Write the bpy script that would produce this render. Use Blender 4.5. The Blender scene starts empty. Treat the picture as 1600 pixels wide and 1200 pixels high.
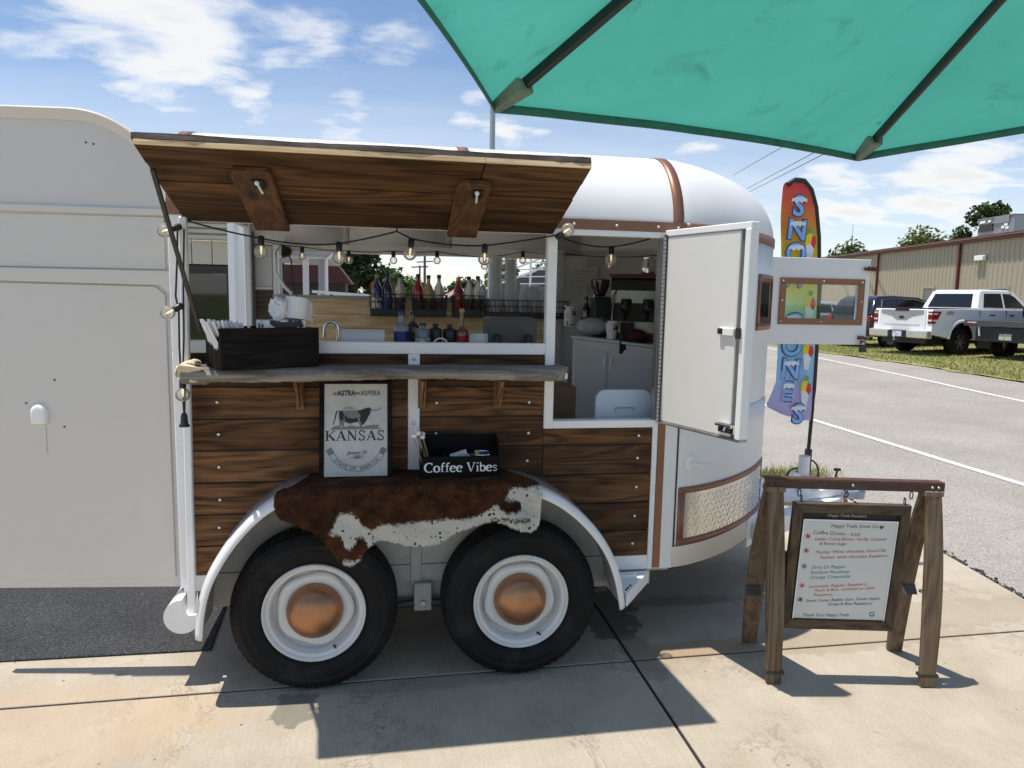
import bpy, bmesh, math, random
from mathutils import Vector, Matrix, Euler
random.seed(7)
R = math.radians
S = bpy.context.scene
COL = S.collection

# ------------------------------------------------------------------ camera
cam = bpy.data.cameras.new('camera'); CAM = bpy.data.objects.new('camera', cam); COL.objects.link(CAM)
_yaw, _pit, _rol = R(10.2786), R(6.8063), R(1.13956)
_fw = Vector((math.sin(_yaw)*math.cos(_pit), math.cos(_yaw)*math.cos(_pit), -math.sin(_pit)))
_r = Vector((math.cos(_yaw), -math.sin(_yaw), 0)); _u = _r.cross(_fw)
_r2 = _r*math.cos(_rol)+_u*math.sin(_rol); _u2 = -_r*math.sin(_rol)+_u*math.cos(_rol)
CAM.matrix_world = Matrix(((_r2.x,_u2.x,-_fw.x,0.8131),(_r2.y,_u2.y,-_fw.y,-3.19),(_r2.z,_u2.z,-_fw.z,1.678),(0,0,0,1)))
cam.sensor_width = 36.0; cam.lens = 25.1816; cam.clip_start = 0.02; cam.clip_end = 2000
S.camera = CAM

# ------------------------------------------------------------------ sun and sky
SUNV = Vector((-0.262, 0.04, 1.0)).normalized()
sun = bpy.data.lights.new('sun', 'SUN'); sun.energy = 3.75; sun.angle = R(0.5); sun.color = (1.0, 0.95, 0.87)
SUN = bpy.data.objects.new('sun', sun); COL.objects.link(SUN)
SUN.rotation_euler = (-SUNV).to_track_quat('-Z', 'Y').to_euler()
SUN.location = (0, 0, 30)
W = bpy.data.worlds.new('World'); S.world = W; W.use_nodes = True
wn = W.node_tree; wn.nodes.clear()
def N(nt, t, **kw):
    n = nt.nodes.new(t)
    for k, v in kw.items():
        if k.startswith('i_'):
            n.inputs[int(k[2:]) if k[2:].isdigit() else k[2:]].default_value = v
        else: setattr(n, k, v)
    return n
def L(nt, a, ao, b, bi): nt.links.new(a.outputs[ao], b.inputs[bi])
def M_(nt, op, a, b=None, clamp=False):
    n = nt.nodes.new('ShaderNodeMath'); n.operation = op; n.use_clamp = clamp
    for i, x in enumerate((a, b)):
        if x is None: continue
        if isinstance(x, (int, float)): n.inputs[i].default_value = x
        else: nt.links.new(x, n.inputs[i])
    return n.outputs[0]
def build_world():
    nt = wn
    sky = N(nt, 'ShaderNodeTexSky', sky_type='NISHITA', sun_disc=False)
    sky.sun_elevation = math.asin(SUNV.z); sky.sun_rotation = math.atan2(SUNV.x, SUNV.y)
    sky.air_density = 1.0; sky.dust_density = 0.6; sky.ozone_density = 3.4; sky.altitude = 400
    tc = N(nt, 'ShaderNodeTexCoord')
    sep = N(nt, 'ShaderNodeSeparateXYZ'); L(nt, tc, 'Generated', sep, 0)
    zz = M_(nt, 'ADD', M_(nt, 'MAXIMUM', sep.outputs[2], 0.0), 0.16)
    cx = M_(nt, 'DIVIDE', sep.outputs[0], zz); cy = M_(nt, 'DIVIDE', sep.outputs[1], zz)
    cmb = N(nt, 'ShaderNodeCombineXYZ'); nt.links.new(cx, cmb.inputs[0]); nt.links.new(cy, cmb.inputs[1])
    n1 = N(nt, 'ShaderNodeTexNoise', i_Scale=3.2, i_Detail=12.0, i_Roughness=0.57, i_Distortion=0.15)
    mp = N(nt, 'ShaderNodeMapping'); mp.inputs['Location'].default_value = (3.7, 1.4, 0); mp.inputs['Scale'].default_value = (1.0, 1.35, 1)
    L(nt, cmb, 0, mp, 0); L(nt, mp, 0, n1, 'Vector')
    # named cumulus: soft bumps about real directions in the sky raise the cloud field there
    bump = None
    for (d, rad, amp) in CLOUDS:
        v = N(nt, 'ShaderNodeVectorMath', operation='DOT_PRODUCT'); L(nt, tc, 'Generated', v, 0)
        v.inputs[1].default_value = Vector(d).normalized()
        mr = N(nt, 'ShaderNodeMapRange', interpolation_type='SMOOTHSTEP')
        nt.links.new(v.outputs['Value'], mr.inputs[0])
        mr.inputs[1].default_value = math.cos(rad); mr.inputs[2].default_value = 1.0
        mr.inputs[3].default_value = 0; mr.inputs[4].default_value = amp
        bump = mr.outputs[0] if bump is None else M_(nt, 'ADD', bump, mr.outputs[0])
    f = M_(nt, 'ADD', n1.outputs[0], bump)
    ramp = N(nt, 'ShaderNodeMapRange', interpolation_type='SMOOTHSTEP'); nt.links.new(f, ramp.inputs[0])
    ramp.inputs[1].default_value = 0.55; ramp.inputs[2].default_value = 0.90; ramp.inputs[3].default_value = 0; ramp.inputs[4].default_value = 0.92
    # thin veil, thicker towards the horizon
    n2 = N(nt, 'ShaderNodeTexNoise', i_Scale=0.8, i_Detail=7.0, i_Roughness=0.6)
    mp2 = N(nt, 'ShaderNodeMapping'); mp2.inputs['Scale'].default_value = (0.6, 1.6, 1); mp2.inputs['Location'].default_value = (9, 4, 0)
    L(nt, cmb, 0, mp2, 0); L(nt, mp2, 0, n2, 'Vector')
    veil = N(nt, 'ShaderNodeMapRange'); L(nt, n2, 0, veil, 0)
    veil.inputs[1].default_value = 0.42; veil.inputs[2].default_value = 0.8; veil.inputs[3].default_value = 0.0; veil.inputs[4].default_value = 0.24
    hz = N(nt, 'ShaderNodeMapRange'); nt.links.new(sep.outputs[2], hz.inputs[0])
    hz.inputs[1].default_value = 0.0; hz.inputs[2].default_value = 0.26; hz.inputs[3].default_value = 0.55; hz.inputs[4].default_value = 0.0
    m = M_(nt, 'MAXIMUM', ramp.outputs[0], M_(nt, 'ADD', veil.outputs[0], hz.outputs[0]), True)
    # cloud body: white, greyer where the field is thickest
    cr = N(nt, 'ShaderNodeMix', data_type='RGBA')
    thick = N(nt, 'ShaderNodeMapRange'); nt.links.new(f, thick.inputs[0])
    thick.inputs[1].default_value = 0.70; thick.inputs[2].default_value = 0.95
    L(nt, thick, 0, cr, 'Factor'); cr.inputs['A'].default_value = (7.9, 7.7, 7.35, 1); cr.inputs['B'].default_value = (6.0, 5.98, 5.9, 1)
    mix = N(nt, 'ShaderNodeMix', data_type='RGBA'); nt.links.new(m, mix.inputs['Factor'])
    L(nt, sky, 0, mix, 'A'); L(nt, cr, 'Result', mix, 'B')
    bg = N(nt, 'ShaderNodeBackground', i_Strength=0.104); out = N(nt, 'ShaderNodeOutputWorld')
    L(nt, mix, 'Result', bg, 0); L(nt, bg, 0, out, 0)
CLOUDS = [
((-0.310,0.899,0.310),R(7.5),0.13),
((-0.230,0.922,0.311),R(7.5),0.13),
((-0.170,0.938,0.300),R(5.4),0.15),
((-0.220,0.934,0.281),R(4.3),0.15),
((-0.082,0.938,0.337),R(3.2),0.15),
((0.010,0.939,0.345),R(4.3),0.15),
((-0.059,0.973,0.224),R(3.5),0.15),
((0.122,0.968,0.221),R(3.7),0.15),
((0.184,0.957,0.227),R(2.8),0.15),
((-0.154,0.962,0.227),R(2.2),0.15),
((0.509,0.853,0.117),R(5.4),0.11),
((0.547,0.825,0.139),R(3.2),0.11),
((0.619,0.765,0.177),R(6.5),0.11),
((0.651,0.741,0.164),R(5.4),0.11),
((0.624,0.773,0.113),R(5.4),0.11),
((0.681,0.723,0.116),R(6.5),0.11),
((0.565,0.820,0.092),R(3.2),0.11),
((0.394,0.902,0.175),R(3.2),0.11),
((0.071,0.997,0.030),R(4.3),0.15),
]
build_world()
S.view_settings.view_transform = 'Standard'; S.view_settings.look = 'None'
S.view_settings.exposure = 0.53; S.view_settings.gamma = 1.0; S.view_settings.use_curve_mapping = False

# ------------------------------------------------------------------ object helpers
def thing(name, label, cat, loc=(0,0,0), rz=0.0, group=None, kind=None):
    o = bpy.data.objects.new(name, None); COL.objects.link(o); o.empty_display_size = 0.1
    o.location = loc; o.rotation_euler = (0,0,rz)
    if label: o['label'] = label
    if cat: o['category'] = cat
    if group: o['group'] = group
    if kind: o['kind'] = kind
    return o
def tag(o, label, cat, group=None):
    o['label'] = label; o['category'] = cat
    if group: o['group'] = group
    return o
def origin_of(o):
    v = Vector((0,0,0))
    while o is not None: v += o.location; o = o.parent
    return v
class MB:
    """collects faces, then links them as one mesh object"""
    def __init__(s): s.v = []; s.f = []
    def add(s, vs, fs):
        b = len(s.v); s.v += [Vector(x) for x in vs]; s.f += [tuple(b+i for i in f) for f in fs]; return s
    def box(s, x0,x1,y0,y1,z0,z1):
        return s.add([(x0,y0,z0),(x1,y0,z0),(x1,y1,z0),(x0,y1,z0),(x0,y0,z1),(x1,y0,z1),(x1,y1,z1),(x0,y1,z1)],
            [(3,2,1,0),(4,5,6,7),(0,1,5,4),(1,2,6,5),(2,3,7,6),(3,0,4,7)])
    def obox(s, c, ax, ay, az):
        """box about centre c with half-axis vectors"""
        c, ax, ay, az = Vector(c), Vector(ax), Vector(ay), Vector(az)
        return s.add([c-ax-ay-az,c+ax-ay-az,c+ax+ay-az,c-ax+ay-az,c-ax-ay+az,c+ax-ay+az,c+ax+ay+az,c-ax+ay+az],
            [(3,2,1,0),(4,5,6,7),(0,1,5,4),(1,2,6,5),(2,3,7,6),(3,0,4,7)])
    def bar(s, a, b, w, h, up=(0,0,1)):
        a, b = Vector(a), Vector(b); d = (b-a); l = d.length; d.normalize(); up = Vector(up)
        sx = d.cross(up)
        if sx.length < 1e-5: sx = d.cross(Vector((1,0,0)))
        sx.normalize(); uz = sx.cross(d)
        return s.obox((a+b)/2, d*l/2, sx*w/2, uz*h/2)
    def prism(s, poly, axis, a0, a1):
        """polygon in the plane across an axis ('x': (y,z), 'y': (x,z), 'z': (x,y)), extruded a0..a1"""
        n = len(poly)
        def P(p, a): return (a,p[0],p[1]) if axis=='x' else (p[0],a,p[1]) if axis=='y' else (p[0],p[1],a)
        vs = [P(p,a0) for p in poly]+[P(p,a1) for p in poly]
        fs = [tuple(range(n)), tuple(range(2*n-1,n-1,-1))]+[(i,(i+1)%n+0,(i+1)%n+n,i+n)[::-1] for i in range(n)]
        return s.add(vs, fs)
    def tube(s, pts, r, n=8, closed=False, cap=True):
        pts = [Vector(p) for p in pts]; m = len(pts)
        rr = r if isinstance(r, (list,tuple)) else [r]*m
        ref = None; rings = []
        for i, p in enumerate(pts):
            a = pts[i-1] if (i>0 or closed) else p; b = pts[(i+1)%m] if (i<m-1 or closed) else p
            t = (b-a); t = t.normalized() if t.length>1e-9 else Vector((0,0,1))
            if ref is None:
                ref = t.cross(Vector((0,0,1)))
                if ref.length < 1e-3: ref = t.cross(Vector((0,1,0)))
            ref = (ref - t*ref.dot(t)); ref.normalize(); bi = t.cross(ref)
            rings.append([p+(ref*math.cos(2*math.pi*k/n)+bi*math.sin(2*math.pi*k/n))*rr[i] for k in range(n)])
        vs = [v for g in rings for v in g]; fs = []
        for i in range(m if closed else m-1):
            j = (i+1)%m
            for k in range(n):
                q = (k+1)%n; fs.append((i*n+k, i*n+q, j*n+q, j*n+k))
        if cap and not closed: fs += [tuple(range(n-1,-1,-1)), tuple(range((m-1)*n, m*n))]
        return s.add(vs, fs)
    def lathe(s, prof, c=(0,0,0), axis='z', n=20, a0=0, a1=2*math.pi):
        c = Vector(c); full = abs(a1-a0-2*math.pi)<1e-6; k = n if full else n+1; vs = []
        for r, h in prof:
            for i in range(k):
                a = a0+(a1-a0)*i/n; x, y = r*math.cos(a), r*math.sin(a)
                vs.append(c+Vector((x,y,h) if axis=='z' else (x,-h,y) if axis=='y' else (h,x,y)))
        fs = []
        for j in range(len(prof)-1):
            for i in range(n):
                q = (i+1)%k; fs.append((j*k+i, j*k+q, (j+1)*k+q, (j+1)*k+i))
        return s.add(vs, fs)
    def grid(s, rows, close_u=False):
        m, n = len(rows), len(rows[0]); vs = [p for r_ in rows for p in r_]; fs = []
        for i in range(m-1):
            for j in range(n if close_u else n-1):
                q = (j+1)%n; fs.append((i*n+j, i*n+q, (i+1)*n+q, (i+1)*n+j))
        return s.add(vs, fs)
    def sphere(s, c, r, n=12, m=8, sc=(1,1,1)):
        c = Vector(c); rows = []
        for i in range(m+1):
            t = math.pi*i/m
            rows.append([c+Vector((r*sc[0]*math.sin(t)*math.cos(2*math.pi*k/n), r*sc[1]*math.sin(t)*math.sin(2*math.pi*k/n), r*sc[2]*math.cos(t))) for k in range(n)])
        return s.grid(rows, True)
    def build(s, name, mat, parent=None, smooth=None, bevel=0, seg=1, local=False, solid=0, off=0, sub=0, label=None, kind=None, shift=True):
        me = bpy.data.meshes.new(name)
        o0 = Vector((0,0,0)) if (local or parent is None) else origin_of(parent)
        vs = [v-o0 for v in s.v]
        piv = Vector((0,0,0))
        if shift and vs:
            lo = Vector((min(v.x for v in vs), min(v.y for v in vs), min(v.z for v in vs)))
            hi = Vector((max(v.x for v in vs), max(v.y for v in vs), max(v.z for v in vs)))
            piv = (lo+hi)/2; vs = [v-piv for v in vs]
        me.from_pydata([tuple(v) for v in vs], [], s.f)
        bm = bmesh.new(); bm.from_mesh(me)
        bmesh.ops.remove_doubles(bm, verts=bm.verts, dist=1e-5)
        if not getattr(s, 'raw', False): bmesh.ops.recalc_face_normals(bm, faces=bm.faces)
        bm.to_mesh(me); bm.free()
        o = bpy.data.objects.new(name, me); COL.objects.link(o)
        if mat: me.materials.append(mat)
        if parent is not None: o.parent = parent
        o.location = piv
        if smooth is not None:
            me.polygons.foreach_set('use_smooth', [True]*len(me.polygons)); me.set_sharp_from_angle(angle=R(smooth))
        if bevel:
            b = o.modifiers.new('edge', 'BEVEL'); b.width = bevel; b.segments = seg; b.limit_method = 'ANGLE'; b.angle_limit = R(35)
        if solid:
            d = o.modifiers.new('thickness', 'SOLIDIFY'); d.thickness = solid; d.offset = off
        if sub:
            d = o.modifiers.new('smooth', 'SUBSURF'); d.levels = sub; d.render_levels = sub
        if label: o['label'] = label
        if kind: o['kind'] = kind
        return o
def copy_tree(o, parent=None):
    c = o.copy(); COL.objects.link(c); c.parent = parent
    if parent is not None:
        for k in ('category','group'):
            if k in c: del c[k]
    for ch in list(o.children): copy_tree(ch, c)
    return c
def arc(cx, cy, r, a0, a1, n): return [(cx+r*math.cos(R(a0+(a1-a0)*i/n)), cy+r*math.sin(R(a0+(a1-a0)*i/n))) for i in range(n+1)]
def lerp(a, b, t): return a+(b-a)*t
def interp(pts, x):
    if x <= pts[0][0]: return pts[0][1]
    for (x0,y0),(x1,y1) in zip(pts, pts[1:]):
        if x <= x1: return lerp(y0, y1, (x-x0)/(x1-x0))
    return pts[-1][1]
def sinterp(pts, x):
    """smooth (Catmull-Rom like) interpolation"""
    if x <= pts[0][0]: return pts[0][1]
    if x >= pts[-1][0]: return pts[-1][1]
    for i in range(len(pts)-1):
        if x <= pts[i+1][0]:
            x0,y0 = pts[i]; x1,y1 = pts[i+1]; h = x1-x0
            m0 = (y1-pts[i-1][1])/(x1-pts[i-1][0]) if i>0 else (y1-y0)/h
            m1 = (pts[i+2][1]-y0)/(pts[i+2][0]-x0) if i+2<len(pts) else (y1-y0)/h
            t = (x-x0)/h
            return (2*t**3-3*t**2+1)*y0+(t**3-2*t**2+t)*h*m0+(-2*t**3+3*t**2)*y1+(t**3-t**2)*h*m1

# ------------------------------------------------------------------ materials
def mat(name, col, rough=0.5, metal=0.0, var=0.08, vscale=6.0, bump=0.0, bscale=60.0, spec=0.5, coat=0.0, stain=None, trans=0.0, emit=None, sscale=2.0, samt=0.5):
    m = bpy.data.materials.new(name); m.use_nodes = True; nt = m.node_tree; b = nt.nodes['Principled BSDF']
    b.inputs['Roughness'].default_value = rough; b.inputs['Metallic'].default_value = metal
    b.inputs['Specular IOR Level'].default_value = spec
    if coat: b.inputs['Coat Weight'].default_value = coat; b.inputs['Coat Roughness'].default_value = 0.1
    if trans: b.inputs['Transmission Weight'].default_value = trans
    tc = N(nt, 'ShaderNodeTexCoord'); oi = N(nt, 'ShaderNodeObjectInfo')
    add = N(nt, 'ShaderNodeVectorMath', operation='ADD'); L(nt, tc, 'Object', add, 0)
    sc = N(nt, 'ShaderNodeVectorMath', operation='SCALE'); sc.inputs[0].default_value = (37.0, 19.0, 53.0); L(nt, oi, 'Random', sc, 'Scale'); L(nt, sc, 0, add, 1)
    n = N(nt, 'ShaderNodeTexNoise', i_Scale=vscale, i_Detail=6.0, i_Roughness=0.65); L(nt, add, 0, n, 'Vector')
    mr = N(nt, 'ShaderNodeMapRange'); L(nt, n, 0, mr, 0); mr.inputs[1].default_value=0.3; mr.inputs[2].default_value=0.7; mr.inputs[3].default_value=1-var; mr.inputs[4].default_value=1+var
    mx = N(nt, 'ShaderNodeVectorMath', operation='SCALE'); mx.inputs[0].default_value = col[:3]; L(nt, mr, 0, mx, 'Scale')
    last = (mx, 0)
    if stain:
        n3 = N(nt, 'ShaderNodeTexNoise', i_Scale=sscale, i_Detail=8.0, i_Roughness=0.7); L(nt, add, 0, n3, 'Vector')
        r3 = N(nt, 'ShaderNodeMapRange'); L(nt, n3, 0, r3, 0); r3.inputs[1].default_value=0.52; r3.inputs[2].default_value=0.75; r3.inputs[3].default_value=0; r3.inputs[4].default_value=samt
        ms = N(nt, 'ShaderNodeMix', data_type='RGBA'); L(nt, r3, 0, ms, 'Factor'); L(nt, mx, 0, ms, 'A'); ms.inputs['B'].default_value = (*stain, 1)
        last = (ms, 'Result')
    L(nt, last[0], last[1], b, 'Base Color')
    rr = N(nt, 'ShaderNodeMapRange'); L(nt, n, 0, rr, 0); rr.inputs[3].default_value=max(0.02,rough-0.12*min(1,rough*2)); rr.inputs[4].default_value=min(1,rough+0.12*min(1,rough*2)); L(nt, rr, 0, b, 'Roughness')
    if bump:
        nb = N(nt, 'ShaderNodeTexNoise', i_Scale=bscale, i_Detail=4.0); L(nt, add, 0, nb, 'Vector')
        bp = N(nt, 'ShaderNodeBump', i_Strength=min(1,bump), i_Distance=0.004); L(nt, nb, 0, bp, 'Height'); L(nt, bp, 0, b, 'Normal')
    if emit:
        b.inputs['Emission Color'].default_value = (*emit[0],1); b.inputs['Emission Strength'].default_value = emit[1]
    return m
def wood(name, dark, light, axis='x', rough=0.6, grain=1.0, grey=None, gamt=0.6, knots=True, pvar=0.35, coat=0.0, spec=0.4, kscale=3.4):
    """planks: long streaks, cathedral rings, knots; each object its own stretch of timber"""
    m = bpy.data.materials.new(name); m.use_nodes = True; nt = m.node_tree; b = nt.nodes['Principled BSDF']
    b.inputs['Specular IOR Level'].default_value = spec
    if coat: b.inputs['Coat Weight'].default_value = coat; b.inputs['Coat Roughness'].default_value = 0.25
    tc = N(nt, 'ShaderNodeTexCoord'); oi = N(nt, 'ShaderNodeObjectInfo')
    off = N(nt, 'ShaderNodeVectorMath', operation='SCALE'); off.inputs[0].default_value=(31.0,17.0,23.0); L(nt, oi, 'Random', off, 'Scale')
    add = N(nt, 'ShaderNodeVectorMath', operation='ADD'); L(nt, tc, 'Object', add, 0); L(nt, off, 0, add, 1)
    s = {'x': (0.13,1,1), 'y': (1,0.13,1), 'z': (1,1,0.13)}[axis]
    mp = N(nt, 'ShaderNodeMapping'); mp.inputs['Scale'].default_value = s; L(nt, add, 0, mp, 0)
    nw = N(nt, 'ShaderNodeTexNoise', i_Scale=4.6, i_Detail=3.0, i_Roughness=0.5); L(nt, mp, 0, nw, 'Vector')
    # growth rings: bands of a stretched, warped field
    rg = M_(nt, 'FRACT', M_(nt, 'MULTIPLY', nw.outputs[0], 13.0*grain))
    tri = M_(nt, 'ABSOLUTE', M_(nt, 'SUBTRACT', M_(nt, 'MULTIPLY', rg, 2.0), 1.0))
    s2 = {'x': (0.03,1,1), 'y': (1,0.03,1), 'z': (1,1,0.03)}[axis]
    mp2 = N(nt, 'ShaderNodeMapping'); mp2.inputs['Scale'].default_value = s2; L(nt, add, 0, mp2, 0)
    nf = N(nt, 'ShaderNodeTexNoise', i_Scale=130.0, i_Detail=5.0, i_Roughness=0.7); L(nt, mp2, 0, nf, 'Vector')
    nl = N(nt, 'ShaderNodeTexNoise', i_Scale=9.0, i_Detail=6.0, i_Roughness=0.7); L(nt, mp, 0, nl, 'Vector')
    g = M_(nt, 'ADD', M_(nt, 'MULTIPLY', tri, 0.36), M_(nt, 'ADD', M_(nt, 'MULTIPLY', nf.outputs[0], 1.0), M_(nt, 'MULTIPLY', nl.outputs[0], 0.38)))
    mr = N(nt, 'ShaderNodeMapRange'); nt.links.new(g, mr.inputs[0]); mr.inputs[1].default_value=0.55; mr.inputs[2].default_value=1.16
    mix = N(nt, 'ShaderNodeMix', data_type='RGBA'); L(nt, mr, 0, mix, 'Factor'); mix.inputs['A'].default_value=(*dark,1); mix.inputs['B'].default_value=(*light,1)
    last = mix.outputs['Result']
    if knots:
        sk = {'x': (0.45,1,1), 'y': (1,0.45,1), 'z': (1,1,0.45)}[axis]
        mk = N(nt, 'ShaderNodeMapping'); mk.inputs['Scale'].default_value = sk; L(nt, add, 0, mk, 0)
        vk = N(nt, 'ShaderNodeTexVoronoi', i_Scale=kscale); L(nt, mk, 0, vk, 'Vector')
        kr = N(nt, 'ShaderNodeMapRange'); L(nt, vk, 'Distance', kr, 0); kr.inputs[1].default_value=0.05; kr.inputs[2].default_value=0.14; kr.inputs[3].default_value=0.85; kr.inputs[4].default_value=0
        mk2 = N(nt, 'ShaderNodeMix', data_type='RGBA'); L(nt, kr, 0, mk2, 'Factor'); nt.links.new(last, mk2.inputs['A']); mk2.inputs['B'].default_value=(dark[0]*0.35,dark[1]*0.3,dark[2]*0.3,1); last = mk2.outputs['Result']
    if grey:
        ng = N(nt, 'ShaderNodeTexNoise', i_Scale=5.0, i_Detail=7.0, i_Roughness=0.7); L(nt, mp, 0, ng, 'Vector')
        gr = N(nt, 'ShaderNodeMapRange'); L(nt, ng, 0, gr, 0); gr.inputs[1].default_value=0.42; gr.inputs[2].default_value=0.66; gr.inputs[4].default_value=gamt
        mg = N(nt, 'ShaderNodeMix', data_type='RGBA'); L(nt, gr, 0, mg, 'Factor'); nt.links.new(last, mg.inputs['A']); mg.inputs['B'].default_value=(*grey,1); last = mg.outputs['Result']
    # some boards are another cut: a paler, tanner timber
    r2_ = M_(nt, 'FRACT', M_(nt, 'MULTIPLY', oi.outputs['Random'], 7.31))
    tn_ = N(nt, 'ShaderNodeMapRange'); nt.links.new(r2_, tn_.inputs[0]); tn_.inputs[1].default_value=0.45; tn_.inputs[2].default_value=1.0; tn_.inputs[4].default_value=0.30
    lum_ = N(nt, 'ShaderNodeVectorMath', operation='MULTIPLY'); nt.links.new(last, lum_.inputs[0]); lum_.inputs[1].default_value=(1.25,1.45,1.75)
    mt_ = N(nt, 'ShaderNodeMix', data_type='RGBA'); L(nt, tn_, 0, mt_, 'Factor'); nt.links.new(last, mt_.inputs['A']); L(nt, lum_, 0, mt_, 'B'); last = mt_.outputs['Result']
    # each plank a little lighter or darker
    pv = N(nt, 'ShaderNodeMapRange'); L(nt, oi, 'Random', pv, 0); pv.inputs[3].default_value=1-pvar; pv.inputs[4].default_value=1+pvar
    sc = N(nt, 'ShaderNodeVectorMath', operation='SCALE'); nt.links.new(last, sc.inputs[0]); L(nt, pv, 0, sc, 'Scale'); L(nt, sc, 0, b, 'Base Color')
    b.inputs['Roughness'].default_value = rough
    bp = N(nt, 'ShaderNodeBump', i_Strength=0.55, i_Distance=0.0025); nt.links.new(g, bp.inputs['Height']); L(nt, bp, 0, b, 'Normal')
    return m
def glass(name, tint=(1,1,1), rough=0.02, ior=1.45, dark=0.0):
    """thin pane: mostly clear, with a mirror-like sheen at glancing angles"""
    m = bpy.data.materials.new(name); m.use_nodes = True; nt = m.node_tree; nt.nodes.clear()
    fr = N(nt, 'ShaderNodeFresnel', i_IOR=ior); gl = N(nt, 'ShaderNodeBsdfGlossy', i_Roughness=rough); tr = N(nt, 'ShaderNodeBsdfTransparent')
    tr.inputs[0].default_value = (*[c*(1-dark) for c in tint],1)
    mx = N(nt, 'ShaderNodeMixShader'); out = N(nt, 'ShaderNodeOutputMaterial')
    L(nt, fr, 0, mx, 0); L(nt, tr, 0, mx, 1); L(nt, gl, 0, mx, 2); L(nt, mx, 0, out, 0)
    return m
# ------------------------------------------------------------------ material set
WHITE = mat('white trailer paint', (0.83,0.825,0.80), 0.36, var=0.025, vscale=2.5, bump=0.12, bscale=35, stain=(0.55,0.52,0.47), sscale=3.0, samt=0.10)
WHITE_TRIM = mat('white trim paint', (0.86,0.86,0.85), 0.34, var=0.02, vscale=4, stain=(0.5,0.47,0.42), sscale=9, samt=0.15)
WHITE_DOOR = mat('warm white door paint', (0.74,0.73,0.69), 0.45, var=0.02, vscale=2.0, bump=0.10, bscale=12, stain=(0.5,0.46,0.4), sscale=7, samt=0.12)
UNDER = mat('grey underbody paint', (0.42,0.42,0.40), 0.7, var=0.10, vscale=7, stain=(0.18,0.16,0.14), sscale=11, samt=0.5)
INNER = mat('interior cream paint', (0.58,0.555,0.51), 0.6, var=0.05, vscale=3)
CEIL = mat('interior ceiling paint', (0.86,0.84,0.80), 0.6, var=0.04, vscale=3)
COPPER = mat('copper paint trim', (0.27,0.125,0.075), 0.38, 0.35, var=0.07, vscale=9)
COPPER_HUB = mat('brushed copper hubcap', (0.40,0.205,0.110), 0.38, 0.8, var=0.2, vscale=7, stain=(0.16,0.07,0.04), sscale=8, samt=0.4)
STEEL = mat('dull steel', (0.42,0.42,0.42), 0.42, 0.9, var=0.1, vscale=20)
CHROME = mat('bright steel', (0.75,0.75,0.75), 0.14, 1.0, var=0.04)
DARK_STEEL = mat('dark steel', (0.055,0.052,0.05), 0.5, 0.5, var=0.15, vscale=20)
RUST = mat('rusty iron strap', (0.10,0.042,0.028), 0.62, 0.35, var=0.25, vscale=25, stain=(0.22,0.10,0.05), sscale=20, samt=0.4)
BLACK = mat('black plastic', (0.014,0.014,0.015), 0.42, var=0.1)
RUBBER = mat('tyre rubber', (0.0085,0.0085,0.009), 0.72, var=0.25, vscale=9, bump=0.25, bscale=120, spec=0.25, stain=(0.06,0.055,0.048), sscale=5, samt=0.45)
RIM = mat('white wheel paint', (0.70,0.70,0.69), 0.36, var=0.03, stain=(0.38,0.34,0.30), sscale=12, samt=0.25)
PLANK = wood('oiled brown siding', (0.022,0.010,0.0045), (0.225,0.105,0.042), 'x', 0.62, 1.0, pvar=0.55, spec=0.22)
FLAPWOOD = wood('rough brown barn board', (0.026,0.0125,0.0055), (0.175,0.086,0.036), 'x', 0.75, 0.8, pvar=0.5, spec=0.2)
BATTEN = wood('brown batten board', (0.05,0.022,0.009), (0.17,0.080,0.031), 'y', 0.7, 0.9, pvar=0.2)
DARKTOP = wood('weathered dark top board', (0.035,0.026,0.021), (0.15,0.115,0.09), 'x', 0.8, 0.9)
CUTWOOD = wood('fresh cut plank edge', (0.42,0.28,0.14), (0.68,0.51,0.30), 'x', 0.75, 1.2, pvar=0.08, knots=False)
SHELFW = wood('grey weathered live edge', (0.10,0.088,0.072), (0.34,0.31,0.27), 'x', 0.85, 0.8, pvar=0.1)
PINE = wood('knotty pine lining', (0.56,0.34,0.155), (0.86,0.65,0.385), 'x', 0.5, 0.7, pvar=0.08, kscale=5.5)
STAVE = wood('old barrel stave', (0.055,0.032,0.017), (0.24,0.15,0.083), 'z', 0.75, 1.0, grey=(0.22,0.185,0.145), gamt=0.5, knots=False, pvar=0.12)
FRAMEW = wood('weathered brown frame', (0.028,0.018,0.011), (0.125,0.082,0.046), 'x', 0.75, 1.0, grey=(0.10,0.085,0.065), gamt=0.4, knots=False, pvar=0.12)
FRAMEWZ = wood('weathered brown frame upright', (0.028,0.018,0.011), (0.125,0.082,0.046), 'z', 0.75, 1.0, grey=(0.10,0.085,0.065), gamt=0.4, knots=False, pvar=0.12)
BOXWOOD = wood('black stained box wood', (0.003,0.003,0.003), (0.020,0.0155,0.013), 'x', 0.75, 0.8, spec=0.12, knots=False, pvar=0.1)
BRACKET = wood('brown shelf bracket', (0.09,0.04,0.018), (0.26,0.135,0.065), 'z', 0.65, 1.0, knots=False)
PAPER = mat('white paper', (0.80,0.80,0.79), 0.8, var=0.03, vscale=20)
CLEAR = glass('clear pane')
def bulbglass():
    m = glass('bulb glass', (0.98,0.97,0.94), 0.04, 1.4); nt = m.node_tree; out = nt.nodes['Material Output']; old = out.inputs[0].links[0].from_socket
    df = N(nt, 'ShaderNodeBsdfDiffuse'); df.inputs[0].default_value = (0.84,0.83,0.79,1); mx = N(nt, 'ShaderNodeMixShader', i_0=0.16)
    nt.links.new(old, mx.inputs[1]); L(nt, df, 0, mx, 2); L(nt, mx, 0, out, 0); return m
BULB = bulbglass()
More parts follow.
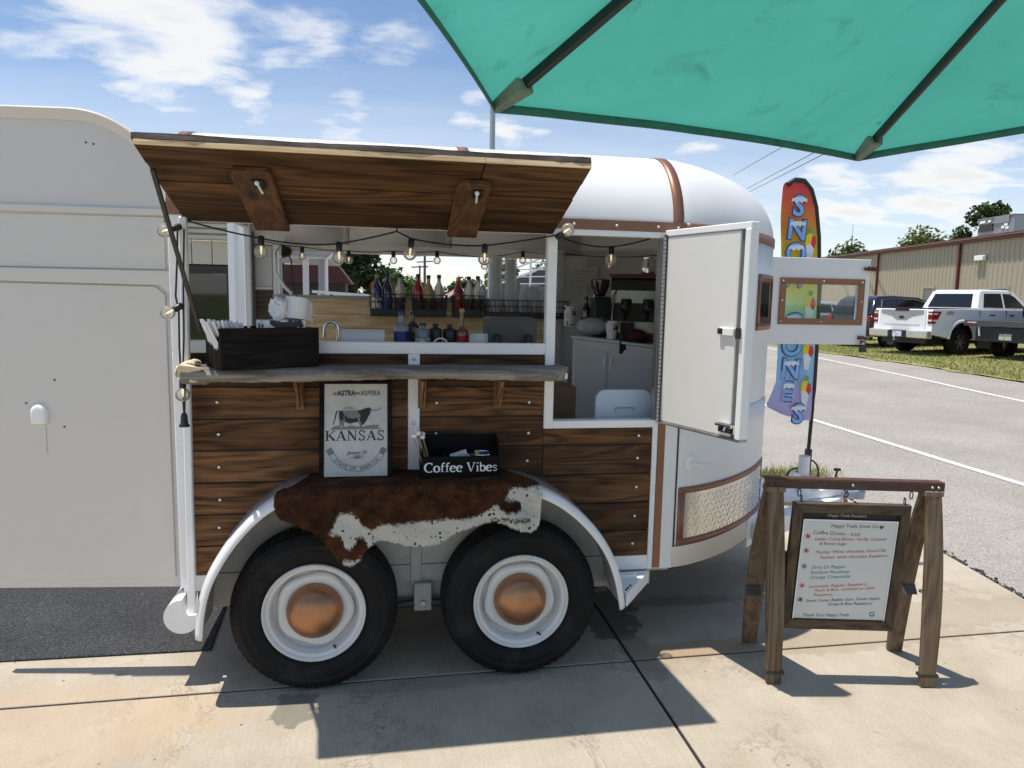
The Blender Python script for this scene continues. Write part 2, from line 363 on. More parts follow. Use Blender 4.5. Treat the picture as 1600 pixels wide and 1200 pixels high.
def cupplastic():
    m = bpy.data.materials.new('clear plastic cup'); m.use_nodes = True; nt = m.node_tree; b = nt.nodes['Principled BSDF']; b.inputs['Base Color'].default_value=(.80,.82,.83,1); b.inputs['Roughness'].default_value=.22
    tl = N(nt,'ShaderNodeBsdfTranslucent'); tl.inputs[0].default_value=(.86,.88,.89,1); tp = N(nt,'ShaderNodeBsdfTransparent'); a = N(nt,'ShaderNodeMixShader',i_0=.55); c = N(nt,'ShaderNodeMixShader',i_0=.30); o = nt.nodes['Material Output']
    L(nt,b,0,a,1); L(nt,tl,0,a,2); L(nt,a,0,c,1); L(nt,tp,0,c,2); L(nt,c,0,o,0); return m
CUPMAT = cupplastic()
TINTED = mat('tinted car glass', (0.008,0.009,0.010), 0.06, spec=0.8, var=0.05)

# ------------------------------------------------------------------ the ground
def gz(x): return 0.0 if x < 5 else min(0.02*(x-5), 0.36)
def pad_edge(y): return 4.455+0.155*y          # where the concrete apron ends and the asphalt starts
def concrete():
    m = bpy.data.materials.new('tan concrete'); m.use_nodes = True; nt = m.node_tree; b = nt.nodes['Principled BSDF']  # the slabs' own warm tan, one material for all of them
    geo = N(nt, 'ShaderNodeNewGeometry'); oi = N(nt, 'ShaderNodeObjectInfo')
    n1 = N(nt, 'ShaderNodeTexNoise', i_Scale=2.2, i_Detail=9.0, i_Roughness=0.68); L(nt, geo, 'Position', n1, 'Vector')
    r1 = N(nt, 'ShaderNodeValToRGB'); L(nt, n1, 0, r1, 0)
    e = r1.color_ramp.elements; e[0].position=0.30; e[0].color=(0.345,0.288,0.214,1); e[1].position=0.70; e[1].color=(0.475,0.418,0.333,1)
    x = e.new(0.5); x.color=(0.415,0.359,0.279,1)
    # fine sand grain
    n2 = N(nt, 'ShaderNodeTexNoise', i_Scale=120.0, i_Detail=4.0, i_Roughness=0.75); L(nt, geo, 'Position', n2, 'Vector')
    r2 = N(nt, 'ShaderNodeMapRange'); L(nt, n2, 0, r2, 0); r2.inputs[1].default_value=0.25; r2.inputs[2].default_value=0.75; r2.inputs[3].default_value=0.76; r2.inputs[4].default_value=1.20
    # broom strokes across the slab
    mp = N(nt, 'ShaderNodeMapping'); mp.inputs['Scale'].default_value=(60,3.0,1); mp.inputs['Rotation'].default_value=(0,0,R(8)); L(nt, geo, 'Position', mp, 0)
    n3 = N(nt, 'ShaderNodeTexNoise', i_Scale=1.6, i_Detail=4.0); L(nt, mp, 0, n3, 'Vector')
    r3 = N(nt, 'ShaderNodeMapRange'); L(nt, n3, 0, r3, 0); r3.inputs[1].default_value=0.3; r3.inputs[2].default_value=0.7; r3.inputs[3].default_value=0.95; r3.inputs[4].default_value=1.04
    s1 = N(nt, 'ShaderNodeVectorMath', operation='SCALE'); L(nt, r1, 0, s1, 0); L(nt, r2, 0, s1, 'Scale')
    s2 = N(nt, 'ShaderNodeVectorMath', operation='SCALE'); L(nt, s1, 0, s2, 0); L(nt, r3, 0, s2, 'Scale')
    # meandering water marks / spalled seams: thin bands of a warped field, broken up
    nw = N(nt, 'ShaderNodeTexNoise', i_Scale=0.9, i_Detail=11.0, i_Roughness=0.70, i_Distortion=0.8); L(nt, geo, 'Position', nw, 'Vector')
    d = M_(nt, 'ABSOLUTE', M_(nt, 'SUBTRACT', nw.outputs[0], 0.5))
    rw = N(nt, 'ShaderNodeMapRange'); nt.links.new(d, rw.inputs[0]); rw.inputs[1].default_value=0.0; rw.inputs[2].default_value=0.010; rw.inputs[3].default_value=1; rw.inputs[4].default_value=0
    nb = N(nt, 'ShaderNodeTexNoise', i_Scale=1.7, i_Detail=3.0); L(nt, geo, 'Position', nb, 'Vector')
    rb = N(nt, 'ShaderNodeMapRange'); L(nt, nb, 0, rb, 0); rb.inputs[1].default_value=0.48; rb.inputs[2].default_value=0.62
    wf = M_(nt, 'MULTIPLY', M_(nt, 'MULTIPLY', rw.outputs[0], rb.outputs[0]), 0.72)
    mw = N(nt, 'ShaderNodeMix', data_type='RGBA'); nt.links.new(wf, mw.inputs['Factor']); L(nt, s2, 0, mw, 'A'); mw.inputs['B'].default_value=(0.17,0.14,0.105,1)
    last = mw.outputs['Result']
    # pits and specks
    vo = N(nt, 'ShaderNodeTexVoronoi', i_Scale=11.0); L(nt, geo, 'Position', vo, 'Vector')
    rv = N(nt, 'ShaderNodeMapRange'); L(nt, vo, 'Distance', rv, 0); rv.inputs[1].default_value=0.05; rv.inputs[2].default_value=0.075; rv.inputs[3].default_value=0.8; rv.inputs[4].default_value=0
    sv = N(nt, 'ShaderNodeSeparateColor'); L(nt, vo, 'Color', sv, 0)
    pv = M_(nt, 'MULTIPLY', rv.outputs[0], M_(nt, 'GREATER_THAN', sv.outputs[0], 0.80))
    mv = N(nt, 'ShaderNodeMix', data_type='RGBA'); nt.links.new(pv, mv.inputs['Factor']); nt.links.new(last, mv.inputs['A']); mv.inputs['B'].default_value=(0.10,0.08,0.06,1); last = mv.outputs['Result']
    # orange-brown spill patches on the left and at the joint crossing; wet patches where water dripped
    def patch(c, rad, col, amt, stretch=(1,1,1), ns=9.0, na=0.28):
        nonlocal last
        nn = N(nt, 'ShaderNodeTexNoise', i_Scale=ns, i_Detail=6.0, i_Roughness=0.62); L(nt, geo, 'Position', nn, 'Vector')
        sb = N(nt, 'ShaderNodeVectorMath', operation='SUBTRACT'); L(nt, geo, 'Position', sb, 0); sb.inputs[1].default_value=(c[0],c[1],0)
        mu = N(nt, 'ShaderNodeVectorMath', operation='MULTIPLY'); L(nt, sb, 0, mu, 0); mu.inputs[1].default_value=stretch
        ln = N(nt, 'ShaderNodeVectorMath', operation='LENGTH'); L(nt, mu, 0, ln, 0)
        dd = M_(nt, 'ADD', M_(nt, 'DIVIDE', ln.outputs['Value'], rad), M_(nt, 'MULTIPLY', M_(nt, 'SUBTRACT', nn.outputs[0], 0.5), na*6))
        rr = N(nt, 'ShaderNodeMapRange'); nt.links.new(dd, rr.inputs[0]); rr.inputs[1].default_value=0.92; rr.inputs[2].default_value=1.04; rr.inputs[3].default_value=amt; rr.inputs[4].default_value=0
        mm = N(nt, 'ShaderNodeMix', data_type='RGBA'); L(nt, rr, 0, mm, 'Factor'); nt.links.new(last, mm.inputs['A']); mm.inputs['B'].default_value=(*col,1); last = mm.outputs['Result']
    patch((-0.55,-0.35), 0.42, (0.47,0.34,0.225), 0.35, (0.6,1.3,1))
    patch((0.05,-0.32), 0.20, (0.47,0.34,0.225), 0.30, (0.7,1.3,1))
    patch((2.3,-0.09), 0.13, (0.40,0.20,0.10), 0.45, (0.5,1.6,1), 14)
    patch((0.46,-0.34), 0.135, (0.15,0.135,0.115), 0.75, (1.5,1.0,1), 11)
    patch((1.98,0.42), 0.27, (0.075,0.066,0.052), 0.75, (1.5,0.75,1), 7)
    patch((2.03,-0.12), 0.17, (0.24,0.20,0.155), 0.55, (1.9,0.8,1), 10)
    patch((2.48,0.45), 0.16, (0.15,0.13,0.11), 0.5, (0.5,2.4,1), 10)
    patch((2.9,-0.11), 0.30, (0.29,0.235,0.16), 0.45, (0.28,2.6,1), 15)
    patch((4.0,0.10), 0.40, (0.29,0.24,0.17), 0.45, (0.5,2.4,1), 13)
    patch((1.0,-0.22), 0.22, (0.20,0.17,0.13), 0.35, (0.35,4,1), 14)
    nt.links.new(last, b.inputs['Base Color'])
    b.inputs['Roughness'].default_value = 0.85; b.inputs['Specular IOR Level'].default_value = 0.3
    hs = M_(nt, 'SUBTRACT', M_(nt, 'ADD', n2.outputs[0], M_(nt, 'MULTIPLY', n3.outputs[0], 0.7)), M_(nt, 'MULTIPLY', pv, 1.5))
    bp = N(nt, 'ShaderNodeBump', i_Strength=0.5, i_Distance=0.003); nt.links.new(hs, bp.inputs['Height']); L(nt, bp, 0, b, 'Normal')
    return m
CONC = concrete()
def speckle(name, cols, scale, rough=0.9, big=0.2, bigs=0.6, bump=0.6, dist=0.006):
    m = bpy.data.materials.new(name); m.use_nodes = True; nt = m.node_tree; b = nt.nodes['Principled BSDF']
    geo = N(nt, 'ShaderNodeNewGeometry')
    vo = N(nt, 'ShaderNodeTexVoronoi', i_Scale=scale); L(nt, geo, 'Position', vo, 'Vector')
    sv = N(nt, 'ShaderNodeSeparateColor'); L(nt, vo, 'Color', sv, 0)
    r1 = N(nt, 'ShaderNodeValToRGB'); nt.links.new(sv.outputs[0], r1.inputs[0]); el = r1.color_ramp.elements
    el[0].color=(*cols[0],1); el[1].color=(*cols[-1],1)
    for i, c in enumerate(cols[1:-1]): el.new((i+1)/(len(cols)-1)).color = (*c,1)
    n = N(nt, 'ShaderNodeTexNoise', i_Scale=bigs, i_Detail=8.0, i_Roughness=0.65); L(nt, geo, 'Position', n, 'Vector')
    mr = N(nt, 'ShaderNodeMapRange'); L(nt, n, 0, mr, 0); mr.inputs[1].default_value=0.3; mr.inputs[2].default_value=0.7; mr.inputs[3].default_value=1-big; mr.inputs[4].default_value=1+big
    sc = N(nt, 'ShaderNodeVectorMath', operation='SCALE'); L(nt, r1, 0, sc, 0); L(nt, mr, 0, sc, 'Scale'); L(nt, sc, 0, b, 'Base Color')
    b.inputs['Roughness'].default_value = rough; b.inputs['Specular IOR Level'].default_value = 0.25
    bp = N(nt, 'ShaderNodeBump', i_Strength=bump, i_Distance=dist); L(nt, vo, 'Distance', bp, 'Height'); L(nt, bp, 0, b, 'Normal')
    return m
ASPHALT = speckle('worn asphalt', [(0.20,0.182,0.158),(0.29,0.266,0.235),(0.36,0.332,0.296),(0.43,0.40,0.36)], 140, big=0.13)
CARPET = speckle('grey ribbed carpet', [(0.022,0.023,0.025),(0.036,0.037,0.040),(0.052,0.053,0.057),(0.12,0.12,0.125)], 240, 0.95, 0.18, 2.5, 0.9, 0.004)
LAWN = speckle('dry mown lawn', [(0.15,0.165,0.05),(0.21,0.215,0.07),(0.28,0.265,0.10),(0.33,0.31,0.14)], 14, 0.95, 0.35, 0.5, 0.8, 0.05)
FARGROUND = speckle('far grass', [(0.07,0.10,0.025),(0.11,0.13,0.03),(0.16,0.16,0.05)], 3, 0.95, 0.3, 0.05, 0.3, 0.05)
LINE = mat('white road paint', (0.66,0.65,0.62), 0.8, var=0.1, vscale=12, stain=(0.33,0.32,0.3), sscale=14, samt=0.6)
JOINT = mat('dirt in the joints', (0.022,0.019,0.016), 0.95, var=0.3, vscale=12)

def strip_rows(xs, ys, zf, xf=None):
    return [[((xf(x,y) if xf else x), y, zf((xf(x,y) if xf else x))) for x in xs] for y in ys]
g = MB(); g.grid([[(x, y, gz(x)-0.10) for x in (-900,-60,-10,0,5,8,11,14,17,20,23,26,30,60,200,900)] for y in (-900,-100,-20,0,20,60,120,300,900)])
o = g.build('ground', FARGROUND, shift=False); o['kind'] = 'structure'
# road: starts at the apron edge, rises gently to the lawn
YS = [-14,-9,-6,-4,-2,-1,-.5,0,.5,1,1.5,2,2.6,3.2]
LAWN_E = [(-20,10.4),(-5,11.6),(7.1,13.45),(9.379,13.81),(12.576,14.264),(18.749,14.594),(30,15.4),(60,17.8),(120,23.5)]
g = MB(); rows = []
rng = random.Random(3)
ysr = [-14+0.12*i for i in range(int((3.0+14)/0.12)+1)]+[3.001]
for y in ysr:
    e = interp(LAWN_E, y)+0.12*math.sin(y*1.7); w = rng.uniform(-.02,.02)
    rows.append([(x, y, gz(x)-0.018-(0.0 if x>5 else 0.004)) for x in [pad_edge(y)-0.06, pad_edge(y)+0.012+w]+[lerp(5.2, e, t/7) for t in range(8)]])
g.grid(rows)
ys2 = [3.001,3.5,5,7,9.4,12.6,16,18.75,22,30,45,60,90,120]
g.grid([[(x, y, gz(x)-0.018) for x in [-40,-15,-6,-2,0,2,4.4,5.2]+[lerp(5.2, interp(LAWN_E,y), t/7) for t in range(1,8)]] for y in ys2])
g.grid([[(x, y, -0.018) for x in (-40,-15,-8.0)] for y in (-14,-6,0,3.0)])
road = g.build('road', ASPHALT, shift=False); road['kind'] = 'structure'
def roadline(pts, w):
    g = MB(); rows = []
    for i, (x,y) in enumerate(pts):
        a = pts[max(0,i-1)]; b = pts[min(len(pts)-1,i+1)]; d = Vector((b[0]-a[0], b[1]-a[1])).normalized(); n = Vector((d.y,-d.x))*w/2
        j = rng.uniform(-.006,.006)
        rows.append([(x-n.x+j,y-n.y,gz(x)-0.013),(x+n.x+j,y+n.y,gz(x)-0.013)])
    g.grid(rows); o = g.build('road_marking', LINE, road); return o
def dens(pts, n):
    return [(sinterp([(p[1],p[0]) for p in pts], lerp(pts[0][1],pts[-1][1],i/n)), lerp(pts[0][1],pts[-1][1],i/n)) for i in range(n+1)]
roadline(dens([(6.25,-9),(6.66,0),(6.79,2.475),(6.934,6.112),(7.4,14),(8.4,30)], 80), 0.105)
roadline(dens([(9.5,-4),(11.507,7.112),(12.424,11.38),(13.748,18.9),(15.4,30),(19,60)], 60), 0.12)
# lawn strip beyond the road
g = MB(); rows = []
for i in range(0,141):
    y = -14+ i*0.75; e = interp(LAWN_E, y)+rng.uniform(-.18,.18)
    rows.append([(x, y, gz(x)+0.006+(0.02 if k>0 else -0.01)) for k, x in enumerate([e, e+.4, e+1.5, e+4, e+8, e+40])])
g.grid(rows); lawn = g.build('lawn', LAWN, shift=False); lawn['kind'] = 'structure'
# short blades on the lawn nearest the road
GRASSM = mat('grass blade', (0.27,0.275,0.09), 0.8, var=0.4, vscale=1.2)
g = MB(); g.raw = True
rg = random.Random(11)
for i in range(26000):
    y = rg.uniform(4, 30); x = interp(LAWN_E, y)+0.02+abs(rg.gauss(0,2.6)); z = gz(x)+0.02
    h = rg.uniform(.03,.075); a = rg.uniform(0,6.28); w = 0.012; dx, dy = math.cos(a)*w, math.sin(a)*w; lx, ly = rg.uniform(-.04,.04), rg.uniform(-.04,.04)
    g.add([(x-dx,y-dy,z),(x+dx,y+dy,z),(x+lx,y+ly,z+h)], [(0,1,2)])
for cx_, cy_, n_, s_ in ((4.55,3.05,900,.22),(4.2,3.1,500,.2),(4.95,3.2,300,.15)):
    for i in range(n_):
        x = cx_+rg.gauss(0,s_); y = cy_+rg.gauss(0,.10); h = rg.uniform(.03,.10); a = rg.uniform(0,6.28); w=.006; dx, dy = math.cos(a)*w, math.sin(a)*w
        g.add([(x-dx,y-dy,-0.02),(x+dx,y+dy,-0.02),(x+rg.uniform(-.07,.07),y+rg.uniform(-.07,.07),h)], [(0,1,2)])
grass = g.build('grass', GRASSM, shift=False); tag(grass, 'short sunlit grass blades along the lawn edge beyond the road', 'grass'); grass['kind'] = 'stuff'

# concrete apron: slabs with recessed joints
pav = thing('concrete_pavement', None, None, kind='structure')
JY = lambda x: -0.168+0.0055*x
def slab(corners):
    g = MB(); g.prism(corners, 'z', -0.14, 0.0); return g.build('slab', CONC, pav, bevel=0.0025)
q = 0.0075
slab([(-8,JY(-8)+q),(1.966-q,JY(1.97)+q),(1.99-q,3.0),(-8,3.0)])
slab([(1.966+q,JY(1.97)+q),(pad_edge(-.15),JY(4.4)+q),(pad_edge(3.0),3.0),(1.99+q,3.0)])
slab([(-8,-3.9),(1.93-q,-3.9),(1.966-q,JY(1.97)-q),(-8,JY(-8)-q)])
slab([(1.93+q,-3.9),(pad_edge(-3.9),-3.9),(pad_edge(-.16),JY(4.4)-q),(1.966+q,JY(1.97)-q)])
slab([(-8,-14),(1.88-q,-14),(1.93-q,-3.912),(-8,-3.912)])
slab([(1.88+q,-14),(pad_edge(-14),-14),(pad_edge(-3.912),-3.912),(1.93+q,-3.912)])
g = MB(); g.box(-8,4.3,-14,2.9,-0.09,-0.006); g.build('joint_fill', JOINT, pav)
# broken asphalt lip along the apron
g = MB(); rl = random.Random(5)
for i in range(700):
    y = rl.uniform(-2.5,2.9); x = pad_edge(y)+0.02+abs(rl.gauss(0,.022)); s_ = rl.uniform(.003,.011)
    g.obox((x,y,-0.012), (s_,0,0),(0,s_*rl.uniform(.6,1.3),0),(0,0,s_*.5))
lip = g.build('asphalt_crumbs', mat('dark asphalt crumbs',(0.05,0.047,0.043),0.95,var=0.3,vscale=40), road); lip['kind']='stuff'
# grey carpet mat on the apron under the rear door
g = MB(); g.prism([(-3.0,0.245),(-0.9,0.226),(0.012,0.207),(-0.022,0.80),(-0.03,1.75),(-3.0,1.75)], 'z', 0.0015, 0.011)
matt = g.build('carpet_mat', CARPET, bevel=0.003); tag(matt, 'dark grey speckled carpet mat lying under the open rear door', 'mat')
# ------------------------------------------------------------------ the coffee trailer
T = thing('horse_trailer', 'white vintage horse trailer turned coffee stand with brown plank siding', 'trailer', (1.3,0.915,0))
WID = 1.83; HW = WID/2; XR = -0.06; XN = 2.2; NA = 0.925; NE = 1.45
def nose(t, out=0.0):
    """plan outline of the rounded front, t 0 (near side) .. 1 (far side), pushed outwards by out"""
    def p(t):
        a = math.pi*t; c, s = math.cos(a), math.sin(a)
        return Vector((XN+NA*abs(s)**(2/NE), HW*(1-math.copysign(abs(c)**(2/NE), c))))
    q = p(t)
    if out:
        d = (p(min(1,t+.004))-p(max(0,t-.004))).normalized(); q = q+Vector((d.y,-d.x))*out
    return q
# even stepping along the outline
_ts = [i/800 for i in range(801)]; _ln = [0.0]
for a_, b_ in zip(_ts, _ts[1:]): _ln.append(_ln[-1]+(nose(b_)-nose(a_)).length)
def nt_at(s):
    """parameter at arc length s from the near side end"""
    lo, hi = 0, 800
    while hi-lo > 1:
        m_ = (lo+hi)//2
        if _ln[m_] < s: lo = m_
        else: hi = m_
    return lerp(_ts[lo], _ts[hi], (s-_ln[lo])/max(1e-9,_ln[hi]-_ln[lo]))
NL = _ln[-1]
def nose_at(s, out=0.0): return nose(min(1,max(0,nt_at(min(max(s,0),NL)))), out)
ZB, ZE = 0.383, 2.01
# --- nose wall
def nose_strip(s0, s1, z0, z1, out, n=None):
    n = n or max(2, int((s1-s0)/0.03)); rows = [[], []]
    g = MB()
    zs = [z0, z1] if z1-z0 < .3 else [lerp(z0,z1,i/6) for i in range(7)]
    rows = [[(*nose_at(lerp(s0,s1,i/n), out), z) for i in range(n+1)] for z in zs]
    g.grid(rows); return g
nw_ = nose_strip(0, NL, ZB, ZE, 0.0, 90); nose_wall = nw_.build('nose_wall', WHITE, T, smooth=40, solid=0.025, off=-1)
g = MB()
for zc in (0.70,):
    pass
nose_lin = nose_strip(0.05, NL-0.05, ZB+.05, ZE, -0.034, 80); nose_lin.build('nose_lining', INNER, T, smooth=40)
# --- roof: shell whose profile is a quarter ellipse, wider at the domed front
def roof_pt(base, inward, d, a, b): # d 0..1 along the profile angle
    return base+Vector((inward.x,inward.y,0))*a*(1-math.cos(d*math.pi/2))+Vector((0,0,b*math.sin(d*math.pi/2)))
def roof_section(kind, s):
    """(base point, inward direction to the ridge point) for station s"""
    if kind == 'side': return Vector((s, 0, ZE))
ROOF_B = 0.38
def roof_surface(out=0.0, x0=XR, x1=XN, nosepart=True, nx=12, nn=64):
    rows = []
    K = 14
    def column(base, target, a, z_add=0):
        v = Vector((target.x-base.x, target.y-base.y, 0)); l = v.length; v.normalize()
        col = []
        aa = min(a, l)
        for k in range(K+1):
            t = k/K*math.pi/2
            p = base+v*(aa*(1-math.cos(t)))+Vector((0,0,ROOF_B*math.sin(t)))
            nrm = (-v*math.cos(t)/aa+Vector((0,0,1))*math.sin(t)/ROOF_B).normalized()
            col.append(p+nrm*out)
        if l > aa: col.append(Vector((target.x, target.y, ZE+ROOF_B+out)))
        else: col.append(col[-1].copy())
        return col
    for i in range(nx+1):
        x = lerp(x0, x1, i/nx); rows.append(column(Vector((x,0,ZE)), Vector((x,HW,ZE)), 0.38))
    if nosepart:
        for i in range(1, nn):
            t = i/nn; p = nose(t); tgt = Vector((lerp(x1, x1+0.02, math.sin(math.pi*t)), HW))
            a = lerp(0.38, 0.41, math.sin(math.pi*t)**0.8)
            rows.append(column(Vector((p.x,p.y,ZE)), Vector((tgt.x,tgt.y,ZE)), a))
    for i in range(nx, -1, -1) if nosepart else range(nx, -1, -1):
        x = lerp(x0, x1, i/nx); rows.append(column(Vector((x,WID,ZE)), Vector((x,HW,ZE)), 0.38))
    return rows
g = MB(); g.grid(roof_surface()); roof = g.build('roof', WHITE, T, smooth=50, solid=0.02, off=-1)
# rear end cap of the roof (the curved gable above the rear opening)
prof = [(0.38-0.38*math.cos(i/14*math.pi/2), ZE+0.38*math.sin(i/14*math.pi/2)) for i in range(15)]
gab = [(y,z) for y,z in prof]+[(WID-y,z) for y,z in prof[::-1]]
g = MB(); gi = [(HW+(y-HW)*0.93, ZE-.0+(z-ZE)*0.86) for y,z in gab]
for i in range(len(gab)-1):
    a_, b_, c_, d_ = gab[i], gab[i+1], gi[i+1], gi[i]
    g.add([(XR-.004,*a_),(XR-.004,*b_),(XR-.004,*c_),(XR-.004,*d_),(XR+.03,*a_),(XR+.03,*b_),(XR+.03,*c_),(XR+.03,*d_)],[(0,1,2,3),(7,6,5,4),(3,2,6,7),(0,4,5,1)])
g.build('rear_hoop', WHITE_TRIM, T, smooth=40)
# copper bands over the roof
def band(x0, x1):
    g = MB(); rows = [r_[:15] for r_ in roof_surface(0.004, x0, x1, False, 1)]
    n_ = len(rows)//2
    g.grid([rows[0]+[Vector((x0,HW,ZE+ROOF_B+.004))], rows[1]+[Vector((x1,HW,ZE+ROOF_B+.004))]])
    g.grid([rows[3]+[Vector((x0,HW,ZE+ROOF_B+.004))], rows[2]+[Vector((x1,HW,ZE+ROOF_B+.004))]])
    return g.build('roof_band', COPPER, T, smooth=50, solid=0.004, off=-1)
for x0 in (XR+.002, 1.155, 2.135): band(x0, x0+.05)
# copper strip under the eaves, along the side and round the nose
g = MB(); g.box(XR,XN,-0.006,0.0,1.995,2.04); g.build('eave_strip', COPPER, T)
nose_strip(0,NL,1.995,2.04,0.006).build('eave_strip', COPPER, T, smooth=40, solid=0.005, off=-1)
for i in range(4):
    x = (1.66,1.86,2.06,2.157)[i]; g = MB(); g.sphere((x,-0.008,2.017),0.006,8,5,(1,.6,1)); g.build('rivet', WHITE_TRIM, T, smooth=60)
# --- near side wall
def wallbox(x0,x1,z0,z1,y0=0.0,y1=0.03,m=WHITE,name='side_panel',bev=0.002): 
    g = MB(); g.box(x0,x1,y0,y1,z0,z1); return g.build(name, m, T, bevel=bev)
wallbox(1.55,2.2,1.968,1.995,-0.004,0.03,WHITE_TRIM,'lintel')
wallbox(XR,1.55,1.968,1.995,0.0,0.03,WHITE,'lintel')
wallbox(XR,2.2,1.995,2.012,0.001,0.03,WHITE,'lintel')
wallbox(XR+.02,2.075,0.383,0.454,-0.004,0.03,WHITE_TRIM,'sill_rail')
wallbox(0.0,1.56,0.454,1.426,0.004,0.03,DARK_STEEL,'side_panel')
wallbox(1.56,2.075,0.454,1.084,0.004,0.03,DARK_STEEL,'side_panel')
wallbox(2.101,2.2,ZB,1.084,0.0,0.028,WHITE,'side_panel')
wallbox(2.1035,2.2,1.084,1.968,0.0,0.028,WHITE,'side_panel')
wallbox(2.075,2.1015,0.383,1.084,-0.006,0.03,WHITE_TRIM,'corner_trim')
g = MB(); g.box(2.103,2.139,-0.007,0.0,0.389,1.10); g.build('copper_strip', COPPER, T, bevel=0.001)
wallbox(2.139,2.2,ZB,1.10,-0.003,-0.0005,WHITE,'side_panel',0)
# rail below the serving window, posts, door frame
wallbox(0.0,1.541,1.426,1.477,-0.012,0.035,WHITE_TRIM,'window_rail',0.003)
wallbox(1.541,1.585,1.084,1.968,-0.013,0.035,WHITE_TRIM,'window_post',0.003)
wallbox(1.585,2.1,1.084,1.120,-0.012,0.05,WHITE_TRIM,'door_sill',0.003)
g = MB(); g.box(2.075,2.1035,-0.010,0.035,1.12,1.968); g.build('door_jamb', STEEL, T)
for k in range(40):
    pass
wallbox(0.922,0.974,0.86,1.4255,-0.011,0.003,WHITE_TRIM,'centre_post',0.003)
for z in (1.405,1.118):
    g = MB(); g.sphere((0.948,-0.014,z),0.008,10,6,(1,.7,1)); g.build('bolt', CHROME, T, smooth=60)
# plank siding, left field / centre field / right field, each board its own piece
rp = random.Random(21)
ZJ_L = [0.454,0.585,0.724,0.866,1.006,1.145,1.283,1.424]
ZJ_R = [0.454,0.583,0.722,0.863,1.005,1.084]
def plank(x0,x1,z0,z1,y=-0.008):
    j = rp.uniform(-.0015,.0015); t = rp.uniform(-.002,.002)
    g = MB(); n = max(2,int((x1-x0)/.12)); top = []; bot = []
    for i in range(n+1):
        x = lerp(x0,x1,i/n); w = rp.uniform(-.0013,.0013); top.append((x,z1-0.0035+w)); bot.append((x,z0+0.0025+w))
    g.prism(bot+top[::-1],'y',y+j,0.003); return g.build('plank', PLANK, T, bevel=0.003)
def fend(x):  # underside of the wheel arch in x,z (siding is cut to it)
    return sinterp(FEND, x)
FEND = [(0.062,0.287),(0.072,0.40),(0.092,0.49),(0.13,0.575),(0.187,0.669),(0.25,0.748),(0.312,0.809),(0.37,0.85),(0.43,0.878),(0.5,0.892),(0.62,0.897),(1.3,0.897),(1.42,0.885),(1.52,0.852),(1.60,0.805),(1.68,0.738),(1.75,0.661),(1.81,0.57),(1.85,0.47),(1.873,0.38),(1.882,0.314)]
def xarch(z, side):
    """where the arch crosses height z, on its left or right flank"""
    pts = [p for p in FEND if (p[0] < 0.9) == (side == 'l')]
    return interp(sorted((p[1], p[0]) for p in pts), z)
def cutplank(x0, x1, z0, z1, side):
    zs = [lerp(z0+.0025, min(z1-.0035, .893), i/6) for i in range(7)]
    curve = [(xarch(z, side), z) for z in zs]
    poly = ([(x0, z0+.0025)]+curve+[(x0, zs[-1])]) if side == 'l' else (curve+[(x1, zs[-1]), (x1, z0+.0025)])
    g = MB(); g.prism(poly, 'y', -0.008+rp.uniform(-.0015,.0015), 0.003); return g.build('plank', PLANK, T, bevel=0.0025)
for zi in range(7):
    z0, z1 = ZJ_L[zi], ZJ_L[zi+1]
    if z1 < .87: cutplank(0.015, 0.4, z0, z1, 'l')
    else:
        plank(0.015, 0.9205, z0, z1); plank(0.9755, 1.5395, z0, z1)
for zi in range(5):
    z0, z1 = ZJ_R[zi], ZJ_R[zi+1]
    if z1 < .87: cutplank(1.5, 2.0735, z0, z1, 'r')
    else: plank(1.541, 2.0735, z0, z1)
for (x,z) in [(.12,1.216),(.122,1.078),(.12,.935),(.12,.791),(.114,.668),(1.049,1.208),(1.047,1.068),(1.471,1.208),(1.471,1.065),(1.468,.935),(2.005,1.045),(2.003,.937),(2.003,.796),(2.0,.654),(1.995,.517)]:
    g = MB(); g.lathe([(0.0062,0),(0.0062,0.002),(0.0045,0.0035),(0,0.004)],(x,-0.0105,z),'y',10); o=g.build('screw', CHROME if rp.random()<.0 else WHITE_TRIM, T, smooth=50)
    g = MB(); g.lathe([(0.0088,0),(0.0088,0.0012),(0,0.0012)],(x,-0.0092,z),'y',10); g.build('washer', DARK_STEEL, T)
# rear corner: white post, flat stile, hinge bar, bumper
wallbox(-0.055,0.012,0.40,1.43,-0.002,0.03,WHITE_TRIM,'corner_stile',0.004)
wallbox(-0.055,0.010,1.43,1.995,-0.002,0.03,WHITE_TRIM,'corner_stile',0.004)
g = MB(); g.bar((0.000,-0.045,0.24),(0.018,-0.045,1.98),0.030,0.03,(0,1,0)); g.build('corner_bar', WHITE_TRIM, T, bevel=0.004)
g = MB(); D_ = arc(-0.03,0.305,0.075,90,330,16); g.prism([(x,z) for x,z in D_]+[(0.035,0.268),(0.035,0.31),(-0.005,0.31),(-0.03,0.345)],'y',-0.085,WID); g.build('rear_bumper', WHITE_TRIM, T, smooth=35)
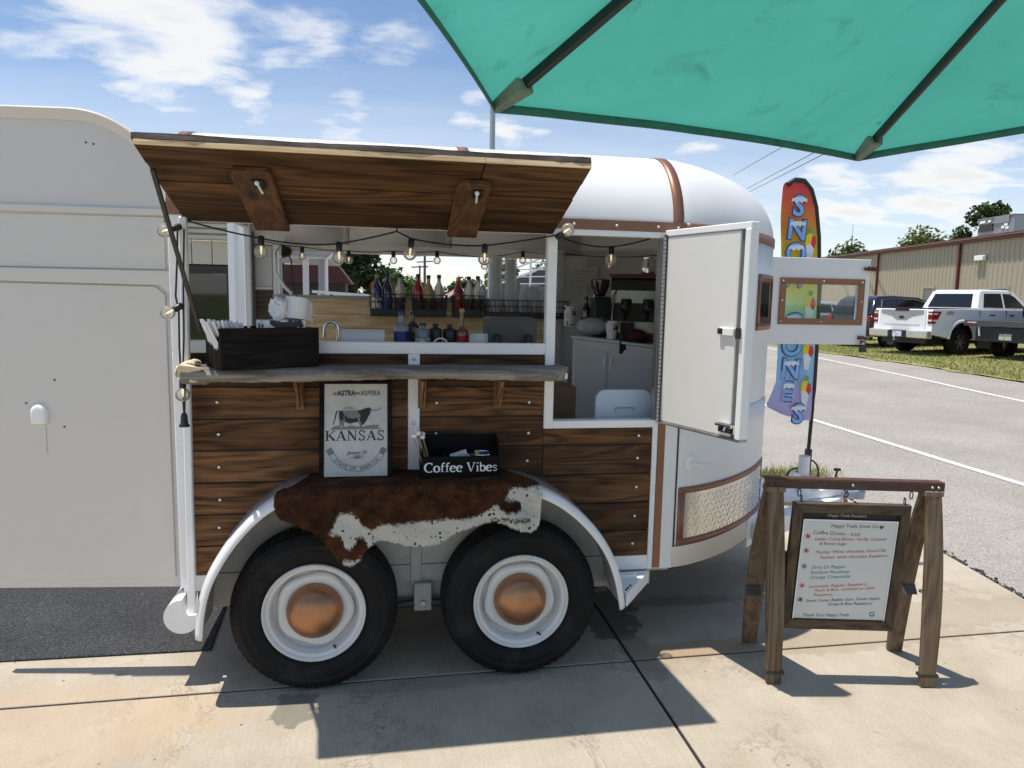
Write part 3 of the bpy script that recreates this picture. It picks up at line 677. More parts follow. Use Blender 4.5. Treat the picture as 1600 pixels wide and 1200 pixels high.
# far side: rear bit, sill, lining, header, window frame
wallbox(XR,2.2,0.383,1.655,WID-.03,WID,WHITE,'far_side_panel')
wallbox(XR,0.125,1.655,1.995,WID-.03,WID,WHITE,'far_side_panel')
wallbox(2.02,2.2,1.655,1.995,WID-.03,WID,WHITE,'far_side_panel')
wallbox(0.10,2.06,1.655,1.676,WID-.075,WID-.032,mat('grey window sill',(0.36,0.36,0.35),0.5,var=0.05),'window_sill')
wallbox(XR,2.2,1.985,2.012,WID-.03,WID,INNER,'far_header')
wallbox(0.11,2.05,1.955,2.012,WID-.06,WID-.032,CEIL,'far_header')
wallbox(0.105,0.135,1.2,2.0,WID-.07,WID-.032,CEIL,'far_post')
wallbox(2.02,2.06,1.2,2.0,WID-.07,WID-.032,INNER,'far_post')
for i, (z0,z1) in enumerate([(1.05,1.185),(1.187,1.32),(1.322,1.455),(1.457,1.552),(1.554,1.654)]):
    g = MB(); g.box(0.136,2.03,WID-.052,WID-.034,z0,z1); g.build('pine_board', PINE, T, bevel=0.003)
for (z0,z1) in [(1.42,1.562),(1.565,1.70)]:
    g = MB(); g.box(-0.045,0.10,WID-.052,WID-.034,z0,z1); g.build('wall_board', FRAMEW, T, bevel=0.003)
wallbox(-0.05,0.10,1.705,1.72,WID-.06,WID-.034,WHITE_TRIM,'frosted_window_frame')
wallbox(-0.045,0.095,1.722,1.99,WID-.045,WID-.034,mat('frosted plastic',(0.72,0.71,0.70),0.5,var=0.04),'frosted_pane')
# rear opening jamb on the far side
g = MB(); g.box(XR-.02,XR+.02,0.06,WID-.06,2.10,2.30); g.build('rear_header', INNER, T)
g = MB(); g.box(XR-.005,XR+.035,WID-.13,WID-.03,0.42,2.13); g.build('rear_jamb', WHITE_TRIM, T, bevel=0.004)
g = MB(); g.box(XR+.036,XR+.05,WID-.07,WID-.05,0.42,2.10); g.build('rear_jamb', mat('grey hinge strip',(0.16,0.15,0.14),0.6), T)
# floor, ceiling panels, nose bulkhead things
FLOORM = mat('pale bounce floor',(0.42,0.40,0.37),0.5,var=0.06,vscale=4)  # floor tone made pale to bounce light into the interior
wallbox(XR,2.2,0.36,0.40,0.031,WID-.031,FLOORM,'floor')
g = MB(); g.prism([(2.2,0.031)]+[tuple(nose(t/40,-.03)) for t in range(1,40)]+[(2.2,WID-.031)],'z',0.36,0.40); g.build('floor', DARK_STEEL, T)
for i in range(3):
    x0 = (XR+.03, 0.575, 1.255)[i]; x1 = (0.573,1.253,2.17)[i]
    g = MB(); rows = []
    for k in range(15):
        th = math.pi*k/14; y = HW-(HW-.05)*math.cos(th); 
        zz_ = ZE-0.012+0.30*math.sin(th)**0.6
        rows.append([(x0,y,zz_),(x1,y,zz_)])
    g.grid(rows); g.build('ceiling_panel', CEIL, T, smooth=40, solid=0.012)
for x in (0.574,1.254):
    g = MB(); rows = []
    for k in range(15):
        th = math.pi*k/14; y = HW-(HW-.05)*math.cos(th); zz_ = ZE-0.026+0.30*math.sin(th)**0.6
        rows.append([(x-.02,y,zz_),(x+.02,y,zz_)])
    g.grid(rows); g.build('ceiling_batten', INNER, T, smooth=40, solid=0.01)
fx = [0.062+0.0*i for i in range(1)]
def fpath(off=0.0, n=90):
    pts = []
    L_ = [FEND[0]]+FEND[1:]
    # dense points along the arch
    dens_ = []
    for (xa,za),(xb,zb) in zip(L_, L_[1:]):
        k = max(2,int(math.hypot(xb-xa,zb-za)/.02))
        for i in range(k):
            x = lerp(xa,xb,i/k); dens_.append(Vector((x, fend(x))) if xb-xa>.03 else Vector((x, lerp(za,zb,i/k))))
    dens_.append(Vector(L_[-1]))
    # one smoothing pass
    for _ in range(6):
        dens_ = [dens_[0]]+[(dens_[i-1]+dens_[i]*2+dens_[i+1])/4 for i in range(1,len(dens_)-1)]+[dens_[-1]]
    for i, p in enumerate(dens_):
        a_ = dens_[max(0,i-1)]; b_ = dens_[min(len(dens_)-1,i+1)]; t = (b_-a_).normalized(); pts.append(p+Vector((-t.y,t.x))*off)
    return pts
FP = fpath()
# underframe behind the wheels
g = MB(); g.prism([(p.x,p.y-.004) for p in fpath()][::2]+[(1.87,0.384),(0.075,0.384)],'y',-0.0125,-0.0115); g.build('wheel_well_panel', UNDER, T)
wallbox(0.09,1.86,0.462,0.466,-0.0135,-0.0127,DARK_STEEL,'well_seam',0)
wallbox(0.06,2.1,0.30,0.3825,0.012,0.06,UNDER,'chassis_rail')
wallbox(0.935,0.985,0.37,0.66,-0.022,-0.0127,UNDER,'well_strap',0.003)
wallbox(0.95,1.03,0.255,0.385,-0.05,-0.014,UNDER,'spring_hanger',0.004)
g = MB(); g.lathe([(0.012,0),(0.012,0.014),(0,0.014)],(0.99,-0.05,0.295),'y',12); g.build('bolt', STEEL, T)
g = MB(); g.tube([(0.55,-0.03,0.30),(0.75,-0.03,0.27),(0.99,-0.03,0.29),(1.2,-0.03,0.27),(1.4,-0.03,0.30)],0.02,8); g.build('leaf_spring', DARK_STEEL, T, smooth=40)
g = MB(); g.tube([(0.53,0.0,0.345),(0.53,WID,0.345)],0.04,12); g.tube([(1.415,0.0,0.345),(1.415,WID,0.345)],0.04,12); g.build('axle', DARK_STEEL, T, smooth=40)
g = MB(); g.box(0.1,2.15,0.25,0.31,0.28,0.36); g.box(0.1,2.15,WID-.21,WID-.15,0.28,0.36)
for x in (0.2,0.8,1.5,2.1): g.box(x,x+.06,0.06,WID-.06,0.30,0.3595)
g.build('chassis_frame', DARK_STEEL, T)
# --- fender over both wheels
g = MB(); prof_ = [(0.0,0.0),(-0.22,0.0),(-0.245,-0.002),(-0.262,-0.008),(-0.272,-0.020),(-0.274,-0.034)]
rows = []
for (y,off) in prof_: rows.append([(p.x,y,p.y) for p in fpath(off)])
g.grid(rows); fender = g.build('fender', mat('glossy fender paint',(0.74,0.74,0.735),0.16,var=0.02,vscale=4,spec=0.6,coat=0.6), T, smooth=50, solid=0.006, off=1)
g = MB(); rows = [[(p.x,y,p.y) for p in fpath(-0.012)] for y in (0.0,-0.255)]; g.grid(rows); g.build('fender_liner', UNDER, T, smooth=50)
# triangular brace behind the fender
g = MB(); g.prism([(1.884,-0.272),(2.085,-0.012),(1.86,-0.012),(1.872,-0.10)],'z',0.318,0.378); g.build('fender_brace', WHITE_TRIM, T, bevel=0.003)
g = MB(); g.box(1.885,1.99,-0.09,-0.075,0.379,0.392); g.build('brace_rib', WHITE_TRIM, T)
for (x,y) in ((1.895,-0.225),(1.91,-0.205),(1.93,-0.18)):
    g = MB(); g.lathe([(0.007,0),(0.005,0.004),(0,0.005)],(x,y,0.378),'z',8); g.build('bolt', DARK_STEEL, T)
g = MB(); g.obox((0.075,-0.262,0.44),(0.004,0,0.02),(0,0.006,0),(0,0,0.02)); g.build('reflector', WHITE_TRIM, T)
# --- wheels
def wheel(x, rot):
    w = thing('wheel', None, None, (x,-0.125,0.345)); w.parent = T; w.location = Vector((x,-0.125,0.345))-T.location
    RO, RIr = 0.345, 0.212
    g = MB(); g.lathe([(RIr-.004,-0.02),(RIr-.002,0.075),(RIr+.006,0.083),(0.226,0.088),(0.228,0.0905),(0.231,0.089),(0.245,0.096),(0.262,0.1005),(0.264,0.1030),(0.274,0.1035),(0.276,0.1018),(0.298,0.1010),(0.300,0.1025),(0.303,0.1010),(0.308,0.098),(0.327,0.088),(0.338,0.074),(0.344,0.055),(0.345,0.02),(0.345,-0.03),(0.338,-0.08),(0.30,-0.10),(RIr,-0.085),(RIr-.004,-0.02)],(0,0,0),'y',72)
    g.build('tyre', RUBBER, w, smooth=40, local=True)
    # tread blocks round the shoulder
    g = MB()
    for k in range(120):
        a = 2*math.pi*k/120; c, s = math.cos(a), math.sin(a); tx = Vector((-s,0,c)); rd = Vector((c,0,s))
        g.obox(rd*0.3365+Vector((0,-0.071+(0.005 if k%2 else 0),0)), tx*0.0062, Vector((0,0.013,0))+rd*0.004, rd*0.0042)
        g.obox(rd*0.3445+Vector((0,-0.025,0)), tx*0.0068, Vector((0,0.022,0)), rd*0.0025)
        g.obox(rd*0.3445+Vector((0,0.03,0)), tx*0.0068, Vector((0,0.022,0)), rd*0.004)
    t = g.build('tread', RUBBER, w, local=True); t['kind'] = 'stuff'
    g = MB(); g.lathe([(0.213,0.070),(0.2135,0.090),(0.209,0.094),(0.203,0.090),(0.198,0.080),(0.186,0.074),(0.178,0.055),(0.174,0.030),(0.162,0.018),(0.150,0.020),(0.143,0.034),(0.135,0.040),(0.112,0.042),(0.10,0.036),(0.09,0.034),(0,0.034)],(0,0,0),'y',64); rim = g.build('rim', RIM, w, smooth=35, local=True)
    # crimped ring holding the hub cap: slightly five-sided, so slots show at the rim well
    g = MB(); rows = []
    for (r0,h) in ((0.160,0.026),(0.158,0.044),(0.150,0.052),(0.138,0.053),(0.122,0.050),(0.112,0.046)):
        rows.append([((r0+ (0.0055*math.cos(5*a+rot) if r0>.13 else 0))*math.cos(a),-h,(r0+(0.0055*math.cos(5*a+rot) if r0>.13 else 0))*math.sin(a)) for a in [2*math.pi*i/80 for i in range(80)]])
    g.grid(rows, True); g.build('wheel_ring', RIM, w, smooth=35, local=True)
    g = MB(); g.lathe([(0.118,0.044),(0.118,0.060),(0.113,0.082),(0.101,0.103),(0.082,0.120),(0.058,0.131),(0.03,0.137),(0,0.139)],(0,0,0),'y',48); g.build('hub_cap', COPPER_HUB, w, smooth=50, local=True)
    a = -1.1+rot*.0; g = MB(); v_ = Vector((0.176*math.cos(a),-0.07,0.176*math.sin(a))); g.tube([v_,v_+Vector((0.008,-0.03,0.004))],[0.006,0.004],8); g.build('valve', DARK_STEEL, w, local=True)
    return w
wheel(0.5265,0.3); wheel(1.4149,1.2)
# --- nose lower door, copper framed tread plate, handle, window
SD0, SD1 = 0.012, 1.06
nose_strip(SD0-.008,SD1+.006,0.487,1.14,0.0015).build('door_seam', DARK_STEEL, T, smooth=40)
nose_strip(SD0,SD1,0.494,1.14,0.007).build('lower_door', WHITE, T, smooth=40, solid=0.005, off=-1)
FS0, FS1 = 0.018, 1.02; FZ0, FZ1 = 0.497, 0.785
nose_strip(FS0,FS1,FZ1-.030,FZ1,0.013).build('plate_frame', COPPER, T, smooth=40, solid=0.006, off=-1)
nose_strip(FS0,FS1,FZ0,FZ0+.030,0.013).build('plate_frame', COPPER, T, smooth=40, solid=0.006, off=-1)
nose_strip(FS0,FS0+.036,FZ0+.030,FZ1-.030,0.0128).build('plate_frame', COPPER, T, smooth=40, solid=0.006, off=-1)
nose_strip(FS1-.036,FS1,FZ0+.030,FZ1-.030,0.0128).build('plate_frame', COPPER, T, smooth=40, solid=0.006, off=-1)
TREAD = mat('aluminium tread plate', (0.68,0.655,0.60), 0.24, 0.95, var=0.10, vscale=8)  # slight warm cast in the colour stands for the concrete it reflects
nose_strip(FS0+.03,FS1-.03,FZ0+.025,FZ1-.025,0.0095).build('tread_plate', TREAD, T, smooth=40)
g = MB(); row = 0; zz_ = FZ0+.04
while zz_ < FZ1-.035:
    s_ = FS0+.05+(0.017 if row%2 else 0)
    while s_ < FS1-.045:
        p = nose_at(s_); p2 = nose_at(s_+.01); tx = (p2-p).normalized(); tx = Vector((tx.x,tx.y,0)); nn_ = Vector((tx.y,-tx.x,0)); po = nose_at(s_,0.0095); c = Vector((po.x,po.y,zz_))
        sg = 1 if (row + int(round((s_-FS0)/.034)))%2 else -1
        d = (tx*0.7+Vector((0,0,sg*.7))); e_ = (tx*0.7-Vector((0,0,sg*.7)))
        A = d*0.0165; B = e_*0.0050; H = nn_*0.0026
        g.add([c-A,c-B,c+A,c+B,c-A*.6+H,c-B*.5+H,c+A*.6+H,c+B*.5+H],[(4,5,6,7),(0,1,5,4),(1,2,6,5),(2,3,7,6),(3,0,4,7)])
        s_ += 0.034
    zz_ += 0.027; row += 1
t = g.build('tread_pattern', TREAD, T); t['kind'] = 'stuff'
for (s_,z) in ((FS0+.016,FZ1-.016),(FS0+.016,FZ0+.016),(0.35,FZ1-.014),(0.7,FZ1-.014),(0.4,FZ0+.016),(0.95,FZ1-.014)):
    p = nose_at(s_,0.0135); g = MB(); g.sphere((p.x,p.y,z),0.0045,8,5); g.build('rivet', COPPER, T, smooth=60)
# door handle
pb = nose_at(0.075,0.007); pe = nose_at(0.185,0.045)
g = MB(); g.lathe([(0.024,0),(0.023,0.010),(0.014,0.016),(0,0.017)],(pb.x,pb.y,0.905),'y',18); h_ = g.build('door_handle', WHITE_TRIM, T, smooth=50)
for v in h_.data.vertices: v.co.z *= 1.5
g = MB(); g.tube([(pb.x,pb.y-.01,0.908),(pb.x+.004,pb.y-.045,0.908),(pb.x+.03,pb.y-.05,0.903),(pe.x,pe.y-.01,0.893)],[0.008,0.008,0.0075,0.0055],8); g.build('door_lever', WHITE_TRIM, T, smooth=50)
# nose window: copper frame with a dark pane, partly behind the open leaf
WS0, WS1 = 0.66, 1.105
for (a_,b_,c_,d_) in ((WS0,WS1,1.795,1.832),(WS0,WS1,1.535,1.572),(WS0,WS0+.035,1.572,1.795),(WS1-.035,WS1,1.572,1.795)):
    nose_strip(a_,b_,c_,d_,0.010).build('nose_window_frame', COPPER, T, smooth=40, solid=0.008, off=-1)
nose_strip(WS0+.02,WS1-.02,1.56,1.81,0.004).build('nose_window_pane', mat('dark window glass',(0.02,0.022,0.024),0.06,spec=0.8), T, smooth=40)
# vertical seam and side lights on the nose
nose_strip(1.30,1.304,0.45,1.5,0.003).build('nose_seam', DARK_STEEL, T)
# --- upper door leaf, opened outwards from the jamb
HA = Vector((2.099,-0.012)); FB = Vector((2.262,-0.505)); dv = (FB-HA).normalized(); nv = Vector((dv.y,-dv.x))  # nv points to the nose side
nv = -nv if nv.x < 0 else nv
DZ0, DZ1 = 1.106, 2.002; DWid = (FB-HA).length
def leaf(a0,a1,z0,z1,t0,t1): # along the leaf, heights, thickness range (negative = face seen from the left)
    c = HA+dv*(a0+a1)/2+nv*(t0+t1)/2
    g = MB(); g.obox((c.x,c.y,(z0+z1)/2), Vector((dv.x,dv.y,0))*(a1-a0)/2, Vector((nv.x,nv.y,0))*(t1-t0)/2, (0,0,(z1-z0)/2)); return g
UD = leaf(0.012,DWid-.06,DZ0+.012,DZ1-.03,-0.004,0.030).build('upper_door', WHITE_DOOR, T, bevel=0.006, seg=2)
leaf(0,DWid,DZ1-.028,DZ1,-0.008,0.036).build('door_rim', WHITE_TRIM, T, bevel=0.003)
leaf(0.0,DWid,DZ0,DZ0+.011,-0.010,0.036).build('door_gasket', STEEL, T, bevel=0.002)
leaf(DWid-.030,DWid,DZ0+.011,DZ1-.028,-0.012,0.036).build('door_rim', WHITE_TRIM, T, bevel=0.003)
leaf(DWid-.058,DWid-.030,DZ0+.011,DZ1-.028,0.004,0.030).build('door_gasket', mat('grey weather strip',(0.13,0.13,0.13),0.6), T)
g = MB(); g.bar((HA.x-.003,HA.y-.010,DZ0+.01),(HA.x-.003,HA.y-.010,DZ1-.02),0.016,0.016,(1,0,0)); g.build('piano_hinge', DARK_STEEL, T)
g = MB()
for k in range(44): g.lathe([(0.0085,-0.008),(0.0085,0.008)],(HA.x-.012,HA.y-.012,DZ0+.02+k*0.0195),'z',8)
t = g.build('hinge_knuckles', STEEL, T); t['kind']='stuff'
def leafpt(a,z,t): c = HA+dv*a+nv*t; return Vector((c.x,c.y,z))
def leafbox(a,z,t,ha,hz,ht): 
    g = MB(); g.obox(leafpt(a,z,t), Vector((dv.x,dv.y,0))*ha, Vector((nv.x,nv.y,0))*ht, (0,0,hz)); return g
leafbox(DWid-.105,1.558,-0.009,0.042,0.016,0.006).build('door_latch', WHITE_TRIM, T, bevel=0.003)
leafbox(DWid-.135,1.560,-0.0165,0.012,0.012,0.003).build('latch_slot', BLACK, T)
leafbox(DWid-.030,1.555,-0.020,0.010,0.022,0.006).build('latch_plate', DARK_STEEL, T)
leafbox(DWid-.075,1.156,-0.010,0.045,0.020,0.005).build('bolt_plate', CHROME, T, bevel=0.002)
g = MB(); g.tube([leafpt(DWid-.125,1.168,-0.022),leafpt(DWid-.035,1.168,-0.022)],0.007,10); g.tube([leafpt(DWid-.07,1.168,-0.022),leafpt(DWid-.07,1.146,-0.03)],0.005,8); g.build('slide_bolt', CHROME, T, smooth=50)
leafbox(DWid-.075,1.148,-0.018,0.02,0.006,0.006).build('bolt_keeper', DARK_STEEL, T)
# --- hatch at the front, standing open along the centre line, copper framed window in it
HY = 0.872
def hb(x0,x1,z0,z1,y0,y1,m,name,bev=0.002): 
    g = MB(); g.box(x0,x1,y0,y1,z0,z1); return g.build(name,m,T,bevel=bev)
hx0, hx1, hz0, hz1 = 3.10, 3.812, 1.432, 1.962; wx0, wx1, wz0, wz1 = 3.238, 3.738, 1.588, 1.806
hb(hx0,hx1,wz1,hz1,HY,HY+.025,WHITE,'front_hatch'); hb(hx0,hx1,hz0,wz0,HY,HY+.025,WHITE,'front_hatch')
hb(hx0,wx0,wz0,wz1,HY,HY+.025,WHITE,'front_hatch'); hb(wx1,hx1,wz0,wz1,HY,HY+.025,WHITE,'front_hatch')
fw_ = 0.038
hb(wx0-fw_,wx1+fw_,wz1-.004,wz1+fw_-.004,HY-.010,HY-.0005,COPPER,'hatch_window_frame'); hb(wx0-fw_,wx1+fw_,wz0-fw_+.004,wz0+.004,HY-.010,HY-.0005,COPPER,'hatch_window_frame')
hb(wx0-fw_,wx0+.004,wz0+.004,wz1-.004,HY-.0098,HY-.0005,COPPER,'hatch_window_frame'); hb(wx1-.004,wx1+fw_,wz0+.004,wz1-.004,HY-.0098,HY-.0005,COPPER,'hatch_window_frame')
hb(wx0,wx1,wz0,wz1,HY+.010,HY+.014,CLEAR,'hatch_window_pane',0)
for (x,z) in ((wx0-.02,wz1+.014),(wx1+.018,wz1+.014),(wx0-.02,wz0-.016),(3.49,wz1+.016),(3.49,wz0-.016),(wx1+.018,1.70),(wx0-.02,1.70)):
    g = MB(); g.sphere((x,HY-.011,z),0.0045,8,5); g.build('rivet', WHITE_TRIM, T, smooth=60)
g = MB(); g.tube([(3.76,HY-.012,1.905),(3.80,HY-.016,1.905),(3.845,HY-.012,1.90)],0.010,8)
for k in range(3): g.tube([(3.785+k*.025,HY-.02,1.905)]+[(3.785+k*.025+.012*math.cos(a),HY-.02,1.905+.013*math.sin(a)) for a in (0.5,1.6,2.7,3.8,4.9,6.0)],0.004,6)
g.build('hatch_hasp', RUST, T, smooth=50)
g = MB(); g.tube([(3.75,HY-.015,1.475),(3.78,HY-.02,1.478),(3.80,HY-.016,1.47)],0.011,8); g.tube([(3.77,HY-.02,1.46)]+[(3.785+.018*math.cos(a),HY-.02,1.435+.02*math.sin(a)) for a in (3.1,2.2,1.57,.9,0)],0.0045,6); g.build('hatch_hasp', RUST, T, smooth=50)
hb(3.762,3.808,1.385,1.43,HY-.03,HY-.008,DARK_STEEL,'padlock',0.005)
# --- tongue, jack, coupler
g = MB(); g.prism([(2.85,0.35),(3.72,0.83),(3.72,0.93),(2.85,1.48),(2.85,1.40),(3.55,0.905),(3.55,0.865),(2.85,0.43)],'z',0.36,0.46); g.build('tongue', WHITE_TRIM, T, bevel=0.004)
g = MB(); g.prism([(2.80,0.36),(3.17,0.68),(3.17,0.76),(2.76,0.42)],'z',0.33,0.50); g.build('tongue_gusset', WHITE_TRIM, T)
g = MB(); g.prism([(3.05,0.68),(3.62,0.82),(3.72,0.86),(3.72,0.94),(3.62,0.98),(3.05,1.12)],'z',0.462,0.52); g.build('tongue_deck', WHITE_TRIM, T, bevel=0.006)
g = MB(); g.lathe([(0.045,0),(0.05,0.05),(0.03,0.085),(0,0.09)],(3.86,0.90,0.43),'z',16); g.bar((3.70,0.90,0.455),(3.86,0.90,0.465),0.075,0.05); g.build('coupler', mat('blue grey coupler',(0.30,0.38,0.50),0.4,0.5), T, bevel=0.008)
g = MB(); g.lathe([(0.034,0.10),(0.034,0.74)],(3.40,0.80,0),'z',16); g.lathe([(0.046,0.50),(0.046,0.62)],(3.40,0.80,0),'z',16); g.bar((3.36,0.80,0.60),(3.32,0.80,0.62),0.05,0.05); g.build('jack', WHITE_TRIM, T, smooth=40)
g = MB(); g.lathe([(0.02,-0.022),(0.072,-0.022),(0.078,-0.014),(0.078,0.014),(0.072,0.022),(0.02,0.022)],(3.36,0.76,0.085),'y',24); g.build('jack_wheel', mat('rusty jack wheel',(0.045,0.028,0.02),0.7,var=0.3,vscale=20), T, smooth=40)
g = MB(); g.tube([(3.47+.075*math.cos(a),0.86,0.60+.10*math.sin(a)) for a in [R(-20+14*i) for i in range(16)]],0.0055,8); g.tube([(3.38+.07*math.cos(a),0.85,0.56+.09*math.sin(a)) for a in [R(20+12*i) for i in range(12)]],0.0055,8); g.build('brake_cable', BLACK, T, smooth=50)
g = MB(); g.tube([(3.60,0.84,0.50),(3.64,0.83,0.56),(3.655,0.83,0.635)],0.007,8); g.tube([(3.635,0.83,0.64),(3.675,0.83,0.637)],0.010,8); g.build('crank_handle', RUST, T, smooth=50)
g = MB()
for k in range(9):
    a = k*0.6; c = Vector((3.705+0.006*math.sin(k*2.1),0.80-.003*k,0.51-.026*k)); ax = Vector((1,0,0)) if k%2 else Vector((0,1,0))
    g.tube([c+ax*0.011*math.cos(t)+Vector((0,0,0.020*math.sin(t))) for t in [2*math.pi*i/10 for i in range(10)]],0.0042,6,closed=True)
g.build('safety_chain', RUST, T, smooth=50)
# --- rear door leaf swung right back, facing the camera
RD0 = Vector((-0.048,0.062)); RD1 = Vector((-0.90,0.155)); rdv = (RD1-RD0).normalized(); rdn = Vector((-rdv.y,rdv.x)); rdn = rdn if rdn.y<0 else -rdn
RW = (RD1-RD0).length
def rdp(a,z,t): c = RD0+rdv*a+rdn*t; return Vector((c.x,c.y,z))
outl = [(0.0,0.385),(0.0,2.02)]+[(0.38-0.38*math.cos(R(6*i)), 2.015+0.38*math.sin(R(6*i))) for i in range(1,16)]+[(RW,2.397),(RW,0.385)]
def rdprism(poly,t0,t1,name,m,bev=0.003):
    g = MB(); n = len(poly); vs=[rdp(a,z,t0) for a,z in poly]+[rdp(a,z,t1) for a,z in poly]
    g.add(vs,[tuple(range(n)),tuple(range(2*n-1,n-1,-1))]+[(i,(i+1)%n,(i+1)%n+n,i+n) for i in range(n)]); return g.build(name,m,T,bevel=bev)
DOORM = mat('cream rear door paint',(0.66,0.635,0.59),0.48,var=0.018,vscale=1.4,bump=0.10,bscale=9,stain=(0.45,0.42,0.37),sscale=14,samt=0.06)  # the leaf's own cream, naturally darker than the trailer white
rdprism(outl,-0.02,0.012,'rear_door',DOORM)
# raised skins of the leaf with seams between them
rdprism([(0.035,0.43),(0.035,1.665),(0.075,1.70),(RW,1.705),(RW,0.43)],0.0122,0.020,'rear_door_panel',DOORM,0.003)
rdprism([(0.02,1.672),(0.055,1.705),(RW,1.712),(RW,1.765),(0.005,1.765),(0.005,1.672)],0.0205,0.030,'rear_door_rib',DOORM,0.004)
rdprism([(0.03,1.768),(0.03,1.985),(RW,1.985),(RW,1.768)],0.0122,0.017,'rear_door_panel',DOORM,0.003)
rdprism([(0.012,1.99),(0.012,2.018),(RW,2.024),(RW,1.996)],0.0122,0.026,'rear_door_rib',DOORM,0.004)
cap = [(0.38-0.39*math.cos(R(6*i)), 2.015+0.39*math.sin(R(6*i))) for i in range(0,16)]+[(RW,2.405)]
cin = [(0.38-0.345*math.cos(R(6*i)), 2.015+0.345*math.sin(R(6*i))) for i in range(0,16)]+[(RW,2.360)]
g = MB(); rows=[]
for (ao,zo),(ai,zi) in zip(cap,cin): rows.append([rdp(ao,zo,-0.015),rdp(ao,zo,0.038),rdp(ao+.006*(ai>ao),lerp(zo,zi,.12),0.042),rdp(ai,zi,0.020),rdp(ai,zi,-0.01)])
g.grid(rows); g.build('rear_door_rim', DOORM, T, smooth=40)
g = MB(); rows=[]
for k in range(7):
    a=math.pi/2*k/6; w=math.cos(a)**.55 if k<6 else 0.0; d=-0.036*math.sin(a)
    rows.append([(x*(.55+.45*w),d,z*(.6+.4*w)) for x,z in [(-.031,-.040),(-.033,0.012)]+[(-.033*math.cos(R(15*i)),.012+.036*math.sin(R(15*i))) for i in range(1,12)]+[(.033,.012),(.031,-.040)]])
g.grid(rows); g.f.append(tuple(range(6*15,7*15))); n15=15
for k in range(6): g.f.append((k*15,k*15+14,(k+1)*15+14,(k+1)*15))
hd = g.build('rear_door_latch', WHITE_TRIM, T, smooth=50, local=True)
hd.location = rdp(0.565,1.155,0.030)-T.location
rdprism([(0.545,0.985),(0.545,1.11),(0.59,1.11),(0.59,0.985)],0.0205,0.0235,'latch_strap',DOORM,0.001)
for (a,z) in ((0.47,1.10),(0.62,1.20),(0.30,2.27),(0.33,2.275),(0.50,1.30)):
    g = MB(); c=rdp(a,z,0.0215 if z<2 else 0.0125); g.sphere(c,0.005,7,5,(1,.4,.8)); g.build('door_hole', DARK_STEEL, T)
for z in (0.62,1.05,1.5,1.9):
    g = MB(); g.lathe([(0.010,-.045),(0.010,.045)],(-0.045,0.030,z),'z',10); g.build('door_hinge', WHITE_TRIM, T, smooth=40)
# ------------------------------------------------------------------ raised flap over the serving window (part of the trailer)
FO = Vector((0.0,-0.012,1.968)); fv = Vector((0,-0.588,0.185)).normalized(); fn = Vector((0,-fv.z,fv.y)); fn = fn if fn.z>0 else -fn; FL = 0.615
def fbox(x0,x1,v0,v1,n0,n1):
    g = MB(); c = FO+fv*(v0+v1)/2+fn*(n0+n1)/2; g.obox((( x0+x1)/2,c.y,c.z),((x1-x0)/2,0,0),fv*(v1-v0)/2,fn*(n1-n0)/2); return g
rf = random.Random(8)
vs_ = [0.0,0.118,0.240,0.352,0.478,0.612]
FPATCH = mat('worn paler wood',(0.22,0.11,0.045),0.75,var=0.3,vscale=30)
for i in range(5):
    if i == 4:
        fbox(0.012,1.170,vs_[i]+.003,vs_[i+1],0,0.021).build('flap_board', FLAPWOOD, T, bevel=0.003); fbox(1.174,1.562,vs_[i]+.003,vs_[i+1],0,0.021).build('flap_board', FLAPWOOD, T, bevel=0.003)
    else:
        d = rf.uniform(-.004,.002)
        fbox(0.012+rf.uniform(0,.004),1.562,vs_[i]+.003,vs_[i+1]-.002,d,0.021).build('flap_board', FLAPWOOD, T, bevel=0.004)
fbox(0.012,1.1725,0.6125,0.6165,0.001,0.0205).build('flap_edge', CUTWOOD, T); fbox(1.1745,1.562,0.6125,0.6165,0.001,0.0205).build('flap_edge', CUTWOOD, T)
# weathered outer boards on top, with a ragged front edge
for i in range(5):
    x1 = 1.562; g = MB(); poly = []
    n = 40
    for k in range(n+1):
        x = lerp(0.004,x1,k/n); poly.append((x, vs_[i+1]-.002+(0.006+0.004*math.sin(x*9)+rf.uniform(-.002,.002) if i==4 else 0)))
    poly = [(0.004,vs_[i]+.002)]+poly+[(x1,vs_[i]+.002)]
    m_ = len(poly); vv=[]
    for nn_ in (0.0225,0.043):
        for (x,v) in poly: c = FO+fv*v+fn*nn_; vv.append((x,c.y,c.z))
    g.add(vv,[tuple(range(m_)),tuple(range(2*m_-1,m_-1,-1))]+[(k,(k+1)%m_,(k+1)%m_+m_,k+m_) for k in range(m_)])
    g.build('flap_top_board', DARKTOP, T)
def batten(xa,xb,v0,v1):
    g = MB(); pts = [(xa+.015,v1),(xa,v1-.05),(xa+.004,v0),(xb+.004,v0),(xb,v1-.03),(xb-.005,v1)]
    vv=[]
    for nn_ in (-0.024,-0.0015):
        for (x,v) in pts: c = FO+fv*v+fn*nn_; vv.append((x,c.y,c.z))
    m_=len(pts); g.add(vv,[tuple(range(m_)),tuple(range(2*m_-1,m_-1,-1))]+[(k,(k+1)%m_,(k+1)%m_+m_,k+m_) for k in range(m_)])
    return g.build('batten', BATTEN, T, bevel=0.004)
batten(0.285,0.425,-0.022,0.505); batten(1.085,1.215,-0.022,0.49)
for xc in (0.375,1.165):
    fbox(xc-.022,xc+.022,0.395,0.455,-0.034,-0.0245).build('flap_latch', BLACK, T, bevel=0.003)
    a = FO+fv*0.45+fn*-0.037; b = FO+fv*0.37+fn*-0.037
    g = MB(); g.tube([(xc-.003,a.y,a.z),(xc+.004,b.y,b.z)],0.0045,8); g.sphere((xc-.003,a.y,a.z),0.009,8,6); g.build('latch_pin', WHITE_TRIM, T, smooth=50)
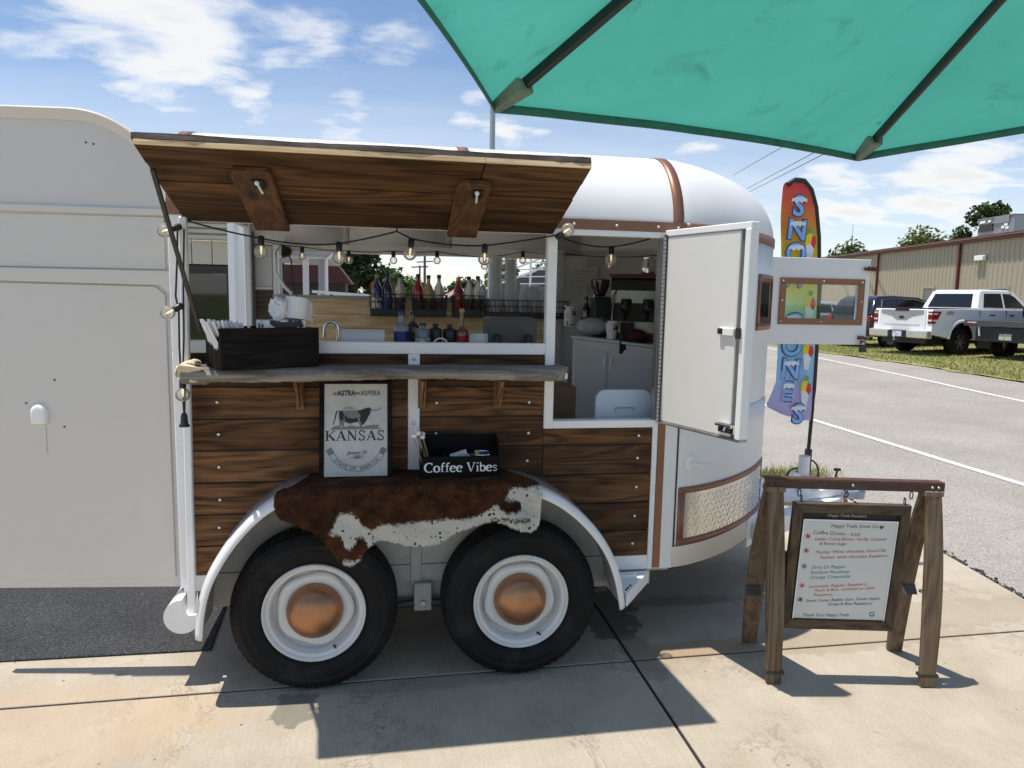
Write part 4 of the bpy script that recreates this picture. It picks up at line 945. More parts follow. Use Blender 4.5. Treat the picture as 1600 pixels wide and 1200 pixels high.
a = FO+fv*0.47+fn*-0.012
g = MB(); g.bar((0.03,a.y,a.z),(0.072,-0.055,1.52),0.014,0.012); g.build('flap_prop', DARK_STEEL, T)
# ------------------------------------------------------------------ live-edge shelf with brackets
SZ = 1.380
def shelf():
    rs = random.Random(4); g = MB(); rows = []; n = 90
    for i in range(n+1):
        x = lerp(0.03,1.605,i/n)
        fy = -0.205-0.016*math.sin(x*3.1+.4)-0.008*math.sin(x*11)+rs.uniform(-.002,.002)
        th = 0.052+0.006*math.sin(x*5)+rs.uniform(-.002,.002)+(0.012 if x<.12 else 0)
        if x > 1.55: fy += (x-1.55)*.9
        zt = SZ+rs.uniform(-.0006,.0006)
        rows.append([(x,0.0-.0145,zt),(x,fy+.02,zt),(x,fy+.004,zt-.006),(x,fy-.006,zt-th*.45),(x,fy+.006,zt-th*.9),(x,fy+.03,zt-th),(x,-.0145,zt-th)])
    g.grid(rows, True); m_=7; g.f.append(tuple(range(m_))); g.f.append(tuple(range(n*m_,n*m_+m_)))
    return g.build('shelf', SHELFW, T, smooth=50)
shelf()
# pale torn end of the shelf
g = MB(); rs = random.Random(9); rows = []
for i in range(9):
    t = i/8; a = lerp(R(200),R(60),t); rows.append([(0.055+0.045*math.cos(a)+rs.uniform(-.004,.004)-.01*(k%2), -0.19+0.03*k, 1.358+0.042*math.sin(a)+rs.uniform(-.004,.004)) for k in range(5)])
g.grid(rows); g.add([(0.03,-.222,1.392),(0.125,-.226,1.381),(0.095,-.20,1.3815),(0.035,-.19,1.40),(0.02,-.21,1.35),(0.10,-.225,1.329),(0.05,-.205,1.325)],[(0,1,2,3),(4,5,6),(0,3,4),(1,4,0)])
g.build('torn_shelf_end', mat('pale torn wood',(0.62,0.52,0.36),0.85,var=0.2,vscale=40,bump=0.5,bscale=80), T, solid=0.006)
for bx in (0.462,0.982,1.322):
    g = MB(); g.box(bx-.016,bx+.016,-0.026,-0.0085,1.185,1.325); g.build('shelf_bracket', BRACKET, T, bevel=0.003)
    g = MB(); g.prism([(-.027,1.324),(-.17,1.324),(-.165,1.30),(-.10,1.265),(-.05,1.215),(-.027,1.19)],'x',bx-.010,bx+.002); g.build('shelf_bracket', BRACKET, T, bevel=0.003)
    g = MB(); g.prism([(-.045,1.323),(-.13,1.323),(-.11,1.285),(-.07,1.24),(-.045,1.20)],'x',bx+.006,bx+.014); g.build('shelf_bracket', BRACKET, T, bevel=0.002)
g = MB(); g.box(1.585,1.625,-.10,-.09,1.325,1.352); g.build('shelf_tag', WHITE_TRIM, T)
# ------------------------------------------------------------------ black box on the shelf with straws and a carton in it
bo = thing('wooden_box', 'long black stained wooden box standing at the left end of the grey shelf', 'box', (0.203,-0.305,SZ+.001), math.atan2(0.187,0.349))
BLn, BDp, BHt = 0.396, 0.20, 0.162
def lb(g): return g
g = MB(); g.box(0,BLn,0,0.014,0.0,BHt); g.build('front_board', BOXWOOD, bo, bevel=0.003, local=True)
g = MB(); g.box(0,BLn,BDp-.014,BDp,0.0,BHt); g.build('back_board', BOXWOOD, bo, bevel=0.003, local=True)
g = MB(); g.box(0.001,0.015,0.0145,BDp-.0145,0.0,BHt-.002); g.build('end_board', BOXWOOD, bo, bevel=0.003, local=True)
g = MB(); g.box(BLn-.015,BLn-.001,0.0145,BDp-.0145,0.0,BHt-.002); g.build('end_board', BOXWOOD, bo, bevel=0.003, local=True)
g = MB(); g.box(0.0155,BLn-.0155,0.0145,BDp-.0145,0.002,0.014); g.build('base_board', BOXWOOD, bo, local=True)
def boxw(x,y,z):
    c, s = math.cos(bo.rotation_euler.z), math.sin(bo.rotation_euler.z); return Vector((bo.location.x+c*x-s*y, bo.location.y+s*x+c*y, bo.location.z+z))
# bundle of wrapped straws
st = thing('straw_bundle', 'loose bundle of white paper wrapped straws sticking out of the black box', 'straws', boxw(0.09,0.10,0.016))
rs = random.Random(31)
g = MB()
for i in range(170):
    px, py = rs.uniform(.022,.15), rs.uniform(.03,.17); a = boxw(px,py,0.03); b = boxw(px-rs.uniform(.025,.075),py+rs.uniform(-.02,.02),BHt+rs.uniform(-.008,.022)*(1-.55*(px-.02)/.13)+.012)
    d = (b-a).normalized(); s_ = d.cross(Vector((0,1,0.3))).normalized()*0.0035; n_ = d.cross(s_).normalized()*.0015
    g.obox((a+b)/2,(b-a)/2,s_,n_)
t = g.build('straw_wrapper', PAPER, st); t['kind'] = 'stuff'
ct = thing('paper_carton', 'white paper carton with black blotches resting on the black box', 'carton', boxw(0.27,0.09,BHt-.03))
ct.rotation_euler.z = bo.rotation_euler.z
def cowprint(name, white, black, scale, thr):
    m = bpy.data.materials.new(name); m.use_nodes = True; nt = m.node_tree; b = nt.nodes['Principled BSDF']; b.inputs['Roughness'].default_value = 0.6
    tc = N(nt,'ShaderNodeTexCoord'); n = N(nt,'ShaderNodeTexNoise',i_Scale=scale,i_Detail=2.0); L(nt,tc,'Object',n,'Vector')
    mr = N(nt,'ShaderNodeMapRange'); L(nt,n,0,mr,0); mr.inputs[1].default_value=thr; mr.inputs[2].default_value=thr+.02
    mx = N(nt,'ShaderNodeMix',data_type='RGBA'); L(nt,mr,0,mx,'Factor'); mx.inputs['A'].default_value=(*white,1); mx.inputs['B'].default_value=(*black,1); L(nt,mx,'Result',b,'Base Color'); return m
COW = cowprint('blotched print',(0.78,0.78,0.77),(0.02,0.02,0.02),26,0.56)
g = MB(); g.box(-0.085,0.085,-0.055,0.055,-0.01,0.058); g.build('carton_body', COW, ct, bevel=0.003, local=True)
g = MB(); g.prism([(-.07,.045),(-.02,.015),(.03,.02),(.075,.05),(.06,.052),(-.06,.052)],'y',-.0562,-.0556); g.build('carton_flap', BLACK, ct, local=True)
pr = thing('toilet_roll', 'white paper roll standing beside the crumpled tissue on the carton', 'paper roll', boxw(0.335,0.10,BHt+.03)); pr.rotation_euler = (R(-8),R(5),0)
g = MB(); g.lathe([(0.019,0.0),(0.047,0.0),(0.048,0.004),(0.048,0.086),(0.047,0.09),(0.019,0.09),(0.019,0.0)],(0,0,0),'z',28); g.build('roll', PAPER, pr, smooth=40, local=True)
g = MB(); g.lathe([(0.0185,0.002),(0.0185,0.088)],(0,0,0),'z',20); g.build('core', mat('brown card core',(0.12,0.085,0.055),0.8), pr, smooth=40, local=True)
g = MB(); g.grid([[(0.048,0.0,0.002),(0.048,0.0,0.088)],[(0.054,0.02,0.002),(0.052,0.02,0.086)],[(0.064,0.035,-.002),(0.060,0.036,0.07)],[(0.068,0.04,-.01),(0.062,0.045,0.05)]]); g.build('loose_sheet', PAPER, pr, smooth=60, local=True)
def crumple(name, label, cat, loc, r, seed, sc=(1,1,1)):
    rs = random.Random(seed); bm = bmesh.new(); bmesh.ops.create_icosphere(bm, subdivisions=3, radius=r)
    for v in bm.verts:
        n = v.co.normalized(); v.co = Vector((n.x*sc[0],n.y*sc[1],n.z*sc[2]))*r*(1+rs.uniform(-.22,.22))
    me = bpy.data.meshes.new(name); bm.to_mesh(me); bm.free(); me.materials.append(PAPER); o = bpy.data.objects.new(name, me); COL.objects.link(o); o.location = loc; return tag(o,label,cat)
crumple('crumpled_tissue','crumpled white tissue wad sitting on the carton left of the paper roll','tissue',boxw(0.262,0.10,BHt+.075),0.038,3,(.9,.8,1.25))
# ------------------------------------------------------------------ cowhide over the fender
ZBP = [(.384,.835),(.387,.815),(.394,.795),(.41,.782),(.44,.77),(.485,.755),(.53,.738),(.572,.696),(.598,.652),(.622,.613),(.648,.592),(.673,.583),(.695,.586),(.716,.600),(.74,.632),(.764,.661),(.79,.677),(.816,.681),(.86,.671),(.921,.652),(.974,.649),(1.015,.653),(1.054,.663),(1.10,.684),(1.134,.701),(1.19,.728),(1.242,.745),(1.29,.745),(1.325,.736),(1.38,.712),(1.423,.700),(1.448,.706),(1.464,.722),(1.473,.75),(1.476,.79),(1.477,.82)]
HIDEW = [  # white patches of the pelt, outline in (x, z) on the hanging face
 [(.638,.80),(.672,.802),(.705,.785),(.722,.742),(.755,.728),(.77,.718),(.80,.742),(.815,.752),(.85,.742),(.90,.748),(.97,.752),(1.03,.752),(1.075,.758),(1.105,.755),(1.15,.752),(1.20,.765),(1.235,.79),(1.262,.800),(1.275,.83),(1.33,.846),(1.335,.875),(1.37,.888),(1.40,.878),(1.43,.882),(1.60,.87),(1.60,.60),(.80,.60),(.752,.660),(.742,.700),(.70,.705),(.69,.665),(.665,.655),(.655,.70),(.64,.72),(.60,.72),(.615,.745)],
 [(.645,.598),(.66,.605),(.70,.597),(.73,.615),(.72,.56),(.65,.56)],
 [(1.40,.86),(1.415,.845),(1.42,.85),(1.43,.86)]]
HIDEB = [[(1.275,.835),(1.285,.80),(1.32,.782),(1.375,.782),(1.395,.805),(1.385,.835),(1.34,.842)],[(1.20,.752),(1.30,.748),(1.36,.745),(1.40,.735),(1.44,.745),(1.43,.76),(1.36,.765),(1.28,.765)]]
def inpoly(x,z,p):
    c = False; j = len(p)-1
    for i in range(len(p)):
        if (p[i][1]>z)!=(p[j][1]>z) and x < (p[j][0]-p[i][0])*(z-p[i][1])/(p[j][1]-p[i][1])+p[i][0]: c = not c
        j = i
    return c
def hide():
    cols = []; n = 300; white = []; rs = random.Random(12)
    FO_ = fpath(0.010)
    fz = sorted((p.x,p.y) for p in FO_)
    for i in range(n+1):
        x = lerp(0.384,1.477,i/n); zf = interp(fz,x); zb = sinterp(ZBP,x)+0.0028*math.sin(x*210)*math.sin(x*67)+rs.uniform(-.0015,.0015)
        e = min(1,(x-.384)/.05,(1.477-x)/.05)
        yb = lerp(-0.20,-0.035,min(1,max(0,e))**.5)
        if x>1.36: yb = lerp(-.06,-.21,(x-1.36)/.117)
        if x<.50: yb = lerp(-.24,-.13,(x-.384)/.116) - 0.03*math.sin(x*60)
        wv = 0.012*math.sin(x*15)+0.007*math.sin(x*37+1)
        col = []
        for k in range(9): col.append(Vector((x,lerp(yb,-0.262,k/8),zf+0.004+0.003*math.sin(x*31+k))))
        for k in range(1,6):
            a = k/5*math.pi/2; col.append(Vector((x,-0.262-0.026*math.sin(a),zf+0.004-0.026*(1-math.cos(a)))))
        z0 = zf-0.022
        m_ = 40
        for k in range(1,m_+1):
            t = k/m_; z = lerp(z0, min(zb,z0-.004), t); col.append(Vector((x+0.0*t, -0.288-wv*t-0.016*t*math.sin(x*9+2)-0.004*math.sin(z*45+x*22), z)))
        cols.append(col)
    g = MB(); g.grid(cols)
    o = g.build('cowhide', None, None, smooth=60, solid=0.0025, off=0, shift=False)
    me = o.data; at_ = me.attributes.new('white','FLOAT','POINT')
    # spread the hard patch edges a little so the noise in the material can fray them
    for v in me.vertices:
        x, z = v.co.x, v.co.z; s_ = 0
        if v.co.y > -0.27: z = z+ (-0.262-v.co.y)*-0.25
        for (dx,dz) in ((0,0),(.011,0),(-.011,0),(0,.011),(0,-.011),(.008,.008),(-.008,-.008),(.008,-.008),(-.008,.008)):
            w = any(inpoly(x+dx,z+dz,p) for p in HIDEW) and not any(inpoly(x+dx,z+dz,p) for p in HIDEB)
            s_ += w
        at_.data[v.index].value = s_/9
    m = bpy.data.materials.new('brown and white pelt'); m.use_nodes = True; nt = m.node_tree; b = nt.nodes['Principled BSDF']; b.inputs['Roughness'].default_value=0.75
    b.inputs['Specular IOR Level'].default_value = 0.2
    at2 = N(nt,'ShaderNodeAttribute',attribute_name='white'); geo = N(nt,'ShaderNodeNewGeometry')
    n1 = N(nt,'ShaderNodeTexNoise',i_Scale=75.0,i_Detail=5.0,i_Roughness=0.7); L(nt,geo,'Position',n1,'Vector')
    n2 = N(nt,'ShaderNodeTexNoise',i_Scale=17.0,i_Detail=6.0,i_Roughness=0.7); L(nt,geo,'Position',n2,'Vector')
    n5 = N(nt,'ShaderNodeTexNoise',i_Scale=32.0,i_Detail=5.0,i_Roughness=0.7); L(nt,geo,'Position',n5,'Vector')
    f = M_(nt,'ADD',at2.outputs['Fac'],M_(nt,'MULTIPLY',M_(nt,'SUBTRACT',M_(nt,'ADD',M_(nt,'MULTIPLY',n1.outputs[0],.6),M_(nt,'MULTIPLY',n5.outputs[0],.4)),0.5),2.2))
    mr = N(nt,'ShaderNodeMapRange'); nt.links.new(f,mr.inputs[0]); mr.inputs[1].default_value=0.30; mr.inputs[2].default_value=0.40
    sp = N(nt,'ShaderNodeTexVoronoi',i_Scale=58.0); L(nt,geo,'Position',sp,'Vector')
    sc_ = N(nt,'ShaderNodeSeparateColor'); L(nt,sp,'Color',sc_,0)
    rad_ = M_(nt,'MULTIPLY',sc_.outputs[1],0.42); spot = M_(nt,'MULTIPLY',M_(nt,'LESS_THAN',M_(nt,'ADD',sp.outputs['Distance'],M_(nt,'MULTIPLY',M_(nt,'SUBTRACT',n1.outputs[0],.5),1.1)),rad_),M_(nt,'GREATER_THAN',sc_.outputs[0],0.60))
    rb = N(nt,'ShaderNodeValToRGB'); L(nt,n2,0,rb,0); e=rb.color_ramp.elements; e[0].position=.3; e[0].color=(.014,.0055,.003,1); e[1].position=.74; e[1].color=(.150,.056,.022,1)
    wh = N(nt,'ShaderNodeMix',data_type='RGBA'); nt.links.new(spot,wh.inputs['Factor']); wh.inputs['A'].default_value=(.78,.74,.66,1); wh.inputs['B'].default_value=(.07,.04,.025,1)
    mx = N(nt,'ShaderNodeMix',data_type='RGBA'); L(nt,mr,0,mx,'Factor'); L(nt,rb,0,mx,'A'); L(nt,wh,'Result',mx,'B'); L(nt,mx,'Result',b,'Base Color')
    mpf = N(nt,'ShaderNodeMapping'); mpf.inputs['Scale'].default_value=(1,1,.25); L(nt,geo,'Position',mpf,0)
    nb = N(nt,'ShaderNodeTexNoise',i_Scale=260.0,i_Detail=3.0); L(nt,mpf,0,nb,'Vector')
    hsum = M_(nt,'ADD',nb.outputs[0],M_(nt,'MULTIPLY',n2.outputs[0],2.5))
    bp = N(nt,'ShaderNodeBump',i_Strength=1.0,i_Distance=0.007); nt.links.new(hsum,bp.inputs['Height']); L(nt,bp,0,b,'Normal')
    me.materials.clear(); me.materials.append(m)
    # short lying hair over the whole pelt
    hv=[]; hf=[]; hw=[]; nr=len(cols[0]); whv=[a_.value for a_ in at_.data]; cov=[v.co.copy() for v in me.vertices]
    key={}
    for i_,c_ in enumerate(cov): key[(round(c_.x,4),round(c_.y,4),round(c_.z,4))]=whv[i_]
    for k_ in range(85000):
        i=rs.randrange(len(cols)-1); j=min(nr-2,int(nr*rs.random()**.8)); u=rs.random(); w=rs.random()
        p=cols[i][j].lerp(cols[i+1][j],u).lerp(cols[i][j+1].lerp(cols[i+1][j+1],u),w); q_=cols[i][j]; wv_=key.get((round(q_.x,4),round(q_.y,4),round(q_.z,4)),0)
        dn=(cols[i][j+1]-cols[i][j])
        if dn.length<1e-6: continue
        dn.normalize(); tx=(cols[i+1][j]-cols[i][j]); 
        if tx.length<1e-6: continue
        tx.normalize(); nn=tx.cross(dn); nn=nn if (nn.y<0 or nn.z>0.5) else -nn
        l=rs.uniform(.006,.013); d=(dn+nn*rs.uniform(.15,.45)+tx*rs.uniform(-.35,.35)).normalized(); s_=tx*0.0007; p=p+nn*.0012
        b_=len(hv); hv+=[tuple(p-s_),tuple(p+s_),tuple(p+d*l)]; hf.append((b_,b_+1,b_+2)); hw+=[wv_]*3
    hm=bpy.data.meshes.new('hair'); hm.from_pydata(hv,[],hf); ha=hm.attributes.new('white','FLOAT','POINT'); ha.data.foreach_set('value',hw); hm.materials.append(m)
    ho=bpy.data.objects.new('hair',hm); COL.objects.link(ho); ho.parent=o; ho['kind']='stuff'
    tag(o,'brown and white cowhide draped over the white double fender','cowhide')
    return o
hide()
# ------------------------------------------------------------------ lettering helpers
def text_obj(s, size, mat_, parent, matrix, name='lettering', extrude=0.0004, align='CENTER', shear=0.0, spacing=1.0, sx=1.0, bold=0.0):
    cu = bpy.data.curves.new(name,'FONT'); cu.body = s; cu.size = size; cu.align_x = align; cu.align_y = 'CENTER'; cu.extrude = extrude; cu.offset = bold; cu.shear = shear; cu.space_character = spacing; cu.resolution_u = 3
    o = bpy.data.objects.new(name, cu); COL.objects.link(o)
    dg = bpy.context.evaluated_depsgraph_get(); me = bpy.data.meshes.new_from_object(o.evaluated_get(dg)); bpy.data.objects.remove(o); bpy.data.curves.remove(cu)
    for v in me.vertices: v.co.x *= sx
    me.materials.clear(); me.materials.append(mat_)
    q = bpy.data.objects.new(name, me); COL.objects.link(q); q.parent = parent; q.matrix_local = matrix; return q
# serif glyphs drawn as strokes: (list of points, start width, end width)
def _arc(cx,cy,rx,ry,a0,a1,n=14): return [(cx+rx*math.cos(R(a0+(a1-a0)*i/n)),cy+ry*math.sin(R(a0+(a1-a0)*i/n))) for i in range(n+1)]
TK, TN = 0.15, 0.065
GL = {
 'C': (0.72,[(_arc(.40,.35,.34,.36,50,310,24),TN,TN,'o'),([(.62,.72),(.62,.50)],.04,.03)]),
 'o': (0.56,[(_arc(.27,.23,.21,.235,0,360,24),0,0,'o')]),
 'f': (0.38,[([(.16,.0),(.16,.56)],.10,.10),(_arc(.29,.56,.13,.13,180,60,8),.09,.09),([(.04,.45),(.32,.45)],.045,.045),([(.04,.015),(.28,.015)],.04,.04)]),
 'e': (0.52,[(_arc(.26,.23,.20,.235,15,320,20),0,0,'o'),([(.08,.26),(.44,.27)],.045,.045)]),
 'V': (0.76,[([(.13,.68),(.38,.0)],.12,.10),([(.64,.68),(.38,.0)],.055,.05),([(.02,.69),(.26,.69)],.04,.04),([(.52,.69),(.74,.69)],.04,.04)]),
 'i': (0.28,[([(.14,.0),(.14,.45)],.10,.10),([(.03,.015),(.25,.015)],.04,.04),([(.05,.44),(.15,.44)],.04,.05),([(.14,.60),(.14,.70)],.10,.10)]),
 'b': (0.56,[([(.12,.0),(.12,.70)],.09,.09),(_arc(.29,.23,.19,.225,140,-150,18),.05,.05,'o'),([(.02,.69),(.13,.69)],.04,.05)]),
 's': (0.44,[([(.35,.36),(.30,.43),(.20,.46),(.11,.42),(.09,.35),(.14,.28),(.26,.22),(.34,.16),(.33,.07),(.25,.01),(.14,.01),(.07,.08)],.055,.055)]),
 'K': (0.74,[([(.14,.0),(.14,.68)],.12,.12),([(.60,.68),(.20,.30)],.05,.05),([(.28,.38),(.62,.03)],.11,.13),([(.02,.015),(.27,.015)],.04,.04),([(.02,.675),(.27,.675)],.04,.04),([(.50,.675),(.72,.675)],.04,.04),([(.52,.015),(.76,.015)],.04,.04)]),
 'A': (0.76,[([(.10,.0),(.36,.68)],.05,.05),([(.36,.68),(.62,.0)],.12,.13),([(.20,.23),(.52,.23)],.045,.045),([(.0,.015),(.21,.015)],.04,.04),([(.50,.015),(.75,.015)],.04,.04)]),
 'N': (0.78,[([(.14,.0),(.14,.68)],.05,.05),([(.14,.68),(.62,.0)],.13,.12),([(.62,.68),(.62,.0)],.05,.05),([(.02,.015),(.26,.015)],.04,.04),([(.0,.675),(.2,.675)],.04,.04),([(.51,.675),(.74,.675)],.04,.04)]),
 'S': (0.58,[([(.46,.53),(.42,.63),(.30,.69),(.17,.66),(.11,.56),(.14,.45),(.28,.36),(.42,.27),(.47,.16),(.42,.05),(.29,.0),(.15,.03),(.08,.15)],.08,.08),([(.47,.68),(.46,.50)],.04,.03),([(.08,.0),(.08,.18)],.04,.03)]),
 ' ': (0.30,[])}
def serif_text(s, size, mat_, parent, matrix, name='lettering', track=0.0):
    g = MB(); x = 0.0; g.raw = True
    wtot = sum(GL[c][0]+track for c in s)-track; x = -wtot/2
    lay = 0
    for c in s:
        adv, st_ = GL[c]
        for S_ in st_:
            pts, w0, w1 = S_[0], S_[1], S_[2]; rnd = len(S_)>3
            m_ = len(pts); vs=[]
            lay = (lay+1)%5
            for i,(px,py) in enumerate(pts):
                a=pts[max(0,i-1)]; b=pts[min(m_-1,i+1)]; d=Vector((b[0]-a[0],b[1]-a[1])).normalized(); n_=Vector((-d.y,d.x))
                w = (TN+(TK-TN)*abs(d.y)**1.3) if rnd else lerp(w0,w1,i/max(1,m_-1))
                for sg in (1,-1): vs.append(((x+px)*size+n_.x*w/2*size*sg,(py-.34)*size+n_.y*w/2*size*sg,lay*0.00008))
            g.add(vs,[(2*i,2*i+1,2*i+3,2*i+2) for i in range(m_-1)])
        x += adv+track
    o = g.build(name, mat_, parent, local=True, shift=False); o.matrix_local = matrix; return o
INK = mat('black print ink',(0.022,0.022,0.024),0.7,var=0.1); WINK = mat('white lettering paint',(0.82,0.82,0.80),0.6,var=0.03)
FACE = Matrix(((1,0,0,0),(0,0,-1,0),(0,1,0,0),(0,0,0,1)))   # local XY writing onto the XZ plane facing -Y
def face(x,y,z,rot=0.0): return Matrix.Translation((x,y,z))@FACE@Matrix.Rotation(rot,4,'Z')
# ------------------------------------------------------------------ the longhorn poster
po = thing('framed_poster','black framed longhorn poster lettered KANSAS leaning on the plank siding','poster',(0.699,-0.16,0.897))
po.rotation_euler = (R(-13),0,R(0))
PW, PH = 0.305, 0.435
g = MB(); g.box(-PW/2,PW/2,0.0,0.018,0,0.02); g.build('frame_bar', BOXWOOD, po, bevel=0.002, local=True)
g = MB(); g.box(-PW/2,PW/2,0.0,0.018,PH-.02,PH); g.build('frame_bar', BOXWOOD, po, bevel=0.002, local=True)
for sx_ in (-1,1):
    g = MB(); x=sx_*(PW/2-.010); g.box(x-.010,x+.010,0.0005,0.0178,0.0202,PH-.0202); g.build('frame_bar', BOXWOOD, po, bevel=0.002, local=True)
PRINT = mat('aged grey poster paper',(0.55,0.54,0.505),0.7,var=0.12,vscale=9,stain=(0.33,0.32,0.29),sscale=16,samt=0.35)
g = MB(); g.box(-PW/2+.0205,PW/2-.0205,0.006,0.012,0.0205,PH-.0205); g.build('print_panel', PRINT, po, local=True)
yf = 0.0054
def pl(poly, m_, y=yf, name='print'):
    g = MB(); g.prism(poly,'y',y-.0003,y); return g.build(name, m_, po, local=True)
MIDG = mat('grey print ink',(0.21,0.20,0.19),0.7,var=0.25,vscale=60,stain=(0.06,0.06,0.06),sscale=60,samt=0.8); PALE = mat('pale print ink',(0.58,0.57,0.54),0.7,var=0.08,vscale=20)
def pq(X,Y): return (-PW/2+.0205+(X-112)/(765-112)*(PW-.041), PH-.0205-(Y-95)/(1065-95)*(PH-.041))
PP = lambda L_: [pq(*p) for p in L_]
pl(PP([(560,680),(640,690),(690,740),(745,740),(745,850),(640,870),(600,790)]),PALE,yf+.0003)
pl(PP([(290,365),(320,340),(395,330),(430,365)]),mat('tan print ink',(0.33,0.30,0.26),.7),yf+.0002)
pl(PP([(262,378),(440,374),(500,365),(540,350),(575,342),(598,355),(612,366),(660,368),(690,352),(708,330),(706,352),(680,374),(640,380),(604,378),(592,400),(583,425),(570,432),(556,470),(530,510),(505,535),(497,550),(495,568),(478,568),(474,520),(462,500),(420,504),(392,512),(378,528),(360,512),(320,500),(312,520),(322,545),(318,565),(300,568),(296,540),(288,520),(284,545),(282,570),(264,568),(268,520),(262,480),(258,430)]),MIDG,yf)
pl(PP([(455,385),(500,370),(540,352),(575,345),(590,370),(578,420),(556,465),(530,505),(505,530),(490,505),(478,470),(486,430),(470,410)]),INK,yf-.0004)
pl(PP([(318,420),(350,450),(400,462),(455,455),(460,495),(400,508),(350,505),(322,480)]),INK,yf-.0003)
pl(PP([(262,380),(300,378),(318,430),(300,490),(270,470)]),INK,yf-.0002)
pl(PP([(262,378),(246,386),(238,420),(226,470),(205,525),(198,520),(214,480),(222,430),(232,385),(250,374)]),INK,yf-.0001)
pl(PP([(175,572),(210,545),(250,532),(290,560),(340,545),(390,530),(430,545),(500,548),(560,535),(620,528),(685,530),(660,560),(690,560),(690,575),(175,577)]),MIDG,yf+.0001)
g_ = serif_text('KANSAS', 0.060, INK, po, face(-0.003,yf-.0006,pq(0,640)[1])); g_.scale.x *= 0.99
t_ = text_obj('ASTRA',0.032,INK,po,face(pq(338,0)[0],yf-.0005,pq(0,195)[1]),sx=.76,bold=.0009); text_obj('ASPERA',0.032,INK,po,face(pq(590,0)[0],yf-.0005,pq(0,195)[1]),sx=.76)
text_obj('AD',0.019,INK,po,face(pq(224,0)[0],yf-.0005,pq(0,200)[1]),sx=.8); text_obj('PER',0.017,INK,po,face(pq(454,0)[0],yf-.0005,pq(0,198)[1]),sx=.8)
text_obj('January 29',0.021,INK,po,face(pq(447,0)[0],yf-.0005,pq(0,820)[1]),shear=.3,sx=.9); text_obj('-1861-',0.022,INK,po,face(pq(450,0)[0],yf-.0005,pq(0,866)[1]),shear=.3)
# ribbon with curved lettering
cxp, czp = pq(445,700); 
def rib(a,r): return (cxp+r*math.sin(R(a)), czp-r*math.cos(R(a)))
for r_ in (0.107,0.128): pl([rib(-62+4*i,r_) for i in range(32)]+[rib(62-4*i,r_-.0016) for i in range(32)],INK,yf-.0002)
for sg in (-1,1):
    a=rib(62*sg,.107); b=rib(62*sg,.128); pl([a,b,(b[0]+.016*sg,b[1]+.024),(b[0]+.006*sg,b[1]+.028),(b[0]-.006*sg,b[1]+.036),(a[0]+.002*sg,a[1]+.012)],MIDG,yf-.0003)
wd = 'STATE OF AMERICA'
for i,c in enumerate(wd):
    if c==' ': continue
    a=-47+94*i/(len(wd)-1); p=rib(a,.1175); text_obj(c,0.0175,INK,po,face(p[0],yf-.0006,p[1],R(a)))
# ------------------------------------------------------------------ Coffee Vibes box and what it holds
cb = thing('coffee_caddy','black slant sided caddy lettered Coffee Vibes on the cowhide','caddy',(1.142,-0.145,0.912),R(0)); cb.scale=(1,1,1)
CW = 0.168
def cbx(x0,x1,y0,y1,z0,z1,name): g=MB(); g.box(x0,x1,y0,y1,z0,z1); return g.build(name,BLACKW,cb,bevel=0.002,local=True)
BLACKW = mat('black painted wood',(0.006,0.006,0.006),0.7,var=0.15,vscale=30,spec=0.12)
cbx(-CW,CW,-0.055,-0.047,0,0.092,'front_board'); cbx(-CW,CW,0.068,0.076,0,0.165,'back_board'); cbx(-CW+.0005,CW-.0005,-0.0465,0.0675,0.0,0.008,'base_board')
for sg in (-1,1):
    g=MB(); x=sg*(CW-.0045); g.prism([(-.0465,.009),(.0675,.009),(.0675,.160),(.03,.165),(-.01,.15),(-.038,.115),(-.0465,.09)],'x',x-.004,x+.004); g.build('side_board',BLACKW,cb,bevel=0.002,local=True)
cbx(-.075,-.069,-0.046,0.067,0.009,0.11,'divider')
serif_text('Coffee Vibes',0.0545,WINK,cb,face(0,-0.0556,0.045),track=-.012)
def held(name,label,cat,x,y,z): return thing(name,label,cat,(cb.location.x+x,cb.location.y+y,cb.location.z+z))
sk = held('stir_sticks','bunch of wooden stir sticks with fluffy white tops in the caddy','stir sticks',-.135,0.0,0.01)
rs=random.Random(2); g=MB(); gw=MB()
for i in range(16):
    a=Vector((rs.uniform(-.018,.018),rs.uniform(-.03,.03),0.0)); b=a+Vector((rs.uniform(-.075,-.02),rs.uniform(-.02,.0),rs.uniform(.16,.19))); g.bar(a,b,.006,.0025); 
    if i<7: gw.sphere(b,0.013,8,5,(1,1,.8))
g.build('stick',mat('pale stick wood',(0.36,0.27,0.18),.8,var=.3,vscale=60),sk,local=True)['kind']='stuff'; gw.build('paper_tip',PAPER,sk,smooth=60,local=True)['kind']='stuff'
bw = held('sugar_bowl','small white bowl of sugar packets in the caddy','bowl',0.0,0.005,0.078)
g=MB(); g.lathe([(0.02,-.06),(0.034,-.05),(0.044,-.01),(0.046,0.006),(0.044,0.008),(0.040,-.005),(0,-.03)],(0,0,0),'z',24); g.build('bowl',PAPER,bw,smooth=50,local=True)
for i in range(3):
    g=MB(); g.obox((-.01+.012*i,0,.012+.004*i),(.014,0,.004),(0,.02,.003),(0,0,.0015)); g.build('packet',PAPER,bw,local=True)
tn = held('tin_of_lids','round teal rimmed tin beside the sugar bowl in the caddy','tin',0.095,0.005,0.07)
g=MB(); g.lathe([(0.0,-.045),(0.048,-.045),(0.048,0.022),(0.045,0.024),(0.043,0.01),(0,0.008)],(0,0,0),'z',24); g.build('tin',mat('teal grey tin',(0.06,0.13,0.13),.3,.5),tn,smooth=50,local=True)
g=MB(); g.tube([(.047*math.cos(a),.047*math.sin(a),.022) for a in [2*math.pi*i/24 for i in range(24)]],.003,6,closed=True); g.build('rim',CHROME,tn,smooth=50,local=True)
